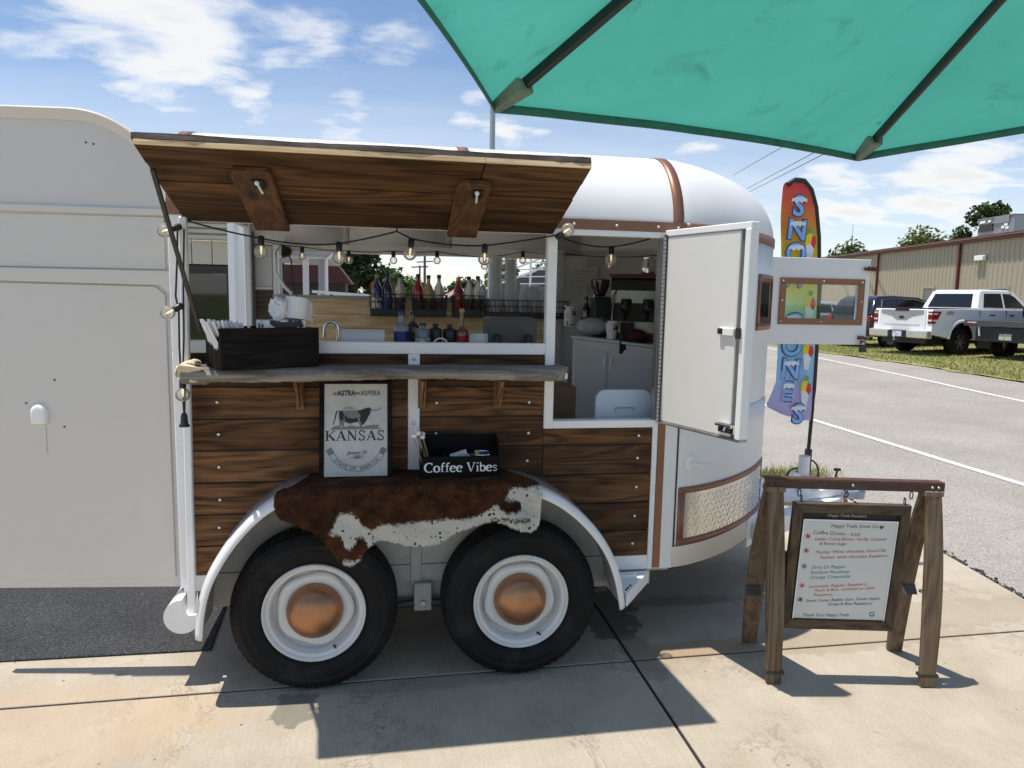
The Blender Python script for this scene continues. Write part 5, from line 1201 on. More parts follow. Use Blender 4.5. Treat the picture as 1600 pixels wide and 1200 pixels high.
g=MB(); g.box(-.03,-.012,-.01,.01,.01,.034); g.build('yellow_packet',mat('yellow packet',(.5,.36,.05),.6),tn,local=True)
# ------------------------------------------------------------------ inside the trailer: counter and the things on it
LIQ = {}
def liquid(name, col, rough=0.12): 
    if name not in LIQ: LIQ[name] = mat(name, col, rough, var=0.05, coat=0.6)
    return LIQ[name]
cn = thing('serving_counter','dark counter under the serving window inside the trailer','counter',(0.8,0.3,0.45))
g=MB(); g.box(0.06,1.52,0.05,0.55,1.388,1.418); g.build('counter_top',DARK_STEEL,cn,bevel=0.004)
g=MB(); g.box(0.08,1.50,0.53,0.545,0.46,1.387); g.build('counter_front',INNER,cn)
g=MB()
for x in (0.1,0.8,1.48): g.box(x-.02,x+.02,0.06,0.10,0.401,1.387)
g.build('counter_legs',DARK_STEEL,cn)
def item(name,label,cat,x,y,z,group=None): return thing(name,label,cat,(x,y,z),0,group)
pt = item('paper_towels','flat white stack of paper towels behind the window rail','paper towels',0.72,0.30,1.419)
g=MB(); g.tube([(-.10,0,.05),(.10,0,.05)],0.049,20); g.build('towel_roll',PAPER,pt,smooth=40,local=True)
g=MB(); g.box(-.105,.105,-.052,.052,0,.0008); g.build('loose_end',PAPER,pt,local=True)
fc = item('hooked_tap','curved metal tap rising behind the black box','tap',0.575,0.26,1.419)
g=MB(); g.tube([(0.03,0,0),(0.03,0,.10)]+[(.03-.03+.03*math.cos(a),0,.10+.035*math.sin(a)) for a in [R(15*i) for i in range(1,12)]]+[(-.032,0,.06)],0.0075,10); g.build('spout',CHROME,fc,smooth=60,local=True)
g=MB(); g.lathe([(0.022,0),(0.022,.012),(0.012,.02)],(0.03,0,0),'z',16); g.bar((0.03,0,0.03),(0.075,0,0.045),.012,.01); g.build('tap_base',CHROME,fc,smooth=40,local=True)
# generic bottle with a neck
def bottle(name,label,x,y,z,h,r,mbody,mcap,mlabel=None,lz=(.12,.5),neck=.72,shoulder=.58,group=None,cap_h=.07,labcol2=None,rn=None):
    b = item(name,label,'bottle',x,y,z,group); rn = rn or r*.36
    g=MB(); g.lathe([(0,0.001),(r*.9,0.001),(r,h*.03),(r,h*shoulder),(r*.9,h*(shoulder+.06)),(rn*1.15,h*neck),(rn,h*(neck+.04)),(rn,h*(1-cap_h)),(0,h*(1-cap_h))],(0,0,0),'z',18); g.build('bottle_body',mbody,b,smooth=50,local=True)
    g=MB(); g.lathe([(rn*1.18,h*(1-cap_h)-.004),(rn*1.18,h),(0,h)],(0,0,0),'z',14); g.build('cap',mcap,b,smooth=40,local=True)
    if mlabel: g=MB(); g.lathe([(r+.0008,h*lz[0]),(r+.0008,h*lz[1])],(0,0,0),'z',18); g.build('paper_label',mlabel,b,smooth=50,local=True)
    return b
BLU=mat('blue label',(0.02,0.035,0.20),.45); REDL=mat('red label',(0.33,0.012,0.014),.45); WHL=cowprint('printed pale label',(.62,.61,.58),(.10,.10,.12),45,.55); DKL=cowprint('printed dark label',(.05,.03,.025),(.32,.28,.22),50,.6); GRNL=mat('green label',(.03,.16,.05),.45)
CLW = mat('clear water bottle',(0.42,0.46,0.50),0.12,var=.05,trans=0.5)
bottle('water_bottle','tall clear bottle with blue cap and blue label behind the rail',0.900,0.30,1.419,0.185,0.036,CLW,BLU,BLU,(.08,.50))
bottle('dark_bottle','dark sauce bottle close behind the blue capped clear bottle',0.958,0.40,1.419,0.185,0.033,liquid('dark syrup',(.025,.016,.012)),BLACK,DKL)
bottle('grey_jug','short grey labelled jug left of two black pump tops',1.000,0.27,1.419,0.135,0.036,liquid('grey jug',(.16,.20,.25),.4),BLACK,WHL,(.05,.45),.82,.72)
bottle('black_pump_bottle','left of two short black bottles beside the grey jug',1.065,0.33,1.419,0.13,0.033,BLACK,BLACK,None,neck=.85,shoulder=.75)
bottle('black_pump_bottle','right of two short black bottles beside the red sauce bottle',1.135,0.33,1.419,0.128,0.033,BLACK,BLACK,None,neck=.85,shoulder=.75)
bottle('sauce_bottle','slim red labelled sauce bottle with a long tan neck',1.195,0.33,1.419,0.205,0.034,liquid('brown sauce',(.16,.07,.03)),mat('tan cap',(.42,.27,.13),.5),REDL,(.05,.36),.55,.42,rn=.011)
t = item('ribbed_tub','small white ribbed tub at the foot of the red sauce bottle','tub',1.276,0.29,1.419)
g=MB(); g.lathe([(0,0.001),(0.040,0.001),(0.042,.05),(0.043,.085),(0.040,.085),(0.038,.02),(0,.02)],(0,0,0),'z',24); g.build('tub',PAPER,t,smooth=40,local=True)
g=MB(); 
for k in range(18): a=2*math.pi*k/18; g.bar((.0432*math.cos(a),.0432*math.sin(a),.045),(.0442*math.cos(a),.0442*math.sin(a),.08),.004,.003)
g.build('tub_ribs',PAPER,t,local=True); g=MB(); g.lathe([(.0425,.008),(.0433,.035)],(0,0,0),'z',24,R(230),R(310)); g.build('tub_print',BLACK,t,local=True)
t = item('steering_ring','white round ring leaning against the window rail','ring',1.075,0.12,1.419)
g=MB(); g.tube([(.034*math.cos(a),0,.034*math.sin(a)+.036) for a in [2*math.pi*i/20 for i in range(20)]],.004,6,closed=True)
for a in (0.5,2.6,4.7): g.bar((0,0,.036),(.034*math.cos(a),0,.036+.034*math.sin(a)),.004,.004)
g.build('ring',PAPER,t,smooth=60,local=True)
bx = item('grey_appliance','dark grey appliance with two black feet at the right of the counter','appliance',1.43,0.32,1.419)
g=MB(); g.box(-.11,.13,-.05,.16,.012,.165); g.build('case',mat('slate plastic',(.075,.08,.085),.5),bx,bevel=.008,local=True,seg=2)
for x in (-.07,.085): 
    g=MB(); g.lathe([(0,.0),(.018,.0),(.018,.075),(.012,.085),(0,.085)],(x,-.075,0),'z',14); g.build('knob',BLACK,bx,smooth=40,local=True)
# back counter along the far wall
bc = thing('back_counter','long back counter under the pine lining','counter',(1.0,1.5,0.45))
g=MB(); g.box(0.15,2.0,1.32,1.772,1.21,1.24); g.build('counter_top',CEIL,bc,bevel=.003)
g=MB(); g.box(0.15,2.0,1.345,1.36,0.402,1.209); g.build('cabinet_front',CEIL,bc)
# wire baskets on the far sill with bottles in them
def basket(name,label,x0,x1,zt,zb,y0,y1):
    cx=(x0+x1)/2; b=item(name,label,'basket',cx,(y0+y1)/2,zb,'black wire baskets under the far window'); g=MB(); hw=(x1-x0)/2; hy=(y1-y0)/2; h=zt-zb; s=.93
    def ring(z,k): g.tube([(-hw*k,-hy*k,z),(hw*k,-hy*k,z),(hw*k,hy*k,z),(-hw*k,hy*k,z)],.0032,6,closed=True)
    ring(h,1); ring(h*.66,.98); ring(h*.33,.955); ring(.003,s)
    n=max(4,int((x1-x0)/.032))
    for i in range(n+1):
        t=-1+2*i/n
        for sg in (-1,1): g.tube([(hw*t,sg*hy,h),(hw*t*s,sg*hy*s,.003)],.0022,5)
    for sg in (-1,1):
        for i in range(1,4): t=-1+2*i/4; g.tube([(sg*hw,hy*t,h),(sg*hw*s,hy*t*s,.003)],.0022,5)
    g.build('wires',BLACK,b,smooth=60,local=True)
    g=MB(); g.box(-hw*s,hw*s,-hy*s,hy*s,.0035,.012); g.build('tray',BLACK,b,local=True)
    g=MB(); g.box(-hw*.97,hw*.97,-hy*.985,-hy*.965,.012,h*.33); g.build('front_skirt',BLACK,b,local=True)
    for sg in (-1,1): g=MB(); g.tube([(sg*hw*.8,hy,h),(sg*hw*.8,hy+.01,h+.02),(sg*hw*.8,hy+.03,h+.015)],.003,6); g.build('hook',BLACK,b,smooth=60,local=True)
    return b
basket('wire_basket','left wire basket of bottles under the far window',0.728,0.96,1.69,1.545,1.57,1.72)
basket('wire_basket','second wire basket from the left holding a bright red bottle',1.005,1.232,1.69,1.545,1.57,1.72)
basket('wire_basket','third wire basket from the left beside the tall cup stacks',1.275,1.475,1.69,1.545,1.57,1.72)
basket('wire_basket','long wire basket of cup stacks right of the bottles',1.483,2.06,1.665,1.545,1.57,1.72)
BG='syrup bottles in the wire baskets'
def syr(lab,x,mb,mc,ml,h=.262,r=.033,y=1.65): return bottle('syrup_bottle',lab,x,y,1.557,h,r,mb,mc,ml,(.1,.42),.80,.62,BG)
CLR=mat('clear syrup bottle',(.55,.55,.52),.1,trans=.6,var=.04)
syr('blue labelled syrup bottle with tan top at the far left basket',0.775,liquid('blue syrup',(.02,.03,.12)),mat('tan stopper',(.42,.28,.12),.6),WHL)
syr('dark blue syrup bottle with black cap in the left basket',0.842,liquid('navy syrup',(.012,.016,.085)),BLACK,BLU,.268)
syr('clear syrup bottle with dark label right in the left basket',0.922,CLR,BLACK,DKL,.264)
syr('bright red syrup bottle with black cap',1.043,liquid('red syrup',(.38,.012,.02)),BLACK,DKL,.270)
syr('pale amber syrup bottle right of the bright red one',1.112,liquid('amber syrup',(.50,.36,.16)),BLACK,DKL,.264)
syr('clear syrup bottle at the right of the red bottle basket',1.182,CLR,BLACK,DKL,.268)
syr('red labelled syrup bottle with a golden neck',1.312,liquid('red brown syrup',(.28,.02,.015)),mat('gold foil',(.50,.28,.05),.35,.6),REDL,.256)
syr('clear syrup bottle right of the golden necked one',1.382,CLR,BLACK,DKL,.262)
syr('clear syrup bottle nearest to the tall cup stack',1.443,CLR,BLACK,DKL,.266)
for (x,lab,m_) in ((0.752,'orange carton behind the far left syrup bottle',mat('orange card',(.55,.30,.10),.6)),(0.882,'second orange carton between the blue and the clear bottle',mat('pale orange card',(.60,.36,.15),.6))):
    c_=item('small_carton',lab,'carton',x,1.735,1.677); g=MB(); g.box(-.020,.020,-.012,.012,0,.085); g.build('carton',m_,c_,local=True); g=MB(); g.box(-.012,.012,-.010,.010,.0852,.097); g.build('carton_top',m_,c_,local=True)
# stacked clear cups
def cups(label,x,y,z,h,r,tilt=0,printed=False):
    c_=item('cup_stack',label,'cups',x,y,z,'stacks of clear plastic cups'); c_.rotation_euler=(0,R(tilt),0); n=max(3,int(h/.017)); g=MB(); pr_=[]
    for i in range(n):
        z0=h*i/n; pr_+=[(r*.90,z0),(r*1.0,z0+h/n*.72),(r*1.03,z0+h/n*.8),(r*1.03,z0+h/n*.98)]
    g.lathe(pr_,(0,0,0),'z',18); g.build('cups',CUPMAT if not printed else COW,c_,smooth=35,local=True)
    g=MB(); g.lathe([(0,h-.002),(r*.92,h-.002)],(0,0,0),'z',18); g.build('cup_mouth',CUPMAT,c_,local=True)
    g=MB(); g.lathe([(r*.55,.0),(r*.62,h-.01)],(0,0,0),'z',14); g.build('inner_cups',mat('milky cup plastic',(.62,.63,.64),.3,trans=.3) if 'milky' not in LIQ else LIQ['milky'],c_,smooth=40,local=True)
LIQ['milky']=mat('milky cup plastic',(.60,.61,.62),.3,trans=.25)
cups('left of the two tallest clear cup stacks',1.562,1.64,1.557,.40,.046)
cups('right of the two tallest clear cup stacks',1.665,1.64,1.557,.39,.043)
cups('leaning clear cup stack right of the tall pair',1.745,1.63,1.557,.21,.040,8)
cups('short upright cup stack left of the window post',1.838,1.64,1.557,.215,.038)
cups('printed cup stack low at the window post',1.905,1.62,1.557,.20,.040)
cups('tall cup stack right of the window post',1.985,1.62,1.557,.45,.05)
cups('black and white printed cups at the right end of the baskets',2.055,1.52,1.50,.14,.042,0,True)
# window-side fabric streamer / hose at far left, black clip lamp with curly cable
cl = item('clip_lamp','black clip lamp with hanging cable on the far window corner','lamp',0.20,1.72,1.95)
g=MB(); g.lathe([(.012,.03),(.03,.02),(.045,-.03),(.042,-.03),(.028,.015),(0,.02)],(0,0,0),'x',16); g.build('shade',BLACK,cl,smooth=50,local=True)
g=MB(); g.tube([(0,0,0),(.03,-.03,-.06),(.035,-.04,-.16),(.06,-.06,-.28),(.14,-.10,-.38),(.17,-.12,-.42)],.0045,6); g.build('cable',BLACK,cl,smooth=60,local=True)
wh = item('white_hose','white hose curving down the far window corner','hose',0.13,1.72,1.7)
g=MB(); g.tube([(.05,0,.33),(-.005,-.01,.25),(0.0,-.02,.12),(.05,-.03,.03),(.10,-.03,-.02)],.011,8); g.build('hose',PAPER,wh,smooth=60,local=True)
# ------------------------------------------------------------------ nose end: cabinet, coffee machine and clutter seen through the upper door
cb2 = thing('white_cabinet','pale cabinet with sloping worktop behind the open doorway','cabinet',(2.15,0.8,0.40))
CABM=mat('pale cabinet paint',(0.60,0.60,0.59),.5,var=.03)
A_=Vector((1.905,0.86)); B_=Vector((2.42,0.66)); dA=(B_-A_).normalized(); nA=Vector((dA.y,-dA.x))
def cabp(a,off,z): c=A_+dA*a+nA*off; return (c.x,c.y,z)
LNG=(B_-A_).length
g=MB(); vs=[cabp(0,0,.402),cabp(LNG,0,.402),cabp(LNG,-.5,.402),cabp(0,-.5,.402),cabp(0,0,1.455),cabp(LNG,0,1.405),cabp(LNG,-.5,1.405),cabp(0,-.5,1.455)]
g.add(vs,[(3,2,1,0),(4,5,6,7),(0,1,5,4),(1,2,6,5),(2,3,7,6),(3,0,4,7)]); g.build('carcass',CABM,cb2,bevel=.004)
g=MB(); vs=[cabp(-.01,.012,1.456),cabp(LNG+.01,.012,1.406),cabp(LNG+.01,-.5,1.406),cabp(-.01,-.5,1.456),cabp(-.01,.012,1.472),cabp(LNG+.01,.012,1.422),cabp(LNG+.01,-.5,1.422),cabp(-.01,-.5,1.472)]
g.add(vs,[(3,2,1,0),(4,5,6,7),(0,1,5,4),(1,2,6,5),(2,3,7,6),(3,0,4,7)]); g.build('worktop',CABM,cb2,bevel=.003)
for (a0,a1) in ((.012,.20),(.208,LNG-.012)):
    g=MB(); vs=[cabp(a0,.0005,.95),cabp(a1,.0005,.95),cabp(a1,.006,.95),cabp(a0,.006,.95),cabp(a0,.0005,1.40),cabp(a1,.0005,1.385),cabp(a1,.006,1.385),cabp(a0,.006,1.40)]
    g.add(vs,[(3,2,1,0),(4,5,6,7),(0,1,5,4),(1,2,6,5),(2,3,7,6),(3,0,4,7)]); g.build('cabinet_door',CABM,cb2,bevel=.002)
for a in (.188,.222):
    for z in (1.07,1.33):
        g=MB(); p=Vector(cabp(a,.012,z)); g.bar(p+Vector((0,0,-.028)),p+Vector((0,0,.028)),.010,.014); g.build('cabinet_handle',WHITE_TRIM,cb2,bevel=.002)
def onb(a,off,dz=0.0): p=cabp(a,off,0); return (p[0],p[1],lerp(1.472,1.422,a/LNG)+dz)
em = thing('espresso_machine','steel espresso machine with a dark red top strip','coffee machine',onb(.36,-.30),math.atan2(dA.y,dA.x))
g=MB(); g.prism([(-.14,.0),(.12,.0),(.12,.36),(-.02,.38),(-.06,.30),(-.06,.22),(-.14,.12)],'x',-.17,.17); g.build('machine_body',mat('dark chrome',(.16,.16,.165),.22,.9,var=.1),em,bevel=.006,local=True)
g=MB(); g.box(-.18,.18,-.05,.13,.385,.40); g.build('top_tray',mat('dark red enamel',(.13,.015,.015),.4),em,bevel=.004,local=True)
for x in (-.07,.06): 
    g=MB(); g.lathe([(.032,.0),(.032,.04),(.026,.05)],(x,-.09,.20),'z',16); g.bar((x,-.10,.215),(x-.01,-.24,.205),.022,.02); g.build('group_head',BLACK,em,smooth=40,local=True)
g=MB(); g.tube([(.14,-.05,.30),(.15,-.13,.27),(.155,-.16,.10)],.005,8); g.tube([(-.13,-.05,.30),(-.145,-.13,.27),(-.15,-.15,.12)],.005,8); g.build('steam_wand',CHROME,em,smooth=60,local=True)
g=MB(); g.box(-.16,.16,-.15,-.06,.005,.05); g.build('drip_tray',DARK_STEEL,em,local=True)
gr = thing('coffee_grinder','black coffee grinder with a clear hopper left of the espresso machine','grinder',onb(.13,-.20))
g=MB(); g.prism([(-.07,0),(.06,0),(.06,.04),(.03,.06),(.03,.20),(.05,.24),(-.06,.24),(-.07,.20)],'x',-.05,.05); g.build('grinder_body',BLACK,gr,bevel=.008,seg=2,local=True)
g=MB(); g.lathe([(.03,.241),(.055,.30),(.058,.34),(.05,.345),(0,.35)],(0,0,0),'z',18); g.build('hopper',liquid('dark syrup',(.025,.016,.012)),gr,smooth=50,local=True)
g=MB(); g.bar((0,-.07,.11),(.01,-.17,.10),.022,.02); g.lathe([(0,.085),(.03,.085),(.03,.12),(0,.12)],(0,-.06,0),'z',14); g.build('portafilter',DARK_STEEL,gr,local=True)
dk = thing('hanging_towel','dark towel hanging in front of the espresso machine','towel',onb(.30,-.02,.0))
g=MB(); g.grid([[(x,-.015+.006*math.sin(x*60+z*20),z) for x in [-.04+.01*i for i in range(9)]] for z in (.11,.07,.03,-.02,-.07)]); g.build('towel',mat('charcoal towel',(.03,.028,.03),.9,var=.2,vscale=30),dk,smooth=60,local=True,solid=.004)
pj = thing('milk_pitcher','steel milk pitcher standing on top of the espresso machine','pitcher',tuple(Vector(onb(.41,-.33))+Vector((0,0,.402))))
g=MB(); g.lathe([(0,0.001),(.042,.001),(.046,.01),(.044,.06),(.036,.085),(.038,.105),(.034,.105),(.033,.08),(0,.05)],(0,0,0),'z',24); g.build('jug',CHROME,pj,smooth=50,local=True)
g=MB(); g.tube([(.040,0,.09),(.075,0,.085),(.075,0,.03),(.045,0,.02)],.005,8); g.build('handle',CHROME,pj,smooth=50,local=True)
gb = thing('grey_plastic_bag','grey translucent plastic bag of cups on the worktop edge','bag',onb(.10,-.10,.05))
g=MB(); g.sphere((0,0,0.01),.085,16,10,(1.15,.8,.62)); bo_=g.build('bag',mat('thin grey plastic',(.36,.37,.38),.25,var=.2,vscale=20,bump=.9,bscale=22),gb,smooth=60,local=True)
dc = thing('dotted_cup','white cup with black dots on the pale worktop','cup',onb(.215,-.07))
g=MB(); g.lathe([(0,.001),(.028,.001),(.037,.105),(.039,.107),(.036,.107),(.027,.01),(0,.01)],(0,0,0),'z',22); g.build('cup',COW,dc,smooth=50,local=True)
cf = thing('red_covered_tray','dark red covered tray right of the dotted cup','tray',onb(.35,-.07))
g=MB(); g.sphere((0,0,.03),.075,18,10,(1.1,.8,.6)); g.build('cover',mat('maroon cloth',(.065,.008,.010),.7,var=.3,vscale=20),cf,smooth=60,local=True); g=MB(); g.lathe([(0,0.001),(.085,.001),(.088,.012),(0,.012)],(0,0,0),'z',22); g.build('base',BLACK,cf,local=True)
yc = thing('yellow_tin','yellow tin at the right end of the worktop','tin',onb(.50,-.16))
g=MB(); g.lathe([(0,.001),(.035,.001),(.035,.085),(.032,.09),(0,.09)],(0,0,0),'z',18); g.build('tin',mat('yellow tin paint',(.62,.40,.02),.4),yc,smooth=40,local=True); g=MB(); g.lathe([(.0355,.03),(.0355,.06)],(0,0,0),'z',18); g.build('band',REDL,yc,local=True)
bk = thing('black_canister','black canister at the doorway edge of the worktop','canister',onb(.505,-.05))
g=MB(); g.lathe([(0,.001),(.038,.001),(.038,.075),(.03,.085),(0,.085)],(0,0,0),'z',18); g.build('can',BLACK,bk,smooth=40,local=True); g=MB(); g.lathe([(.022,.085),(.02,.10),(0,.10)],(0,0,0),'z',14); g.build('lid',BLACK,bk,local=True)
DG='dark bottles at the back of the worktop'
for i,(a,off,h,mb,lab) in enumerate([(.04,-.33,.23,liquid('dark syrup',(.025,.016,.012)),'leftmost dark bottle in the back corner by the doorway'),(.09,-.38,.25,liquid('brown glass',(.05,.022,.010)),'second dark bottle in the back corner'),(.14,-.36,.24,liquid('dark syrup',(.025,.016,.012)),'third dark bottle in the back corner'),(.19,-.40,.255,liquid('brown glass',(.05,.022,.010)),'tallest dark bottle beside the espresso machine')]):
    p=onb(a,off); bottle('syrup_bottle',lab,p[0],p[1],p[2],h,.030,mb,CHROME if i%2 else BLACK,DKL,(.1,.45),.80,.62,DG)
rc = thing('red_cloth','crumpled red cloth lying in front of the dark bottles','cloth',onb(.11,-.25,.085))
g=MB(); g.sphere((0,0,0),.055,14,8,(1.4,.7,.45)); g.build('cloth',mat('red cloth',(.34,.02,.025),.8,var=.3,vscale=30,bump=.8,bscale=30),rc,smooth=60,local=True)
ch = thing('folding_stool','pale blue plastic stool back just inside the doorway','stool',(1.975,0.14,0.402))
g=MB(); pts=[(-.155,0),(.155,0)]+[(.145-.05+.05*math.cos(R(a)),.845-.05+.05*math.sin(R(a))) for a in range(0,91,15)]+[(-.145+.05+.05*math.cos(R(a)),.845-.05+.05*math.sin(R(a))) for a in range(90,181,15)]
g.prism(pts,'y',-.012,.012); g.build('stool_back',mat('pale blue plastic',(.52,.60,.70),.4,var=.03),ch,bevel=.006,seg=2,local=True)
g=MB(); g.tube([(-.05,-.014,.742),(-.045,-.016,.757),(.045,-.016,.757),(.05,-.014,.742)],.004,6); g.build('grip_edge',mat('blue grey plastic',(.30,.37,.46),.5),ch,smooth=50,local=True)
cd = thing('cardboard_box','tall brown cardboard box standing behind the window post','box',(1.76,0.50,0.402))
CARD=mat('cardboard',(.27,.165,.085),.8,var=.08)
g=MB(); g.box(-.06,.06,-.05,.2,0,.82); g.build('carton',CARD,cd,bevel=.003,local=True); g=MB(); g.obox((-.06,.05,.86),(.003,0,.0),(0,.12,0),(-.01,0,.045)); g.build('flap',CARD,cd,local=True)
sg = thing('wall_sign','white lettered card hanging on the far nose wall','sign',(2.20,1.735,1.84),R(0))
g=MB(); g.box(-.105,.105,-.006,.0,-.07,.07); g.build('card',mat('off white card',(.62,.61,.58),.6),sg,local=True); g=MB()
for i in range(4): g.box(-.07+.006*i,.07-.01*i,-.0072,-.0064,.035-.022*i,.040-.022*i)
g.build('print',mat('faint print',(.40,.39,.37),.7),sg,local=True)
# ------------------------------------------------------------------ string lights
FIL = mat('warm filament',(1,.62,.25),.4,emit=((1.0,.80,.50),0.7))
def string(label, cable, bulbs, r=.0035, group=None, origin=(0.9,0,1.9), br=.029):
    s_=thing('string_lights',label,'string lights',origin)
    for c in cable: g=MB(); g.tube(c,r,6); g.build('cable',BLACK,s_,smooth=60)
    for (p,d) in bulbs:
        p=Vector(p); d=Vector(d).normalized(); 
        g=MB(); g.tube([p-d*.004,p+d*.002,p+d*.034,p+d*.036],[.008,.0135,.0135,.010],12); so=g.build('socket',BLACK,s_,smooth=50)
        c=p+d*(.034+br*.95); rows=[]
        ax=d.orthogonal().normalized(); ay=d.cross(ax)
        g=MB()
        for i in range(1,11):
            th=math.pi*i/10.0; th=max(.32,th); rad=br*math.sin(th); rows.append([c-d*br*math.cos(th)+(ax*math.cos(2*math.pi*k/14)+ay*math.sin(2*math.pi*k/14))*rad for k in range(14)])
        g.grid(rows,True); gl=g.build('bulb',BULB,s_,smooth=80)
        g=MB(); g.tube([c-d*br*.6,c-d*br*.1+ax*.004,c+d*br*.35,c-d*br*.1-ax*.004,c-d*br*.55],.0016,5); g.tube([c-d*br*.8,c-d*br*.15],.004,6); g.build('filament',FIL,s_,smooth=60)
    return s_
def sag(a,b,d,n=10):
    a,b=Vector(a),Vector(b); return [tuple(a.lerp(b,i/n)+Vector((0,0,-d*4*(i/n)*(1-i/n)))) for i in range(n+1)]
dn=(0,0,-1)
y0=-0.035
string('black cable of round bulbs strung along the raised flap and down the rear corner',
  [sag((.0,-.06,1.935),(.045,y0,1.962),-.01,5)+sag((.045,y0,1.962),(.316,y0,1.905),.004)[1:]+sag((.316,y0,1.905),(.631,y0,1.893),.012)[1:]+sag((.631,y0,1.893),(.872,y0,1.953),.003)[1:]+sag((.872,y0,1.953),(.932,y0,1.925),0,3)[1:]+sag((.932,y0,1.925),(1.252,y0,1.905),.010)[1:]+sag((1.252,y0,1.905),(1.575,y0,1.962),.003)[1:],
   [(.872,y0,1.953),(.874,y0,1.975)],
   sag((1.575,y0,1.962),(1.70,.25,1.965),.0,4)+sag((1.70,.25,1.965),(1.921,.25,1.940),.01)[1:]+sag((1.921,.25,1.940),(2.10,.2,1.982),.005)[1:],
   [(.0,-.06,1.935),(.004,-.10,1.80),(-.006,-.10,1.66),(.004,-.10,1.60),(.001,-.10,1.45),(.006,-.10,1.30),(.010,-.10,1.19)],
   [(.028,-.075,1.93),(.022,-.09,1.70),(.020,-.10,1.50),(.010,-.10,1.335),(.018,-.10,1.30),(.012,-.10,1.18)]],
  [((.316,y0,1.912),dn),((.631,y0,1.898),dn),((.935,y0,1.922),(-.12,0,-1)),((1.252,y0,1.910),dn),((1.570,y0-.01,1.950),(.75,-.2,.55)),((1.921,.25,1.940),dn),
   ((.018,-.085,1.938),(-.8,-.3,-.3)),((.020,-.11,1.625),(-.75,-.2,-.45)),((.012,-.11,1.325),(0,-.1,-1))],.0038)
so_=thing('cable_socket','empty black bulb socket hanging at the end of the rear corner cable','socket',(.010,-.10,1.155)); g=MB(); g.lathe([(.008,.03),(.013,.02),(.015,-.012),(.021,-.02),(.021,-.026),(0,-.026)],(0,0,0),'z',14); g.build('shell',BLACK,so_,smooth=40,local=True); g=MB(); g.tube([(0,0,.03),(.003,0,.06)],.004,6); g.build('cable_end',BLACK,so_,local=True)
yr=1.70
pts=[(.03,2.02),(.297,1.985),(.593,1.968),(.883,1.975),(1.172,1.983),(1.493,1.955),(1.758,2.0),(2.02,2.0),(2.334,1.975),(2.664,1.99)]
cab=[]
for (xa,za),(xb,zb) in zip(pts,pts[1:]):
    ya=yr if xa<2.1 else yr-(xa-2.1)*.55; yb=yr if xb<2.1 else yr-(xb-2.1)*.55
    seg=sag((xa,ya,za),(xb,yb,zb),.008,6); cab+=seg if not cab else seg[1:]
string('black cable of round bulbs along the top of the far window',[cab],[((x,yr if x<2.1 else yr-(x-2.1)*.55,z-.004),dn) for x,z in pts[1:]],.0032,origin=(1.2,1.7,1.95),br=.025)
# ------------------------------------------------------------------ A-frame menu board made of barrel staves
af = thing('menu_stand','barrel stave stand with an iron top strap holding the menu board','sign stand',(2.85,-0.35,0))
def stave(a, b, bow, w, th, side):
    """curved stave from top a to foot b, bowed outwards"""
    a,b=Vector(a),Vector(b); n=12; rows=[]; wd=Vector(side).normalized()
    ax=(b-a).normalized(); fr=ax.cross(wd).normalized()
    for i in range(n+1):
        t=i/n; c=a.lerp(b,t)+Vector(bow)*math.sin(math.pi*t); ww=w*(.90+.22*math.sin(math.pi*t)+.04*t)
        rows.append([c-wd*ww/2-fr*th/2,c+wd*ww/2-fr*th/2,c+wd*ww/2+fr*th/2,c-wd*ww/2+fr*th/2])
    g=MB(); g.grid(rows,True); g.f.append((0,1,2,3)); k=n*4; g.f.append((k,k+1,k+2,k+3)); return g
sdir=Vector((0.672,-0.122,0)).normalized(); sn=Vector((-sdir.y,sdir.x,0))
TL=Vector((2.490,-0.408,0.892)); TR=Vector((3.165,-0.528,0.885))
stave(TL+Vector((0,0,.0)),(2.520,-.436,0.0),(-.004,-.014,0),.068,.026,sdir).build('front_leg',STAVE,af,bevel=.004)
stave(TR,(3.190,-.560,0.0),(.003,-.014,0),.070,.026,sdir).build('front_leg',STAVE,af,bevel=.004)
stave(TL+sn*.035,(2.610,-.060,0.0),(-.006,.016,0),.074,.026,sdir).build('back_leg',STAVE,af,bevel=.004)
stave(TR+sn*.035,(3.280,-.240,0.0),(-.006,.016,0),.074,.026,sdir).build('back_leg',STAVE,af,bevel=.004)
for c in ((2.520,-.437),(3.190,-.561)):
    g=MB(); c_=Vector((c[0],c[1],.055)); g.obox(c_,sdir*.042,sn*.0165,(0,0,.006)); g.build('leg_groove',DARK_STEEL,af)
for p in (TL,TR):
    g=MB(); g.obox(p+sn*.018+Vector((0,0,-.012)),sdir*.040,sn*.034,(0,0,.012)); g.build('leg_cap',STAVE,af,bevel=.003)
BT0=TL-sdir*.052+Vector((0,0,.014)); BT1=TR+sdir*.045+Vector((0,0,.014))
g=MB(); g.obox((BT0+BT1)/2-sn*.004,(BT1-BT0)/2,sn*.003,(0,0,.020)); g.build('iron_strap',mat('brown iron strap',(.085,.045,.034),.6,.3,var=.25,vscale=25,stain=(.20,.13,.09),sscale=14,samt=.5),af,bevel=.001)
g=MB(); g.obox((BT0+BT1)/2+sn*.020+Vector((0,0,.0215)),(BT1-BT0)/2,sn*.024,(0,0,.0015)); g.build('iron_strap',RUST,af)
for t in (.022,.058,.33,.49,.93,.965):
    c=BT0.lerp(BT1,t)-sn*.0075; g=MB(); g.sphere(c,.0055 if t<.4 else .007,8,6); g.build('bolt',DARK_STEEL if t<.4 else STEEL,af,smooth=60)
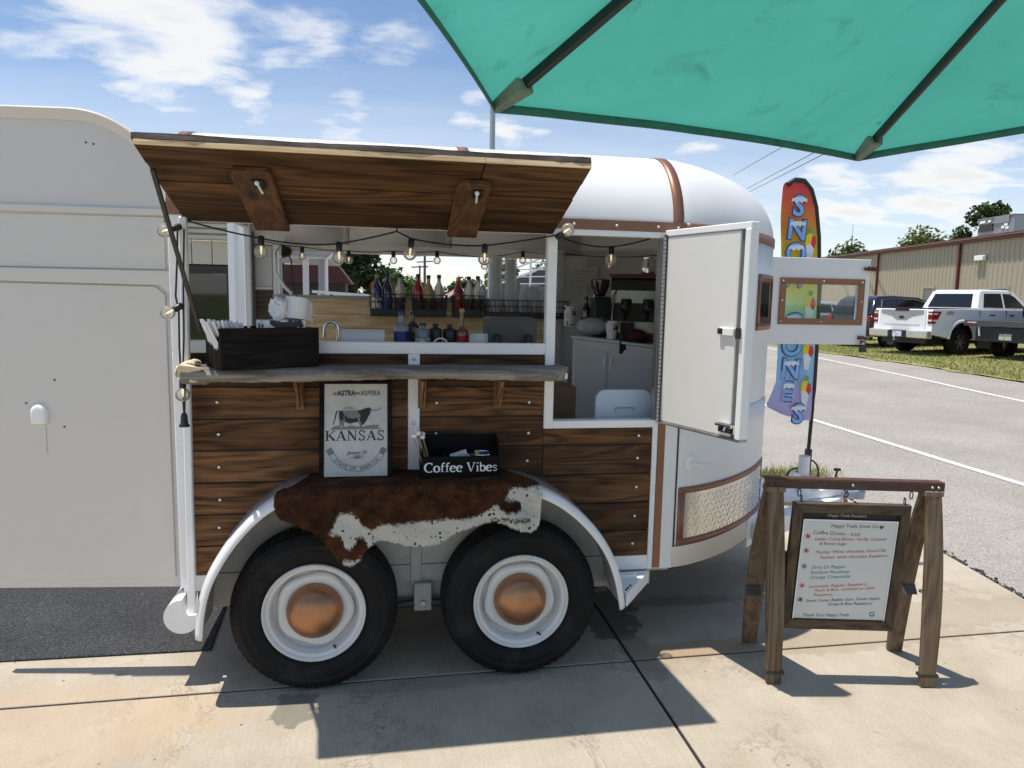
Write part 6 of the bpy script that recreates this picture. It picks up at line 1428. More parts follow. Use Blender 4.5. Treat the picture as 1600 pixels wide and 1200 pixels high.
for p in (Vector((2.535,-.20,.33)),Vector((3.222,-.37,.37))):
    g=MB(); g.obox(p,sdir*.034,sn*.0022,(0,0.010,.020)); g.build('leg_plate',mat('dull grey bracket',(.085,.08,.072),.6,.2,var=.2,vscale=30),af)
    g=MB(); g.sphere(p+sdir*.045-sn*.02,.009,8,6); g.build('bolt',STEEL,af,smooth=60)
# menu board: hangs on two chain links, leaning back on the rear legs
mb_ = thing('menu_board','brown framed whiteboard with a handwritten coffee menu hanging from the stand','menu board',(2.84,-0.46,0.83))
C_TL=Vector((2.5645,-.430,.8283)); C_TR=Vector((3.0637,-.5229,.8243)); C_BL=Vector((2.5699,-.3755,.2323)); 
ux=(C_TR-C_TL); uw=ux.length; ux.normalize(); dn_=(C_BL-C_TL); dn_=dn_-ux*dn_.dot(ux); uh=dn_.length; dn_.normalize(); nb_=ux.cross(dn_).normalized()
nb_=nb_ if nb_.y<0 else -nb_
uh=0.5985
def bp_(a,b,off=0): return C_TL+ux*a*uw+dn_*b*uh+nb_*off
def bquad(pts,t0,t1,name,m_,bev=0.003):
    g=MB(); n=len(pts); vs=[bp_(a,b,t0) for a,b in pts]+[bp_(a,b,t1) for a,b in pts]; g.add(vs,[tuple(range(n)),tuple(range(2*n-1,n-1,-1))]+[(i,(i+1)%n,(i+1)%n+n,i+n) for i in range(n)]); return g.build(name,m_,mb_,bevel=bev)
fw=.082; fh=.075
bquad([(0,0),(1,0),(1-fw,fh),(fw,fh)],-.012,.016,'frame_bar',FRAMEW); bquad([(fw,1-fh),(1-fw,1-fh),(1,1),(0,1)],-.012,.016,'frame_bar',FRAMEW)
bquad([(0,0.001),(fw-.001,fh+.0005),(fw-.001,1-fh-.0005),(0,.999)],-.012,.0155,'frame_bar',FRAMEWZ); bquad([(1-fw+.001,fh+.0005),(1,0.001),(1,.999),(1-fw+.001,1-fh-.0005)],-.012,.0155,'frame_bar',FRAMEWZ)
bquad([(fw-.01,fh-.01),(1-fw+.01,fh-.01),(1-fw+.01,1-fh+.01),(fw-.01,1-fh+.01)],-.008,0.0,'backing',mat('black chalk panel',(.010,.010,.011),.6),0)
BW=mat('whiteboard',(.60,.62,.61),.22,var=.015)
bquad([(fw+.025,.135),(1-fw-.012,.135),(1-fw-.012,1-fh-.004),(fw+.025,1-fh-.004)],.001,.005,'whiteboard',BW,.001)
for e in ([(fw+.018,.128),(1-fw-.006,.128),(1-fw-.006,.136),(fw+.018,.136)],[(fw+.018,.1365),(fw+.026,.1365),(fw+.026,1-fh),(fw+.018,1-fh)],[(1-fw-.014,.1365),(1-fw-.006,.1365),(1-fw-.006,1-fh),(1-fw-.014,1-fh)]): bquad(e,.0052,.009,'whiteboard_edge',WHITE_TRIM,0)
bmat=Matrix(((ux.x,-dn_.x,nb_.x,0),(ux.y,-dn_.y,nb_.y,0),(ux.z,-dn_.z,nb_.z,0),(0,0,0,1)))
def wtext(s,a,b,size,m_,rot=0,shear=.18,sx=1.0):
    p=bp_(a,b,.0056)-mb_.location; return text_obj(s,size,m_,mb_,Matrix.Translation(p)@bmat@Matrix.Rotation(R(rot),4,'Z'),extrude=.0001,align='LEFT',shear=shear,sx=sx)
MK={k:mat(k+' marker',c,.6,var=.1) for k,c in dict(red=(.38,.05,.06),pink=(.45,.035,.085),green=(.02,.24,.17),orange=(.50,.09,.04),black=(.05,.05,.055),violet=(.25,.06,.10)).items()}
wtext('Happy Trails Roasters',.30,.095,.019,mat('chalk pencil',(.42,.40,.32),.8),0,.1)
wtext('Happy Trails Snow Co',.34,.178,.0225,MK['black'],1)
wtext('Coffee Drinks - Iced',.19,.232,.025,MK['violet'],-1)
wtext('Lattes: Cocoa Butter, Vanilla, Caramel',.215,.283,.0205,MK['pink'],1.5,sx=.98); wtext('& Brown Sugar',.26,.318,.0198,MK['violet'],1)
wtext('Mochas: White chocolate, Good Ole',.235,.388,.0205,MK['pink'],3.5); wtext('Fashion, white chocolate Raspberry',.28,.428,.0205,MK['pink'],3.5)
wtext('Dirty Dr Pepper',.215,.508,.0225,MK['green'],3); wtext('Rainbow Rootbeer',.215,.548,.0225,MK['green'],3); wtext('Orange Creamsicle',.215,.590,.0225,MK['green'],4)
wtext('Lemonade: Regular, Raspberry,',.215,.662,.0205,MK['orange'],4.5); wtext('Peach & Blue, combined or other',.27,.692,.0198,MK['orange'],4.5); wtext('Raspberry',.265,.728,.0205,MK['orange'],3)
wtext('Snow Cones: Bubble Gum, Green Apple,',.205,.778,.0198,MK['black'],4); wtext('Grape & Blue Raspberry',.40,.800,.0198,MK['black'],3)
wtext("Thank You! Happy Trails",.19,.895,.0205,MK['black'],2)
for (b,k) in ((.262,'pink'),(.375,'pink'),(.500,'green'),(.655,'orange'),(.768,'black')):
    g=MB(); c=bp_(.155,b,.0057)
    for i in range(3):
        a=math.pi*i/3+.3; d=(ux*math.cos(a)+dn_*math.sin(a))*.013; g.bar(c-d,c+d,.0042,.0004,nb_)
    g.build('star_mark',MK[k],mb_)
g=MB(); c=bp_(.775,.178,.0057)
hp=[(0,.010),(-.010,-.003),(-.007,-.009),(0,-.005),(.007,-.009),(.010,-.003)]
g.add([c+ux*x+dn_*y for x,y in hp],[tuple(range(6))]); g.build('heart_mark',MK['black'],mb_)
g=MB(); c=bp_(.80,.872,.0057); g.tube([c+(ux*math.cos(a)+dn_*math.sin(a))*.011 for a in [2*math.pi*i/16 for i in range(16)]],.0013,4,closed=True); g.tube([c+(ux*math.cos(a)+dn_*math.sin(a))*.006 for a in [R(20+20*i) for i in range(8)]],.0011,4); g.sphere(c+ux*.004-dn_*.004,.0016,6,4); g.sphere(c-ux*.004-dn_*.004,.0016,6,4); g.build('smile_mark',MK['black'],mb_)
for t in (.075,.915):
    top=BT0.lerp(BT1,.19 if t<.5 else .845)+Vector((0,0,-.02)); bt=bp_(t,0.0,0.004)
    g=MB()
    for k in range(2):
        c=top.lerp(bt,.3+.45*k)
        ax=ux if k%2==0 else nb_
        g.tube([c+ax*.007*math.cos(a)+Vector((0,0,.017*math.sin(a))) for a in [2*math.pi*i/12 for i in range(12)]],.0026,6,closed=True)
    g.build('chain_link',DARK_STEEL,mb_,smooth=60)
# ------------------------------------------------------------------ feather flag on the jack post
fl = thing('feather_flag','tall rainbow feather flag lettered SNOW CONES standing on the trailer tongue','flag',(3.545,0.985,0.55))
FY=0.985
g=MB(); g.tube([(3.545,FY,.58),(3.545,FY,.74)],.023,14); g.build('pole_socket',DARK_STEEL,fl,smooth=40)
polep=[(3.545,FY,.74),(3.552,FY,1.0),(3.548,FY,1.4),(3.535,FY,1.8),(3.510,FY,2.10),(3.478,FY,2.28),(3.438,FY,2.385),(3.385,FY,2.437),(3.325,FY,2.440),(3.275,FY,2.41)]
def pz(z): # pole x at height z (rising part)
    return interp([(p[2],p[0]) for p in polep[:8]],z)
cl_=[]
for (a,b) in zip(polep,polep[1:]): cl_+= [tuple(Vector(a).lerp(Vector(b),i/6)) for i in range(6)]
cl_.append(polep[-1])
g=MB(); g.tube(cl_,[.012]*8+[.017]*(len(cl_)-8),10); g.build('pole',BLACK,fl,smooth=60)
# sleeve: black edge band of the flag
def flagrow(z):
    xr=pz(z) if z<2.437 else 3.40
    if z>2.30: xr=interp([(2.30,3.472),(2.385,3.432),(2.425,3.40)],z)
    xl=interp([(.93,3.47),(.98,3.32),(1.03,3.215),(1.08,3.235),(1.2,3.265),(1.5,3.262),(1.9,3.250),(2.2,3.246),(2.40,3.252),(2.425,3.262)],z)
    return xl,xr
rows=[]; nz=70
for i in range(nz+1):
    z=lerp(0.935,2.42,i/nz); xl,xr=flagrow(z); row=[]
    for k in range(17):
        u=k/16; x=lerp(xl,xr-.012,u); row.append(Vector((x,FY-.010+0.020*math.sin(u*7+z*3)*(1-u)+.012*math.sin(z*9+u*4)*(1-u)*(1.4 if z<1.2 else .7),z)))
    rows.append(row)
def flagmat():
    m=bpy.data.materials.new('rainbow flag cloth'); m.use_nodes=True; nt=m.node_tree; b=nt.nodes['Principled BSDF']; b.inputs['Roughness'].default_value=.7
    geo=N(nt,'ShaderNodeNewGeometry'); sp=N(nt,'ShaderNodeSeparateXYZ'); L(nt,geo,'Position',sp,0)
    n=N(nt,'ShaderNodeTexNoise',i_Scale=4.0,i_Detail=3.0); L(nt,geo,'Position',n,'Vector')
    zz=M_(nt,'ADD',sp.outputs[2],M_(nt,'MULTIPLY',M_(nt,'SUBTRACT',n.outputs[0],.5),.10))
    mr=N(nt,'ShaderNodeMapRange'); nt.links.new(zz,mr.inputs[0]); mr.inputs[1].default_value=.93; mr.inputs[2].default_value=2.43
    r=N(nt,'ShaderNodeValToRGB'); L(nt,mr,0,r,0); e=r.color_ramp.elements
    e[0].position=0; e[0].color=(.50,.42,.68,1); e[1].position=1; e[1].color=(.62,.05,.07,1)
    for p,c in ((.09,(.48,.45,.72)),(.22,(.30,.56,.84)),(.36,(.32,.66,.86)),(.45,(.35,.68,.45)),(.55,(.62,.72,.10)),(.70,(.75,.58,.05)),(.84,(.80,.28,.05)),(.93,(.72,.12,.06))): e.new(p).color=(*c,1)
    tr=N(nt,'ShaderNodeBsdfTranslucent'); L(nt,r,0,tr,0); L(nt,r,0,b,'Base Color'); mx=N(nt,'ShaderNodeMixShader',i_0=.35); o=nt.nodes['Material Output']; L(nt,b,0,mx,1); L(nt,tr,0,mx,2); L(nt,mx,0,o,0); return m
g=MB(); g.grid(rows); g.build('flag_cloth',flagmat(),fl,smooth=80)
g=MB(); sl=[[ (p[0]-.004,p[1]-.012,p[2]),(p[0]-.020,p[1]-.012,p[2])] for p in cl_ if p[2]>.95]
fcol=mat('flag lettering blue',(.24,.48,.86),.6,var=.1); fdark=mat('flag lettering outline',(.03,.05,.16),.6); fsnow=mat('flag snow print',(.80,.84,.88),.6)
for i,c in enumerate('SNOW CONES'):
    if c==' ': continue
    z=2.275-.149*i*.97; xl,xr=flagrow(z); x=xl+.095; y=FY-.034
    text_obj(c,.172,fdark,fl,face(x-fl.location.x-.002,y+.002-fl.location.y,z-fl.location.z,R(-4)),sx=1.0,bold=.011); text_obj(c,.172,fcol,fl,face(x-fl.location.x,y-fl.location.y,z-fl.location.z,R(-4)),sx=1.0,bold=.004)
    g=MB(); rs=random.Random(i); w=.052
    pts=[(x-w,z+.030),(x-w*.9,z+.050),(x-w*.3,z+.056),(x+w*.4,z+.058),(x+w*.95,z+.050),(x+w,z+.030),(x+w*.6,z+.036),(x+w*.3,z+.022),(x,z+.034),(x-w*.4,z+.020),(x-w*.7,z+.034)]
    g.prism(pts,'y',y-.003,y-.0015); g.build('snow_print',fsnow,fl)
FC=dict(y=mat('flag yellow print',(.85,.68,.03),.6),r=mat('flag red print',(.72,.04,.05),.6),g=mat('flag green print',(.10,.45,.15),.6),w=fsnow,b=fdark)
for (z,dx) in ((2.045,.0),(1.66,.01),(1.36,.012),(1.12,.03)):
    xl,xr=flagrow(z); x=xr-.070; y=FY-.026
    for (poly,k) in (([(x-.034,z+.005),(x+.030,z+.02),(x+.008,z-.095),(x-.022,z-.095)],'w'),([(x-.038,z+.0),(x-.034,z+.055),(x-.010,z+.085),(x+.010,z+.06),(x+.0,z+.01)],'y'),([(x-.002,z+.01),(x+.008,z+.062),(x+.030,z+.05),(x+.036,z+.012),(x+.02,z-.02)],'r'),([(x-.020,z+.075),(x-.012,z+.108),(x+.014,z+.10),(x+.010,z+.07)],'g')):
        g=MB(); y-=.0006; g.prism(poly,'y',y-.001,y); g.build('snow_cone_print',FC[k],fl)
# ------------------------------------------------------------------ green market umbrella over the viewer
um = thing('market_umbrella','teal green canvas market umbrella with black ribs overhead','umbrella',(1.889,-2.84,0))
UR=1.349; URISE=.462; UTX=.066; UTY=-.143; UROT=1.49; UH=Vector((1.889,-2.840,2.704))
def upt(a,r,sagk=0.0):
    v=Vector((r*UR*math.cos(a),r*UR*math.sin(a),0)); z=-URISE*r+UTX*v.x+UTY*v.y
    return UH+v+Vector((0,0,z))
CANV=bpy.data.materials.new('teal canvas'); CANV.use_nodes=True
def canv():
    nt=CANV.node_tree; b=nt.nodes['Principled BSDF']; b.inputs['Roughness'].default_value=.85; b.inputs['Specular IOR Level'].default_value=.1
    geo=N(nt,'ShaderNodeNewGeometry'); n=N(nt,'ShaderNodeTexNoise',i_Scale=3.0,i_Detail=7.0,i_Roughness=.65); L(nt,geo,'Position',n,'Vector')
    r=N(nt,'ShaderNodeValToRGB'); L(nt,n,0,r,0); e=r.color_ramp.elements; e[0].position=.32; e[0].color=(.060,.330,.265,1); e[1].position=.68; e[1].color=(.078,.385,.315,1)
    v=N(nt,'ShaderNodeTexVoronoi',i_Scale=7.5); L(nt,geo,'Position',v,'Vector'); sv=N(nt,'ShaderNodeSeparateColor'); L(nt,v,'Color',sv,0)
    n3=N(nt,'ShaderNodeTexNoise',i_Scale=60.0,i_Detail=3.0); L(nt,geo,'Position',n3,'Vector')
    dd=M_(nt,'ADD',v.outputs['Distance'],M_(nt,'MULTIPLY',n3.outputs[0],.14)); sp=M_(nt,'MULTIPLY',M_(nt,'LESS_THAN',dd,.125),M_(nt,'MULTIPLY',M_(nt,'GREATER_THAN',sv.outputs[0],.5),.5))
    # mildew smudges
    n4=N(nt,'ShaderNodeTexNoise',i_Scale=9.0,i_Detail=8.0,i_Roughness=.75,i_Distortion=.6); L(nt,geo,'Position',n4,'Vector'); m4=N(nt,'ShaderNodeMapRange'); L(nt,n4,0,m4,0); m4.inputs[1].default_value=.56; m4.inputs[2].default_value=.72; m4.inputs[4].default_value=.5
    fac=M_(nt,'MAXIMUM',sp,m4.outputs[0])
    mx=N(nt,'ShaderNodeMix',data_type='RGBA'); nt.links.new(fac,mx.inputs['Factor']); L(nt,r,0,mx,'A'); mx.inputs['B'].default_value=(.035,.16,.12,1)
    L(nt,mx,'Result',b,'Base Color'); tr=N(nt,'ShaderNodeBsdfTranslucent'); L(nt,mx,'Result',tr,0); ms=N(nt,'ShaderNodeMixShader',i_0=.42); o=nt.nodes['Material Output']; L(nt,b,0,ms,1); L(nt,tr,0,ms,2); L(nt,ms,0,o,0)
    nw=N(nt,'ShaderNodeTexNoise',i_Scale=420.0,i_Detail=2.0); L(nt,geo,'Position',nw,'Vector'); bp=N(nt,'ShaderNodeBump',i_Strength=.25,i_Distance=.001); L(nt,nw,0,bp,'Height'); L(nt,bp,0,b,'Normal'); L(nt,bp,0,tr,'Normal')
canv()
HEM=mat('faded teal hem',(.05,.17,.135),.9,var=.2,vscale=30); POCK=mat('faded corner pocket',(.16,.22,.185),.9,var=.25,vscale=30,bump=.5)
for s_ in range(8):
    a0=UROT+s_*math.pi/4; a1=a0+math.pi/4; rows=[]; nr,na=16,20
    A_=upt(a0,1); B_=upt(a1,1)
    for i in range(nr+1):
        r=.04+.96*i/nr; row=[]
        for k in range(na+1):
            t=k/na; p=upt(a0,r).lerp(upt(a1,r),t)
            s4=4*t*(1-t)
            p=p+Vector((0,0,-0.03*s4*r*(1-r)*2))            # panel droops a little between the ribs
            c=Vector((UH.x,UH.y,p.z)); p=p+(c-p)*0.022*s4*r**4  # hem curves inwards between the corners
            p.z+=0.004*s4*r**6
            p+=Vector((0,0,.004*math.sin(22*t)*math.exp(-((.72-r)/.2)**2)*(1 if t>.5 else .3)))
            row.append(p)
        rows.append(row)
    g=MB(); g.grid(rows); g.build('canopy_panel',CANV,um,smooth=60)
    edge=rows[-1]; g=MB(); g.grid([[p+Vector((0,0,.003)) for p in edge],[p+(UH-p)*.006+Vector((0,0,-.020)) for p in edge]]); g.build('hem',HEM,um,smooth=60,solid=.003)
    # rib, its end pocket
    p0=upt(a0,.05); p1=upt(a0,.965); g=MB(); g.bar(p0+Vector((0,0,-.020)),p1+Vector((0,0,-.014)),.013,.021); g.build('rib',BLACK,um,bevel=.003)
    g=MB(); q0=upt(a0,.945); q1=upt(a0,1.0); d=(q1-q0).normalized(); sd=d.cross(Vector((0,0,1))).normalized(); upv=sd.cross(d)
    vs=[q0-sd*.022-upv*.004,q0+sd*.022-upv*.004,q0+sd*.016-upv*.030,q0-sd*.016-upv*.030,q1-sd*.010-upv*.0,q1+sd*.010-upv*.0,q1+sd*.008-upv*.020,q1-sd*.008-upv*.020]
    g.add(vs,[(0,1,2,3)[::-1],(4,5,6,7),(0,1,5,4),(1,2,6,5),(2,3,7,6),(3,0,4,7)]); g.build('rib_pocket',POCK,um,bevel=.003)
    # strut to the runner
    g=MB(); g.bar(upt(a0,.5)+Vector((0,0,-.03)),UH+Vector((UTX*-.3,UTY*-.3,-.52))+Vector((math.cos(a0),math.sin(a0),0))*.04,.012,.016); g.build('strut',BLACK,um)
g=MB(); g.lathe([(0,.06),(.03,.05),(.05,.0),(.05,-.05),(.0,-.05)],UH,'z',16); g.build('hub',BLACK,um,smooth=40)
g=MB(); g.tube([UH+Vector((0,0,-.05)),UH+Vector((UTX*-.5,UTY*-.3,-.6)),(UH.x-.02,UH.y+.04,1.9),(UH.x-.02,UH.y+.04,.05)],.019,14); g.build('pole',BLACK,um,smooth=40)
g=MB(); g.lathe([(0,.10),(.04,.09),(.05,.03),(.24,.0),(.24,-.0)],(UH.x-.02,UH.y+.04,.0),'z',28); g.build('base',DARK_STEEL,um,smooth=40)
# ------------------------------------------------------------------ tan metal building across the road
def ptl(o,x,y,z): return Matrix.Identity(4)
bl = thing('metal_building','long tan ribbed metal building with dark red gutter and downspouts','building',(26.36,22.2,0.34))
BD=Vector((3.44,18.83,0)).normalized(); BNrm=Vector((-BD.y,BD.x,0)); BNrm=BNrm if BNrm.x<0 else -BNrm   # faces the road
bl.rotation_euler.z=0
def bpnt(s,o,z): v=Vector((26.36,22.2,0.34))+BD*s+BNrm*o; return Vector((v.x,v.y,.34+z))
def bbox(s0,s1,o0,o1,z0,z1,name,m,bev=0):
    g=MB(); c=bpnt((s0+s1)/2,(o0+o1)/2,(z0+z1)/2); g.obox(c,BD*(s1-s0)/2,BNrm*(o1-o0)/2,(0,0,(z1-z0)/2)); return g.build(name,m,bl,bevel=bev)
TANM=mat('tan ribbed siding',(.40,.345,.265),.5,var=.04,vscale=.6,stain=(.28,.24,.18),sscale=.5,samt=.3); MAROON=mat('dark red metal trim',(.15,.018,.020),.45,var=.1); ROOFM=mat('pale metal roof',(.42,.42,.41),.5)
bbox(-30,34,-12,0,0,4.32,'wall',TANM)
# box ribs, one every 30 cm: each its own piece sharing one mesh
s=-30.0; rib0=None
while s<34:
    if rib0 is None:
        g=MB(); a,b,c_,d=bpnt(s-.05,.001,0),bpnt(s-.022,.034,0),bpnt(s+.022,.034,0),bpnt(s+.05,.001,0); h=Vector((0,0,4.235))
        g.add([a,b,c_,d,a+h,b+h,c_+h,d+h],[(0,1,5,4),(1,2,6,5),(2,3,7,6)]); rib0=g.build('wall_rib',TANM,bl); l0=rib0.location.copy(); s0=s
    else:
        q=rib0.copy(); COL.objects.link(q); q.location=l0+BD*(s-s0)
    s+=.305
g=MB(); a,b=bpnt(-30.3,.3,4.42),bpnt(34.3,.3,4.42); c_,d=bpnt(34.3,-6,5.35),bpnt(-30.3,-6,5.35); g.add([a,b,c_,d,a-Vector((0,0,.05)),b-Vector((0,0,.05)),c_-Vector((0,0,.05)),d-Vector((0,0,.05))],[(0,1,2,3),(7,6,5,4),(0,4,5,1),(1,5,6,2),(2,6,7,3),(3,7,4,0)]); g.build('roof',ROOFM,bl)
bbox(-30.3,34.3,.045,.20,4.24,4.40,'gutter',MAROON,.02); bbox(-30.3,34.3,.10,.31,4.402,4.46,'roof_edge',MAROON)
DSP=[]
for s in (-26,-18.6,-11.2,-3.4,4.05,11.5,19.0,26.5): bbox(s-.06,s+.06,.036,.14,0.05,4.238,'downspout',MAROON,.01)
for (s,z0,z1,w) in ((1.15,1.25,2.15,.55),(6.35,1.2,2.25,.40),(13.5,1.2,2.2,.45),(-8,1.2,2.2,.5)):
    bbox(s-w-.09,s+w+.09,.036,.070,z1,z1+.09,'window_frame',TANM); bbox(s-w-.09,s+w+.09,.036,.070,z0-.09,z0,'window_frame',TANM); bbox(s-w-.09,s-w,.036,.070,z0,z1,'window_frame',TANM); bbox(s+w,s+w+.09,.036,.070,z0,z1,'window_frame',TANM)
    bbox(s-w,s+w,.036,.045,z0,z1,'window_pane',mat('dusty window glass',(.12,.125,.13),.15,spec=.7,var=.1))
bbox(2.15,2.75,.036,.22,3.40,3.62,'wall_lamp',WHITE_TRIM,.02)
bbox(-30,34,.0345,.036,0.001,.5,'base_flashing',mat('grey base flashing',(.30,.27,.22),.6))
ac = thing('rooftop_unit','grey boxy air conditioning unit on the roof of the tan building','air conditioner',tuple(bpnt(5.7,-2.6,4.9)))
ACM=mat('grey sheet metal',(.26,.265,.27),.5,.3,var=.1)
def ab(s0,s1,o0,o1,z0,z1,n,m,bev=0.01):
    g=MB(); c=bpnt((s0+s1)/2,(o0+o1)/2,(z0+z1)/2); g.obox(c,BD*(s1-s0)/2,BNrm*(o1-o0)/2,(0,0,(z1-z0)/2)); return g.build(n,m,ac,bevel=bev)
ab(3.9,6.5,-4.2,-2.2,4.75,5.60,'cabinet',ACM); ab(5.3,6.3,-2.19,-2.12,5.0,5.35,'louvre_panel',DARK_STEEL); ab(4.2,5.2,-2.19,-2.14,5.3,5.6,'access_panel',ACM); ab(3.9,6.5,-4.22,-2.16,5.602,5.65,'lid',ACM)
for (s,z) in ((6.2,5.42),(6.0,5.42),(5.6,5.42),(6.38,5.2),(5.4,5.1),(4.6,5.05),(4.3,5.0),(4.4,5.15)): ab(s-.10,s+.10,-2.19,-2.15,z,z+.11,'warning_label',WHITE_TRIM,0)
# ------------------------------------------------------------------ vehicles
CARW=mat('white truck paint',(.85,.85,.85),.22,var=.02,coat=.7); CARB=mat('black car paint',(.010,.010,.011),.18,var=.05,coat=.8); REDLT=mat('red tail lamp',(.26,.008,.012),.15,coat=.8); CLRLT=mat('white lamp lens',(.70,.70,.68),.2,coat=.5); ALU=mat('machined wheel alloy',(.50,.50,.50),.3,.9)
PLATE=cowprint('number plate',(.62,.66,.72),(.12,.20,.42),18,.60)
def car_wheel(root,x,y,r,w,spokes=6,side=1):
    q=thing('wheel',None,None,(0,0,0)); q.parent=root; q.location=(x,y,r)
    g=MB(); g.lathe([(r*.62,-w*.48),(r*.93,-w*.5),(r,-w*.36),(r,w*.36),(r*.93,w*.5),(r*.62,w*.48),(r*.60,w*.3),(r*.60,-w*.3),(r*.62,-w*.48)],(0,0,0),'y',32); g.build('tyre',RUBBER,q,smooth=40,local=True)
    g=MB(); f=-side*w*.40  # lathe 'y' uses -h
    g.lathe([(r*.62,f*1.12),(r*.58,f*1.0),(r*.56,f*.2),(0,f*.15)],(0,0,0),'y',32); g.build('rim',DARK_STEEL if spokes>5 else ALU,q,smooth=40,local=True)
    g=MB()
    for k in range(spokes):
        for da in (-.13,.13):
            a=2*math.pi*k/spokes+da; c0=Vector((r*.12*math.cos(a),side*w*.40,r*.12*math.sin(a))); c1=Vector((r*.58*math.cos(a+da*.6),side*w*.44,r*.58*math.sin(a+da*.6))); g.bar(c0,c1,r*.075,w*.12,(0,1,0))
    g.lathe([(r*.17,-side*w*.47),(r*.12,-side*w*.50),(0,-side*w*.50)],(0,0,0),'y',16); g.build('spokes',ALU,q,local=True)
    return q
def loft(secs):
    """body from cross sections (x, [(y,z)...]) mirrored"""
    g=MB(); rows=[[(x,y,z) for y,z in s] for x,s in secs]; g.grid(rows); n=len(rows[0]); m=len(rows)-1
    g.f.append(tuple(range(n))); g.f.append(tuple(range(m*n,m*n+n))); return g
def side_body(prof,w,inset,name,m,root,z_belt):
    """side profile polygon extruded across the width, tumbling in above the belt line"""
    g=MB(); n=len(prof)
    def yy(z): return w/2-max(0,(z-z_belt))*inset-max(0,(.55-z))*.10
    vs=[(x,yy(z),z) for x,z in prof]+[(x,-yy(z),z) for x,z in prof]
    g.add(vs,[tuple(range(n)),tuple(range(2*n-1,n-1,-1))]+[(i,(i+1)%n,(i+1)%n+n,i+n) for i in range(n)]); return g.build(name,m,root,bevel=.035,seg=3,local=True,smooth=35)
def archpts(cx,r,z0,n=9): return [(cx-r*math.cos(math.pi*i/n),z0+r*math.sin(math.pi*i/n)) for i in range(n+1)]
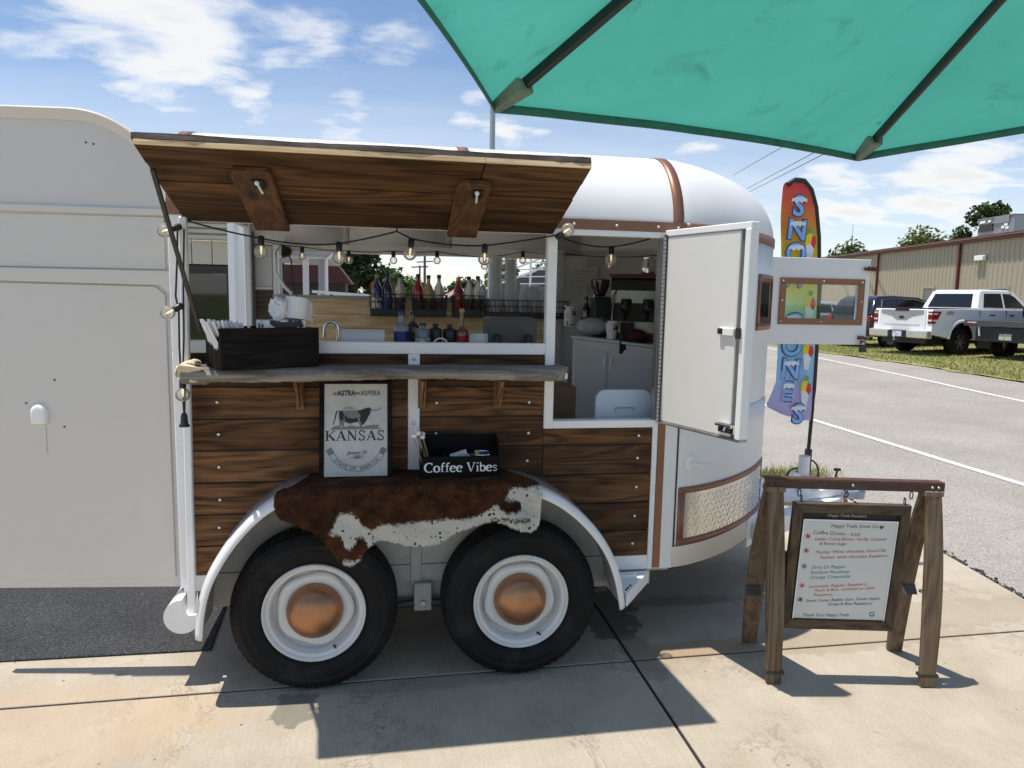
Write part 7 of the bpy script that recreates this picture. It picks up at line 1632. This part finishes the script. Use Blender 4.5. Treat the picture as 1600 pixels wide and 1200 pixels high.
def pickup(loc,hd):
    t=thing('pickup_truck','white four door pickup truck parked on the lawn seen from behind','pickup truck',loc,hd)
    body=[(0,.62),(0,1.30)]+[(.03,1.345),(1.86,1.37),(1.87,1.35),(4.25,1.36),(4.35,1.30),(5.55,1.22),(5.80,1.05),(5.83,.55)]+[(5.36,.50)]+archpts(4.87,.48,.50)[::-1]+[(4.38,.46),(1.72,.46)]+archpts(1.22,.48,.50)[::-1]+[(.72,.52)]
    side_body(body,2.02,.10,'body',CARW,t,1.0)
    cab=[(1.88,1.36),(1.96,1.55),(2.10,1.89),(2.24,1.955),(3.35,1.96),(3.62,1.90),(4.30,1.37)]
    g=MB(); n=len(cab)
    def yc(z): return 0.93-max(0,z-1.36)*.30
    vs=[(x,yc(z),z) for x,z in cab]+[(x,-yc(z),z) for x,z in cab]; g.add(vs,[tuple(range(n)),tuple(range(2*n-1,n-1,-1))]+[(i,(i+1)%n,(i+1)%n+n,i+n) for i in range(n)]); g.build('cab',CARW,t,bevel=.04,seg=3,local=True,smooth=35)
    # glass: rear window, two side windows each side
    g=MB(); e=.012
    def rw(z): return 1.88+(z-1.36)*(.22/.53)
    g.add([(rw(1.42)-e,-.72,1.42),(rw(1.42)-e,.72,1.42),(rw(1.83)-e,.62,1.83),(rw(1.83)-e,-.62,1.83),(rw(1.42)+.02,-.72,1.42),(rw(1.42)+.02,.72,1.42),(rw(1.83)+.02,.62,1.83),(rw(1.83)+.02,-.62,1.83)],[(3,2,1,0),(0,1,5,4),(1,2,6,5),(2,3,7,6),(3,0,4,7)]); g.build('rear_window',TINTED,t,local=True)
    for sd in (1,-1):
        for poly in ([(2.16,1.43),(2.30,1.84),(3.02,1.85),(3.02,1.42)],[(3.10,1.42),(3.10,1.85),(3.40,1.845),(3.62,1.75),(3.98,1.44)]):
            g=MB(); m_=len(poly); vs=[(x,sd*(yc(z)+.008),z) for x,z in poly]+[(x,sd*(yc(z)-.02),z) for x,z in poly]; g.add(vs,[tuple(range(m_)),tuple(range(2*m_-1,m_-1,-1))]+[(i,(i+1)%m_,(i+1)%m_+m_,i+m_) for i in range(m_)]); g.build('side_window',TINTED,t,local=True)
        g=MB(); vs=[(-.012,sd*.86,1.285),(-.012,sd*.985,1.285),(-.012,sd*.985,.93),(-.012,sd*.86,.93)]; g.box(-.014,.02,*sorted((sd*.86,sd*1.002)),.93,1.285); g.prism([(.0,.93),(.0,1.285),(.34,1.285),(.24,1.10),(.10,.93)],'y',*sorted((sd*.995,sd*1.003))); g.build('tail_lamp',REDLT,t,local=True)
        for z in (1.0,1.19): g=MB(); g.box(-.018,-.0142,*sorted((sd*.87,sd*.99)),z,z+.05); g.prism([(.02,z),(.02,z+.05),(.22,z+.05),(.18,z)],'y',*sorted((sd*1.0032,sd*1.0045))); g.build('lamp_lens',CLRLT,t,local=True)
        for cx in (1.22,4.87):
            g=MB(); rows=[]
            for i in range(13): a=math.pi*i/12; rows.append([(cx-r*math.cos(a),sd*y,.50+r*math.sin(a)) for r,y in ((.47,.98),(.475,1.018),(.545,1.018),(.57,1.0))])
            g.grid(rows); g.build('wheel_arch',CARW,t,smooth=50,local=True)
            g=MB(); g.lathe([(.46,-.16),(.46,.16)],(cx,sd*.85,.50),'y',20,0,math.pi); g.build('wheel_well',BLACK,t,local=True)
            car_wheel(t,cx,sd*.86,.405,.28,6,sd)
        for x in (2.35,3.20): g=MB(); y=sd*1.0; g.box(x,x+.20,*sorted((y-.02*sd,y+.03*sd)),1.19,1.225); g.build('door_handle',BLACK,t,local=True,bevel=.01)
        for x in (1.93,3.06,4.12): g=MB(); g.box(x-.004,x+.004,*sorted((sd*.94,sd*1.0035)),.62,1.34); g.build('door_gap',BLACK,t,local=True)
        g=MB(); g.prism([(3.80,1.37),(3.83,1.56),(4.02,1.56),(4.05,1.40)],'y',*sorted((sd*1.02,sd*1.20))); g.build('mirror',BLACK,t,local=True,bevel=.02)
        g=MB(); g.tube([(2.0,sd*.98,.40),(4.2,sd*.98,.40)],.05,10); g.build('side_step',BLACK,t,local=True,smooth=40)
    text_obj('4X4',.16,mat('dark decal',(.03,.03,.035),.5),t,Matrix.Translation((.68,-1.012,1.24))@FACE,sx=1.0,shear=.2)
    # tailgate
    g=MB(); g.box(-.022,.03,-.80,.80,.70,1.335); g.build('tailgate',CARW,t,bevel=.02,seg=2,local=True)
    g=MB(); g.prism([(-.74,1.32),(.74,1.32),(.72,1.20),(.35,1.13),(.16,1.02),(-.16,1.02),(-.35,1.13),(-.72,1.20)],'x',-.030,-.0225); g.build('tailgate_panel',mat('silver grey tailgate inset',(.36,.36,.36),.35,.3),t,local=True,bevel=.008)
    g=MB(); g.box(-.040,-.015,-.24,.24,1.285,1.375); g.build('tailgate_handle',BLACK,t,local=True,bevel=.01)
    g=MB(); g.sphere((-.034,0,1.10),.10,20,8,(.10,1.0,.42)); g.build('badge',mat('dark blue oval badge',(.02,.03,.07),.3),t,smooth=60,local=True)
    g=MB(); g.box(-.026,-.0222,-.62,.62,.86,.90); g.build('tailgate_crease',mat('pale crease',(.55,.55,.55),.4),t,local=True)
    BUMPM=mat('bright bumper',(.66,.65,.62),.22,.6)
    for ya,yb in ((-1.0,-.32),(.32,1.0)): g=MB(); g.prism([(-.18,.50),(-.20,.72),(.0,.74),(.06,.50)],'y',ya,yb); g.build('bumper',BUMPM,t,local=True,bevel=.03,seg=2)
    g=MB(); g.box(-.16,.05,-.319,.319,.50,.71); g.build('bumper_step',BLACK,t,local=True,bevel=.01)
    g=MB(); g.box(-.172,-.161,-.155,.155,.53,.69); g.build('number_plate',PLATE,t,local=True)
    g=MB(); g.bar((-.10,0,.44),(-.28,0,.44),.06,.06); g.sphere((-.28,0,.51),.03,10,6); g.build('tow_hitch',STEEL,t,local=True)
    g=MB(); g.box(.1,5.6,-.75,.75,.34,.52); g.build('underbody',BLACK,t,local=True)
    g=MB(); g.box(.05,1.84,-.80,.80,1.372,1.374); g.build('bed_cover',BLACK,t,local=True)
    for sd in (1,-1): g=MB(); g.box(.02,1.86,*sorted((sd*.805,sd*.95)),1.3725,1.392); g.build('bed_rail',mat('maroon bed rail cap',(.06,.012,.014),.5),t,local=True,bevel=.006)
    return t
def suv(loc,hd,label,paint,name='suv',cat='SUV',h=1.78):
    t=thing(name,label,cat,loc,hd)
    k=h/1.78
    body=[(.02,.45),(-.02,.72),(.04,1.08),(.10,1.12),(3.55,1.14),(4.65,1.02),(4.82,.82),(4.84,.42),(4.38,.36)]+archpts(3.92,.43,.40)[::-1]+[(3.46,.34),(1.42,.34)]+archpts(.98,.43,.40)[::-1]+[(.50,.38)]
    side_body(body,1.92,.12,'body',paint,t,.95)
    cab=[(.10,1.12),(.34,1.60*k),(.55,1.74*k),(1.2,1.78*k),(2.4,1.74*k),(2.75,1.62*k),(3.60,1.13)]; n=len(cab)
    def yc(z): return .90-max(0,z-1.12)*.32
    g=MB(); vs=[(x,yc(z),z) for x,z in cab]+[(x,-yc(z),z) for x,z in cab]; g.add(vs,[tuple(range(n)),tuple(range(2*n-1,n-1,-1))]+[(i,(i+1)%n,(i+1)%n+n,i+n) for i in range(n)]); g.build('cabin',paint,t,bevel=.04,seg=3,local=True,smooth=35)
    g=MB(); g.add([(.115,-.72,1.17),(.115,.72,1.17),(.335,.62,1.57*k),(.335,-.62,1.57*k),(.20,-.72,1.17),(.20,.72,1.17),(.42,.62,1.57*k),(.42,-.62,1.57*k)],[(3,2,1,0),(0,1,5,4),(1,2,6,5),(2,3,7,6),(3,0,4,7)])
    for v in g.v: v.x-=.012
    g.build('rear_window',TINTED,t,local=True)
    for sd in (1,-1):
        for poly in ([(.50,1.20),(.68,1.60*k),(1.25,1.66*k),(1.25,1.19)],[(1.33,1.19),(1.33,1.66*k),(2.12,1.64*k),(2.12,1.18)],[(2.20,1.18),(2.20,1.635*k),(2.62,1.55*k),(3.28,1.19)]):
            m_=len(poly); g=MB(); vs=[(x,sd*(yc(z)+.008),z) for x,z in poly]+[(x,sd*(yc(z)-.02),z) for x,z in poly]; g.add(vs,[tuple(range(m_)),tuple(range(2*m_-1,m_-1,-1))]+[(i,(i+1)%m_,(i+1)%m_+m_,i+m_) for i in range(m_)]); g.build('side_window',TINTED,t,local=True)
        g=MB(); pts=[(.48,1.165),(.66,1.625*k),(1.28,1.69*k),(2.2,1.665*k),(2.66,1.57*k),(3.38,1.165)]; g.tube([(x,sd*(yc(z)+.012),z) for x,z in pts],.016,6); g.build('chrome_trim',CHROME,t,smooth=50,local=True)
        g=MB(); g.box(-.03,.16,*sorted((sd*.70,sd*.945)),.86,1.08); g.build('tail_lamp',REDLT,t,local=True,bevel=.02)
        for cx in (.98,3.92): 
            g=MB(); g.lathe([(.42,-.14),(.42,.14)],(cx,sd*.82,.40),'y',20,0,math.pi); g.build('wheel_well',BLACK,t,local=True)
            car_wheel(t,cx,sd*.82,.36,.24,5,sd)
        for x in (1.29,2.16): g=MB(); g.box(x-.004,x+.004,*sorted((sd*.9,sd*.958)),.45,1.13); g.build('door_gap',BLACK,t,local=True)
        g=MB(); g.prism([(3.0,1.18),(3.02,1.32),(3.16,1.32),(3.20,1.20)],'y',*sorted((sd*.94,sd*1.10))); g.build('mirror',paint,t,local=True,bevel=.02)
    g=MB(); g.prism([(-.06,.42),(-.08,.66),(.02,.70),(.04,.42)],'y',-.93,.93); g.build('bumper',paint,t,local=True,bevel=.03,seg=2)
    g=MB(); g.box(-.06,-.025,-.16,.16,.78,.94); g.build('number_plate',PLATE,t,local=True)
    return t
HDG=R(11)
fwd=Vector((math.cos(HDG),math.sin(HDG))); lft=Vector((-fwd.y,fwd.x))
# rear axle centre of the pickup stands between the two wheel contacts measured on the lawn
ax=Vector((17.27,16.12)); p0=ax-fwd*1.22
pk=pickup((p0.x,p0.y,.262),HDG)
p1=p0+lft*3.0+fwd*1.0; suv((p1.x,p1.y,.25),HDG,'black SUV with chrome window line left of the white pickup',CARB)
p2=p0+lft*6.3+fwd*.6; suv((p2.x,p2.y,.20),HDG,'silver car seen through the hatch window behind the flag pole',mat('silver car paint',(.55,.56,.57),.25,.4,coat=.6),'parked_car','car',1.62)
# black flatbed trailer at the right edge
fbp=Vector((17.35,13.55))
ft=thing('flatbed_truck','black flatbed truck tail with lamps and plate at the right edge of the lawn','flatbed truck',(fbp.x,fbp.y,.235),HDG)
g=MB(); g.box(0,4.6,-1.15,1.15,1.02,1.10); g.build('deck',mat('dark steel deck',(.035,.035,.037),.5,.4,var=.2),ft,bevel=.01,local=True)
g=MB(); g.box(-.03,.0,-1.16,1.16,.93,1.10); g.build('rear_beam',mat('grey rear beam',(.10,.10,.10),.45,.5),ft,bevel=.008,local=True)
for y in (-.95,.95):
    g=MB(); g.box(-.045,-.031,y-.17,y+.17,.97,1.005); g.build('tail_lamp',REDLT,ft,local=True); g=MB(); g.box(-.045,-.031,y-.16,y+.10,1.022,1.05); g.build('lamp_lens',CLRLT,ft,local=True)
    g=MB(); g.box(.55,.60,y-.20,y+.18,.30,.90); g.build('mud_flap',BLACK,ft,local=True)
    g=MB(); g.bar((.02,y*.78,.92),(.02,y*.74,.66),.05,.03); g.build('side_marker',CLRLT,ft,local=True)
    for x in (1.25,): car_wheel(ft,x,y*.88,.40,.30,5,1 if y>0 else -1)
g=MB(); g.box(.05,.12,-.85,.85,.52,.92); g.build('tail_plate',BLACK,ft,local=True,bevel=.01)
g=MB(); g.box(.035,.0495,-.17,.17,.58,.75); g.build('number_plate',cowprint('green number plate',(.50,.52,.42),(.20,.25,.15),20,.60),ft,local=True)
g=MB(); g.box(.1,4.5,-.42,-.32,.62,1.0); g.box(.1,4.5,.32,.42,.62,1.0); g.build('frame_rails',BLACK,ft,local=True)
g=MB(); g.box(3.9,4.0,-1.1,1.1,1.11,1.75)
for y in (-.7,0,.7): g.box(3.88,3.9,y-.03,y+.03,1.1,1.78)
g.build('headboard',BLACK,ft,local=True,bevel=.01)
g=MB(); g.prism([(4.65,.62),(4.65,1.75),(4.95,1.88),(5.9,1.86),(6.4,1.32),(7.5,1.20),(7.6,.55)],'y',-.98,.98); g.build('cab',CARB,ft,bevel=.05,seg=2,local=True)
ld=thing('loaded_mower','dark zero turn mower loaded on the black flatbed deck','mower',(fbp.x+fwd.x*2.4,fbp.y+fwd.y*2.4,1.335),HDG)
g=MB(); g.box(-.9,.3,-.6,.6,.20,.42); g.box(-.5,.1,-.32,.32,.42,.62); g.build('deck_body',mat('charcoal machine paint',(.02,.02,.022),.4),ld,bevel=.05,seg=2,local=True)
g=MB(); g.prism([(-.15,.55),(-.35,1.02),(-.25,1.05),(.02,.62),(.25,.62),(.25,.55)],'y',-.26,.26); g.build('seat',BLACK,ld,bevel=.03,seg=2,local=True)
for x,r in ((-.6,.26),(.75,.16)):
    for y in (-.5,.5): g=MB(); g.lathe([(r*.4,-.1),(r,-.1),(r,.1),(r*.4,.1)],(x,y,r),'y',18); g.build('wheel',RUBBER,ld,smooth=40,local=True)
g=MB(); g.tube([(.3,-.3,.4),(.45,-.3,.9),(.2,-.25,1.0)],.02,8); g.tube([(.3,.3,.4),(.45,.3,.9),(.2,.25,1.0)],.02,8); g.build('lever',BLACK,ld,smooth=50,local=True)
# ------------------------------------------------------------------ trees
def leafmat(name,c0,c1):
    m=bpy.data.materials.new(name); m.use_nodes=True; nt=m.node_tree; b=nt.nodes['Principled BSDF']; b.inputs['Roughness'].default_value=.6; b.inputs['Specular IOR Level'].default_value=.25
    geo=N(nt,'ShaderNodeNewGeometry'); r=N(nt,'ShaderNodeMix',data_type='RGBA'); L(nt,geo,'Random Per Island',r,'Factor'); r.inputs['A'].default_value=(*c0,1); r.inputs['B'].default_value=(*c1,1)
    L(nt,r,'Result',b,'Base Color'); tr=N(nt,'ShaderNodeBsdfTranslucent'); L(nt,r,'Result',tr,0); ms=N(nt,'ShaderNodeMixShader',i_0=.3); o=nt.nodes['Material Output']; L(nt,b,0,ms,1); L(nt,tr,0,ms,2); L(nt,ms,0,o,0); return m
LEAF=leafmat('broad green leaves',(.030,.060,.012),(.10,.15,.035)); LEAF2=leafmat('dark green leaves',(.020,.040,.010),(.055,.085,.022)); LEAF3=leafmat('yellow green leaves',(.06,.09,.018),(.17,.20,.055)); BARK=mat('grey brown bark',(.10,.075,.055),.9,var=.3,vscale=9,bump=.6)
TG='trees beyond the lots'
def tree(label,x,y,h,cr,n,ls,seed,lm,trunk=.28,low=.30,z0=0.0):
    rs=random.Random(seed); t=thing('tree',label,'tree',(x,y,z0),0,TG)
    g=MB(); th=h*.55; pts=[(0,0,-.05),(rs.uniform(-.1,.1),rs.uniform(-.1,.1),th*.5),(rs.uniform(-.3,.3),rs.uniform(-.3,.3),th)]; rr=h*.018+.04; g.tube(pts,[rr*1.5,rr,rr*.6],8)
    clumps=[]
    for i in range(13):
        a=rs.uniform(0,6.283); d=cr*rs.uniform(.25,.80); zc=h*rs.uniform(low+.12,.86); k=1-abs(zc/h-.6)*1.1
        c=Vector((math.cos(a)*d*k,math.sin(a)*d*k,zc)); clumps.append((c,cr*rs.uniform(.28,.46)))
        b=Vector(pts[1]).lerp(Vector(pts[2]),rs.uniform(.0,1)); g.tube([b,b.lerp(c,.5)+Vector((0,0,.1)),c],[rr*.5,rr*.33,rr*.15],6)
    clumps.append((Vector((0,0,h*.86)),cr*.42)); clumps.append((Vector((0,0,h*.6)),cr*.55))
    g.build('trunk',BARK,t,smooth=50,local=True)
    g=MB(); g.raw=True; vs=[]; fs=[]
    for i in range(n):
        c,r=rs.choice(clumps); v=Vector((rs.gauss(0,1),rs.gauss(0,1),rs.gauss(0,.85))).normalized()*r*(rs.random()**.38)*rs.uniform(.85,1.2); p=c+v
        if p.z<h*low*.6: continue
        nrm=(v.normalized()*.5+Vector((rs.uniform(-1,1),rs.uniform(-1,1),rs.uniform(-.2,1)))).normalized(); ax_=nrm.orthogonal().normalized(); ay=nrm.cross(ax_); s=ls*rs.uniform(.6,1.4); q=rs.uniform(0,6.28); u=(ax_*math.cos(q)+ay*math.sin(q)); w=nrm.cross(u)
        b=len(vs); vs+=[tuple(p-u*s),tuple(p+w*s*.5),tuple(p+u*s),tuple(p-w*s*.5)]; fs.append((b,b+1,b+2,b+3))
    me=bpy.data.meshes.new('crown'); me.from_pydata(vs,[],fs); me.materials.append(lm); o=bpy.data.objects.new('crown',me); COL.objects.link(o); o.parent=t; return t
# through the serving window
tree('big dark tree filling the left half of the far serving window',-0.25,24,4.3,1.75,5200,.13,1,LEAF2,low=.10)
tree('leafy tree joining the big dark tree at its right in the serving window',1.25,27,2.9,0.9,1800,.12,2,LEAF,low=.10)
tree('small tree under the open sky left of the utility poles in the window',2.4,44,2.9,1.3,1500,.16,3,LEAF,low=.05)
tree('round low tree right of the utility poles in the window',7.2,55,3.2,1.5,1500,.2,4,LEAF2,low=.05)
tree('bright tree above the red roofs in the serving window',9.6,52,4.9,2.0,2600,.2,5,LEAF3,low=.08)
tree('tree behind the white railings at the right of the serving window',8.9,30,4.6,1.1,1800,.14,6,LEAF,low=.1)
tree('far low tree near the middle of the serving window',5.0,72,2.7,1.8,1200,.22,7,LEAF2,low=.05)
# behind the metal building
tree('tall dark tree rising left of the rooftop unit behind the tan building',51.3,50.2,10.9,2.6,6500,.22,11,LEAF2,low=.25)
tree('shorter dark tree joined to the left side of the tall one behind the building',48.9,50.6,9.0,1.8,3800,.2,12,LEAF2,low=.25)
tree('lighter rounded tree at the left of the dark trees behind the building',45.6,51.4,8.5,3.0,5200,.2,13,LEAF3,low=.25)
tree('low tree above the far end of the building roof by the antenna',59.0,79.3,9.7,3.9,4000,.28,14,LEAF,low=.25)
tree('far tree right of the antenna above the building roof',63.0,78.5,9.2,2.2,2600,.26,15,LEAF,low=.25)
# ------------------------------------------------------------------ antenna mast, utility poles, wires, light pole
am=thing('antenna_mast','thin lattice radio mast far behind the tan building','mast',(58.97*1.0,79.6,0))
g=MB()
for k in range(3):
    a=k*2.094; g.tube([(.25*math.cos(a),.25*math.sin(a),0),(.08*math.cos(a),.08*math.sin(a),10.4)],.03,5)
for i in range(26):
    z=i*.40; r=lerp(.25,.08,z/10.4); 
    for k in range(3): a=k*2.094; b=(k+1)*2.094; g.bar((r*math.cos(a),r*math.sin(a),z),(r*.97*math.cos(b),r*.97*math.sin(b),z+.38),.02,.02)
g.build('lattice',mat('pale galvanised steel',(.36,.37,.38),.5,.5),am,local=True); g=MB(); g.tube([(0,0,10.4),(0,0,11.8)],.03,6); g.build('whip',STEEL,am,local=True)
WOODP=wood('grey pole timber',(.05,.042,.035),(.16,.13,.105),'z',.9,1.0,knots=False)
for i,(x,y,h,lab) in enumerate(((4.95,70,6.05,'nearest utility pole seen through the serving window'),(5.75,96,5.9,'second utility pole seen behind the nearest one in the window'),(5.2,135,5.2,'farthest small utility pole in the serving window'))):
    u=thing('utility_pole',lab,'utility pole',(x,y,0),0,'utility poles through the serving window'); g=MB(); g.tube([(0,0,0),(.0,0,h)],[.16,.11],8); g.build('post',WOODP,u,local=True)
    for z,w in ((h-.35,1.15),(h-.95,.8) if i==0 else (h-.3,1.0)): g=MB(); g.bar((-w,0,z+.05*i),(w,-.2,z+.12+.05*i),.09,.11); g.build('crossarm',WOODP,u,local=True)
    g=MB(); 
    for w in (-.95,-.4,.45,1.0): g.tube([(w,-.05,h-.3),(w,-.05,h-.08)],.035,6)
    g.build('insulators',mat('grey insulator',(.3,.3,.3),.4),u,local=True)
lp=thing('light_pole','slim grey metal pole standing behind the trailer roof','pole',(3.33,14,0))
g=MB(); g.tube([(.04,0,0),(0,0,8.5)],[.075,.06],14); g.build('post',mat('galvanised pole',(.40,.42,.44),.45,.4),lp,local=True,smooth=40); g=MB(); g.bar((0,0,8.5),(1.2,-.3,8.6),.12,.08); g.build('lamp_arm',STEEL,lp,local=True)
def D3(d,t): return Vector((.8131,-3.19,1.678))+Vector(d)*t
for i,(a,b,lab) in enumerate((((.454,.875,.170),(.606,.747,.273),'upper of the three overhead wires above the feather flag'),((.470,.869,.152),(.628,.735,.255),'middle of the three overhead wires above the feather flag'),((.472,.870,.147),(.640,.727,.250),'lowest of the three overhead wires above the feather flag'))):
    pa=D3(Vector(a).normalized(),95); pb=D3(Vector(b).normalized(),30); d=(pb-pa)
    w=thing('overhead_wire',lab,'wire',tuple(pa),0,'overhead wires'); g=MB(); g.tube([pa-d*.25]+[pa+d*(k/10)+Vector((0,0,-.0*k)) for k in range(11)]+[pa+d*1.4],.028,6); g.build('wire',BLACK,w)
# ------------------------------------------------------------------ shop building seen through the open rear
sh=thing('shop_front','cream building with a shutter and dark glass door seen through the trailer rear','building',(-1.6,5.0,0))
CRM=mat('cream siding',(.50,.47,.38),.6,var=.05); 
def sb(x0,x1,y0,y1,z0,z1,n,m,bev=0): 
    g=MB(); g.box(x0,x1,y0,y1,z0,z1); return g.build(n,m,sh,bevel=bev)
sb(-4.2,-1.62,5.0,8,0,3.2,'wall',CRM); sb(-.79,-.70,5.0,8,0,3.2,'wall',WHITE_TRIM); sb(-1.62,-.79,5.25,8,2.55,3.2,'wall',CRM)
for i in range(8):
    g=MB(); z=2.24+.06*i; g.prism([(5.06,z),(5.03,z+.01),(5.03,z+.04),(5.06,z+.058),(5.08,z+.058),(5.08,z)],'x',-1.62,-.79); g.build('shutter_slat',mat('shutter slat',(.46,.44,.36),.5) if i==0 else bpy.data.materials['shutter slat'],sh)
for i in range(4): sb(-1.62+.2075*i,-1.62+.2075*i+.200,5.10,5.14,1.98,2.235,'transom_panel',CRM,.004)
sb(-1.62,-.79,5.16,5.2,1.95,2.55,'transom_back',DARK_STEEL)
sb(-1.62,-1.30,5.10,5.14,0,1.965,'door_frame',BLACK); sb(-.86,-.80,5.10,5.14,0,1.965,'door_frame',BLACK); sb(-1.30,-.86,5.10,5.14,1.88,1.965,'door_frame',BLACK)
sb(-1.30,-.86,5.125,5.13,0,1.879,'door_glass',mat('mirror dark shop glass',(.012,.012,.013),.03,spec=1.0,metal=.2))
g=MB(); g.box(-.80,-.74,4.9,5.0,0,3.0); g.build('white_post',WHITE_TRIM,sh)
# ------------------------------------------------------------------ porch, red roofs, railings seen through the serving window
pv=thing('porch','grey porch with white posts and a gutter seen in the far window','porch',(-.5,9.0,0))
def pb_(x0,x1,y0,y1,z0,z1,n,m,bev=0): 
    g=MB(); g.box(x0,x1,y0,y1,z0,z1); return g.build(n,m,pv,bevel=bev)
GREYP=mat('grey porch paint',(.42,.43,.44),.6,var=.05)
pb_(-.47,-.38,9,9.09,0,2.32,'post',WHITE_TRIM); pb_(-.225,-.13,9,9.09,0,2.30,'post',GREYP); pb_(-1.6,-.8,9.0,9.1,0,2.4,'wall',GREYP)
g=MB(); g.prism([(-1.8,2.32),(-.10,2.28),(.06,2.40),(-.3,2.62),(-1.8,2.9)],'y',8.8,12.5); g.build('roof',GREYP,pv)
pb_(-1.6,-.02,8.9,8.98,2.25,2.31,'fascia',WHITE_TRIM); g=MB(); g.tube([(.06,8.85,2.42),(.05,8.85,2.36),(-.09,8.9,2.26),(-.09,8.9,0)],.03,8); g.build('gutter_pipe',WHITE_TRIM,pv,smooth=50)
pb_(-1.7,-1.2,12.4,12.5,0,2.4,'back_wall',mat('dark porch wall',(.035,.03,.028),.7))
rs_=thing('shed','small dark red shed behind the porch posts','shed',(-.75,14,0)); g=MB(); g.box(-.9,.7,0,1.5,0,1.95); g.build('wall',mat('dark shed wall',(.05,.035,.03),.7),rs_,local=True); g=MB(); g.prism([(-1.05,1.95),(.85,1.95),(.55,2.35),(-.75,2.35)],'y',-.15,1.7); g.build('roof',mat('shed red roof',(.09,.028,.026),.7),rs_,local=True)
for i,(x,y,w,h,lab) in enumerate(((5.4,40,2.2,2.25,'low house with a pale red roof left in the serving window'),(8.6,37,2.6,2.55,'house with a pale red roof behind the clear bottles'))):
    hh=thing('house',lab,'house',(x,y,0)); PNK=mat('faded red roof',(.42,.13,.12),.7,var=.1) if i==0 else bpy.data.materials['faded red roof']
    g=MB(); g.box(-w/2,w/2,0,3,0,h*.62); g.build('wall',mat('pale wall',(.52,.50,.47),.7) if i==0 else bpy.data.materials['pale wall'],hh,local=True)
    g=MB(); g.prism([(-w/2-.25,h*.60),(0,h),(w/2+.25,h*.60),(w/2+.2,h*.56),(0,h-.09),(-w/2-.2,h*.56)],'y',-.25,3.2); g.build('roof',PNK,hh,local=True)
    g=MB(); g.bar((-w/2-.27,-.28,h*.58),(0,-.28,h-.03),.05,.09); g.bar((w/2+.27,-.28,h*.58),(0,-.28,h-.03),.05,.09); g.build('gable_trim',WHITE_TRIM,hh,local=True)
    g=MB(); g.box(-w*.3,-w*.05,-.02,-.004,.4,h*.5); g.build('window',TINTED,hh,local=True)
rl_=thing('white_railings','white painted stairs and railings at the right of the serving window','railing',(5.9,22,0))
g=MB()
for k in range(4): g.bar((4.35,21.8,2.0+.32*k),(7.0,22.4,3.0+.36*k),.05,.06)
for x in (4.6,5.3,6.0,6.7): g.bar((x,21.8+.22*(x-4.35),0),(x,21.8+.22*(x-4.35),2.2+.4*(x-4.35)+1.1),.07,.07)
for k in range(5): g.bar((5.6,22,2.2+.25*k),(7.0,22.3,2.25+.25*k),.035,.04)
g.build('rails',WHITE_TRIM,rl_)
g=MB(); g.prism([(4.3,0),(4.3,1.9),(7.0,2.95),(7.0,0)],'y',22.5,22.6); g.build('stair_side',mat('dark grey stair side',(.10,.10,.10),.7),rl_)  # stair side in one even dark grey
pipe=thing('pallet_rack','thin white rail lying along the far window sill outside','rail',(.55,2.3,0))
g=MB(); g.bar((.30,2.3,1.70),(.95,2.3,1.665),.02,.02); g.bar((.45,2.3,1.675),(.80,2.3,1.665),.012,.012)
for x in (.42,.55,.68): g.bar((x,2.3,1.66),(x,2.3,1.69),.01,.012)
g.bar((.35,2.3,0),(.35,2.3,1.69),.02,.02); g.bar((.93,2.3,0),(.93,2.3,1.665),.02,.02)
g.build('rail',WHITE_TRIM,pipe)
# ------------------------------------------------------------------ low far-off wood along the horizon
rt=random.Random(77); vs=[]; fs=[]
for i in range(14000):
    x=rt.uniform(-190,40); y=135+rt.uniform(-6,6)+.08*abs(x); top=2.6+1.5*math.sin(x*.11)+1.0*math.sin(x*.37+1); top=max(1.6,top)
    p=Vector((x,y,rt.random()**.7*top)); a=Vector((rt.uniform(-1,1),rt.uniform(-1,1),rt.uniform(-.6,1))).normalized(); b=a.orthogonal().normalized(); c=a.cross(b); s_=rt.uniform(.25,.6)
    k=len(vs); vs+=[tuple(p-b*s_),tuple(p+c*s_*.6),tuple(p+b*s_),tuple(p-c*s_*.6)]; fs.append((k,k+1,k+2,k+3))
me=bpy.data.meshes.new('far_wood'); me.from_pydata(vs,[],fs); me.materials.append(LEAF2); fwd_=bpy.data.objects.new('far_wood',me); COL.objects.link(fwd_)
tag(fwd_,'low dark line of far-off trees along the horizon','wood'); fwd_['kind']='stuff'
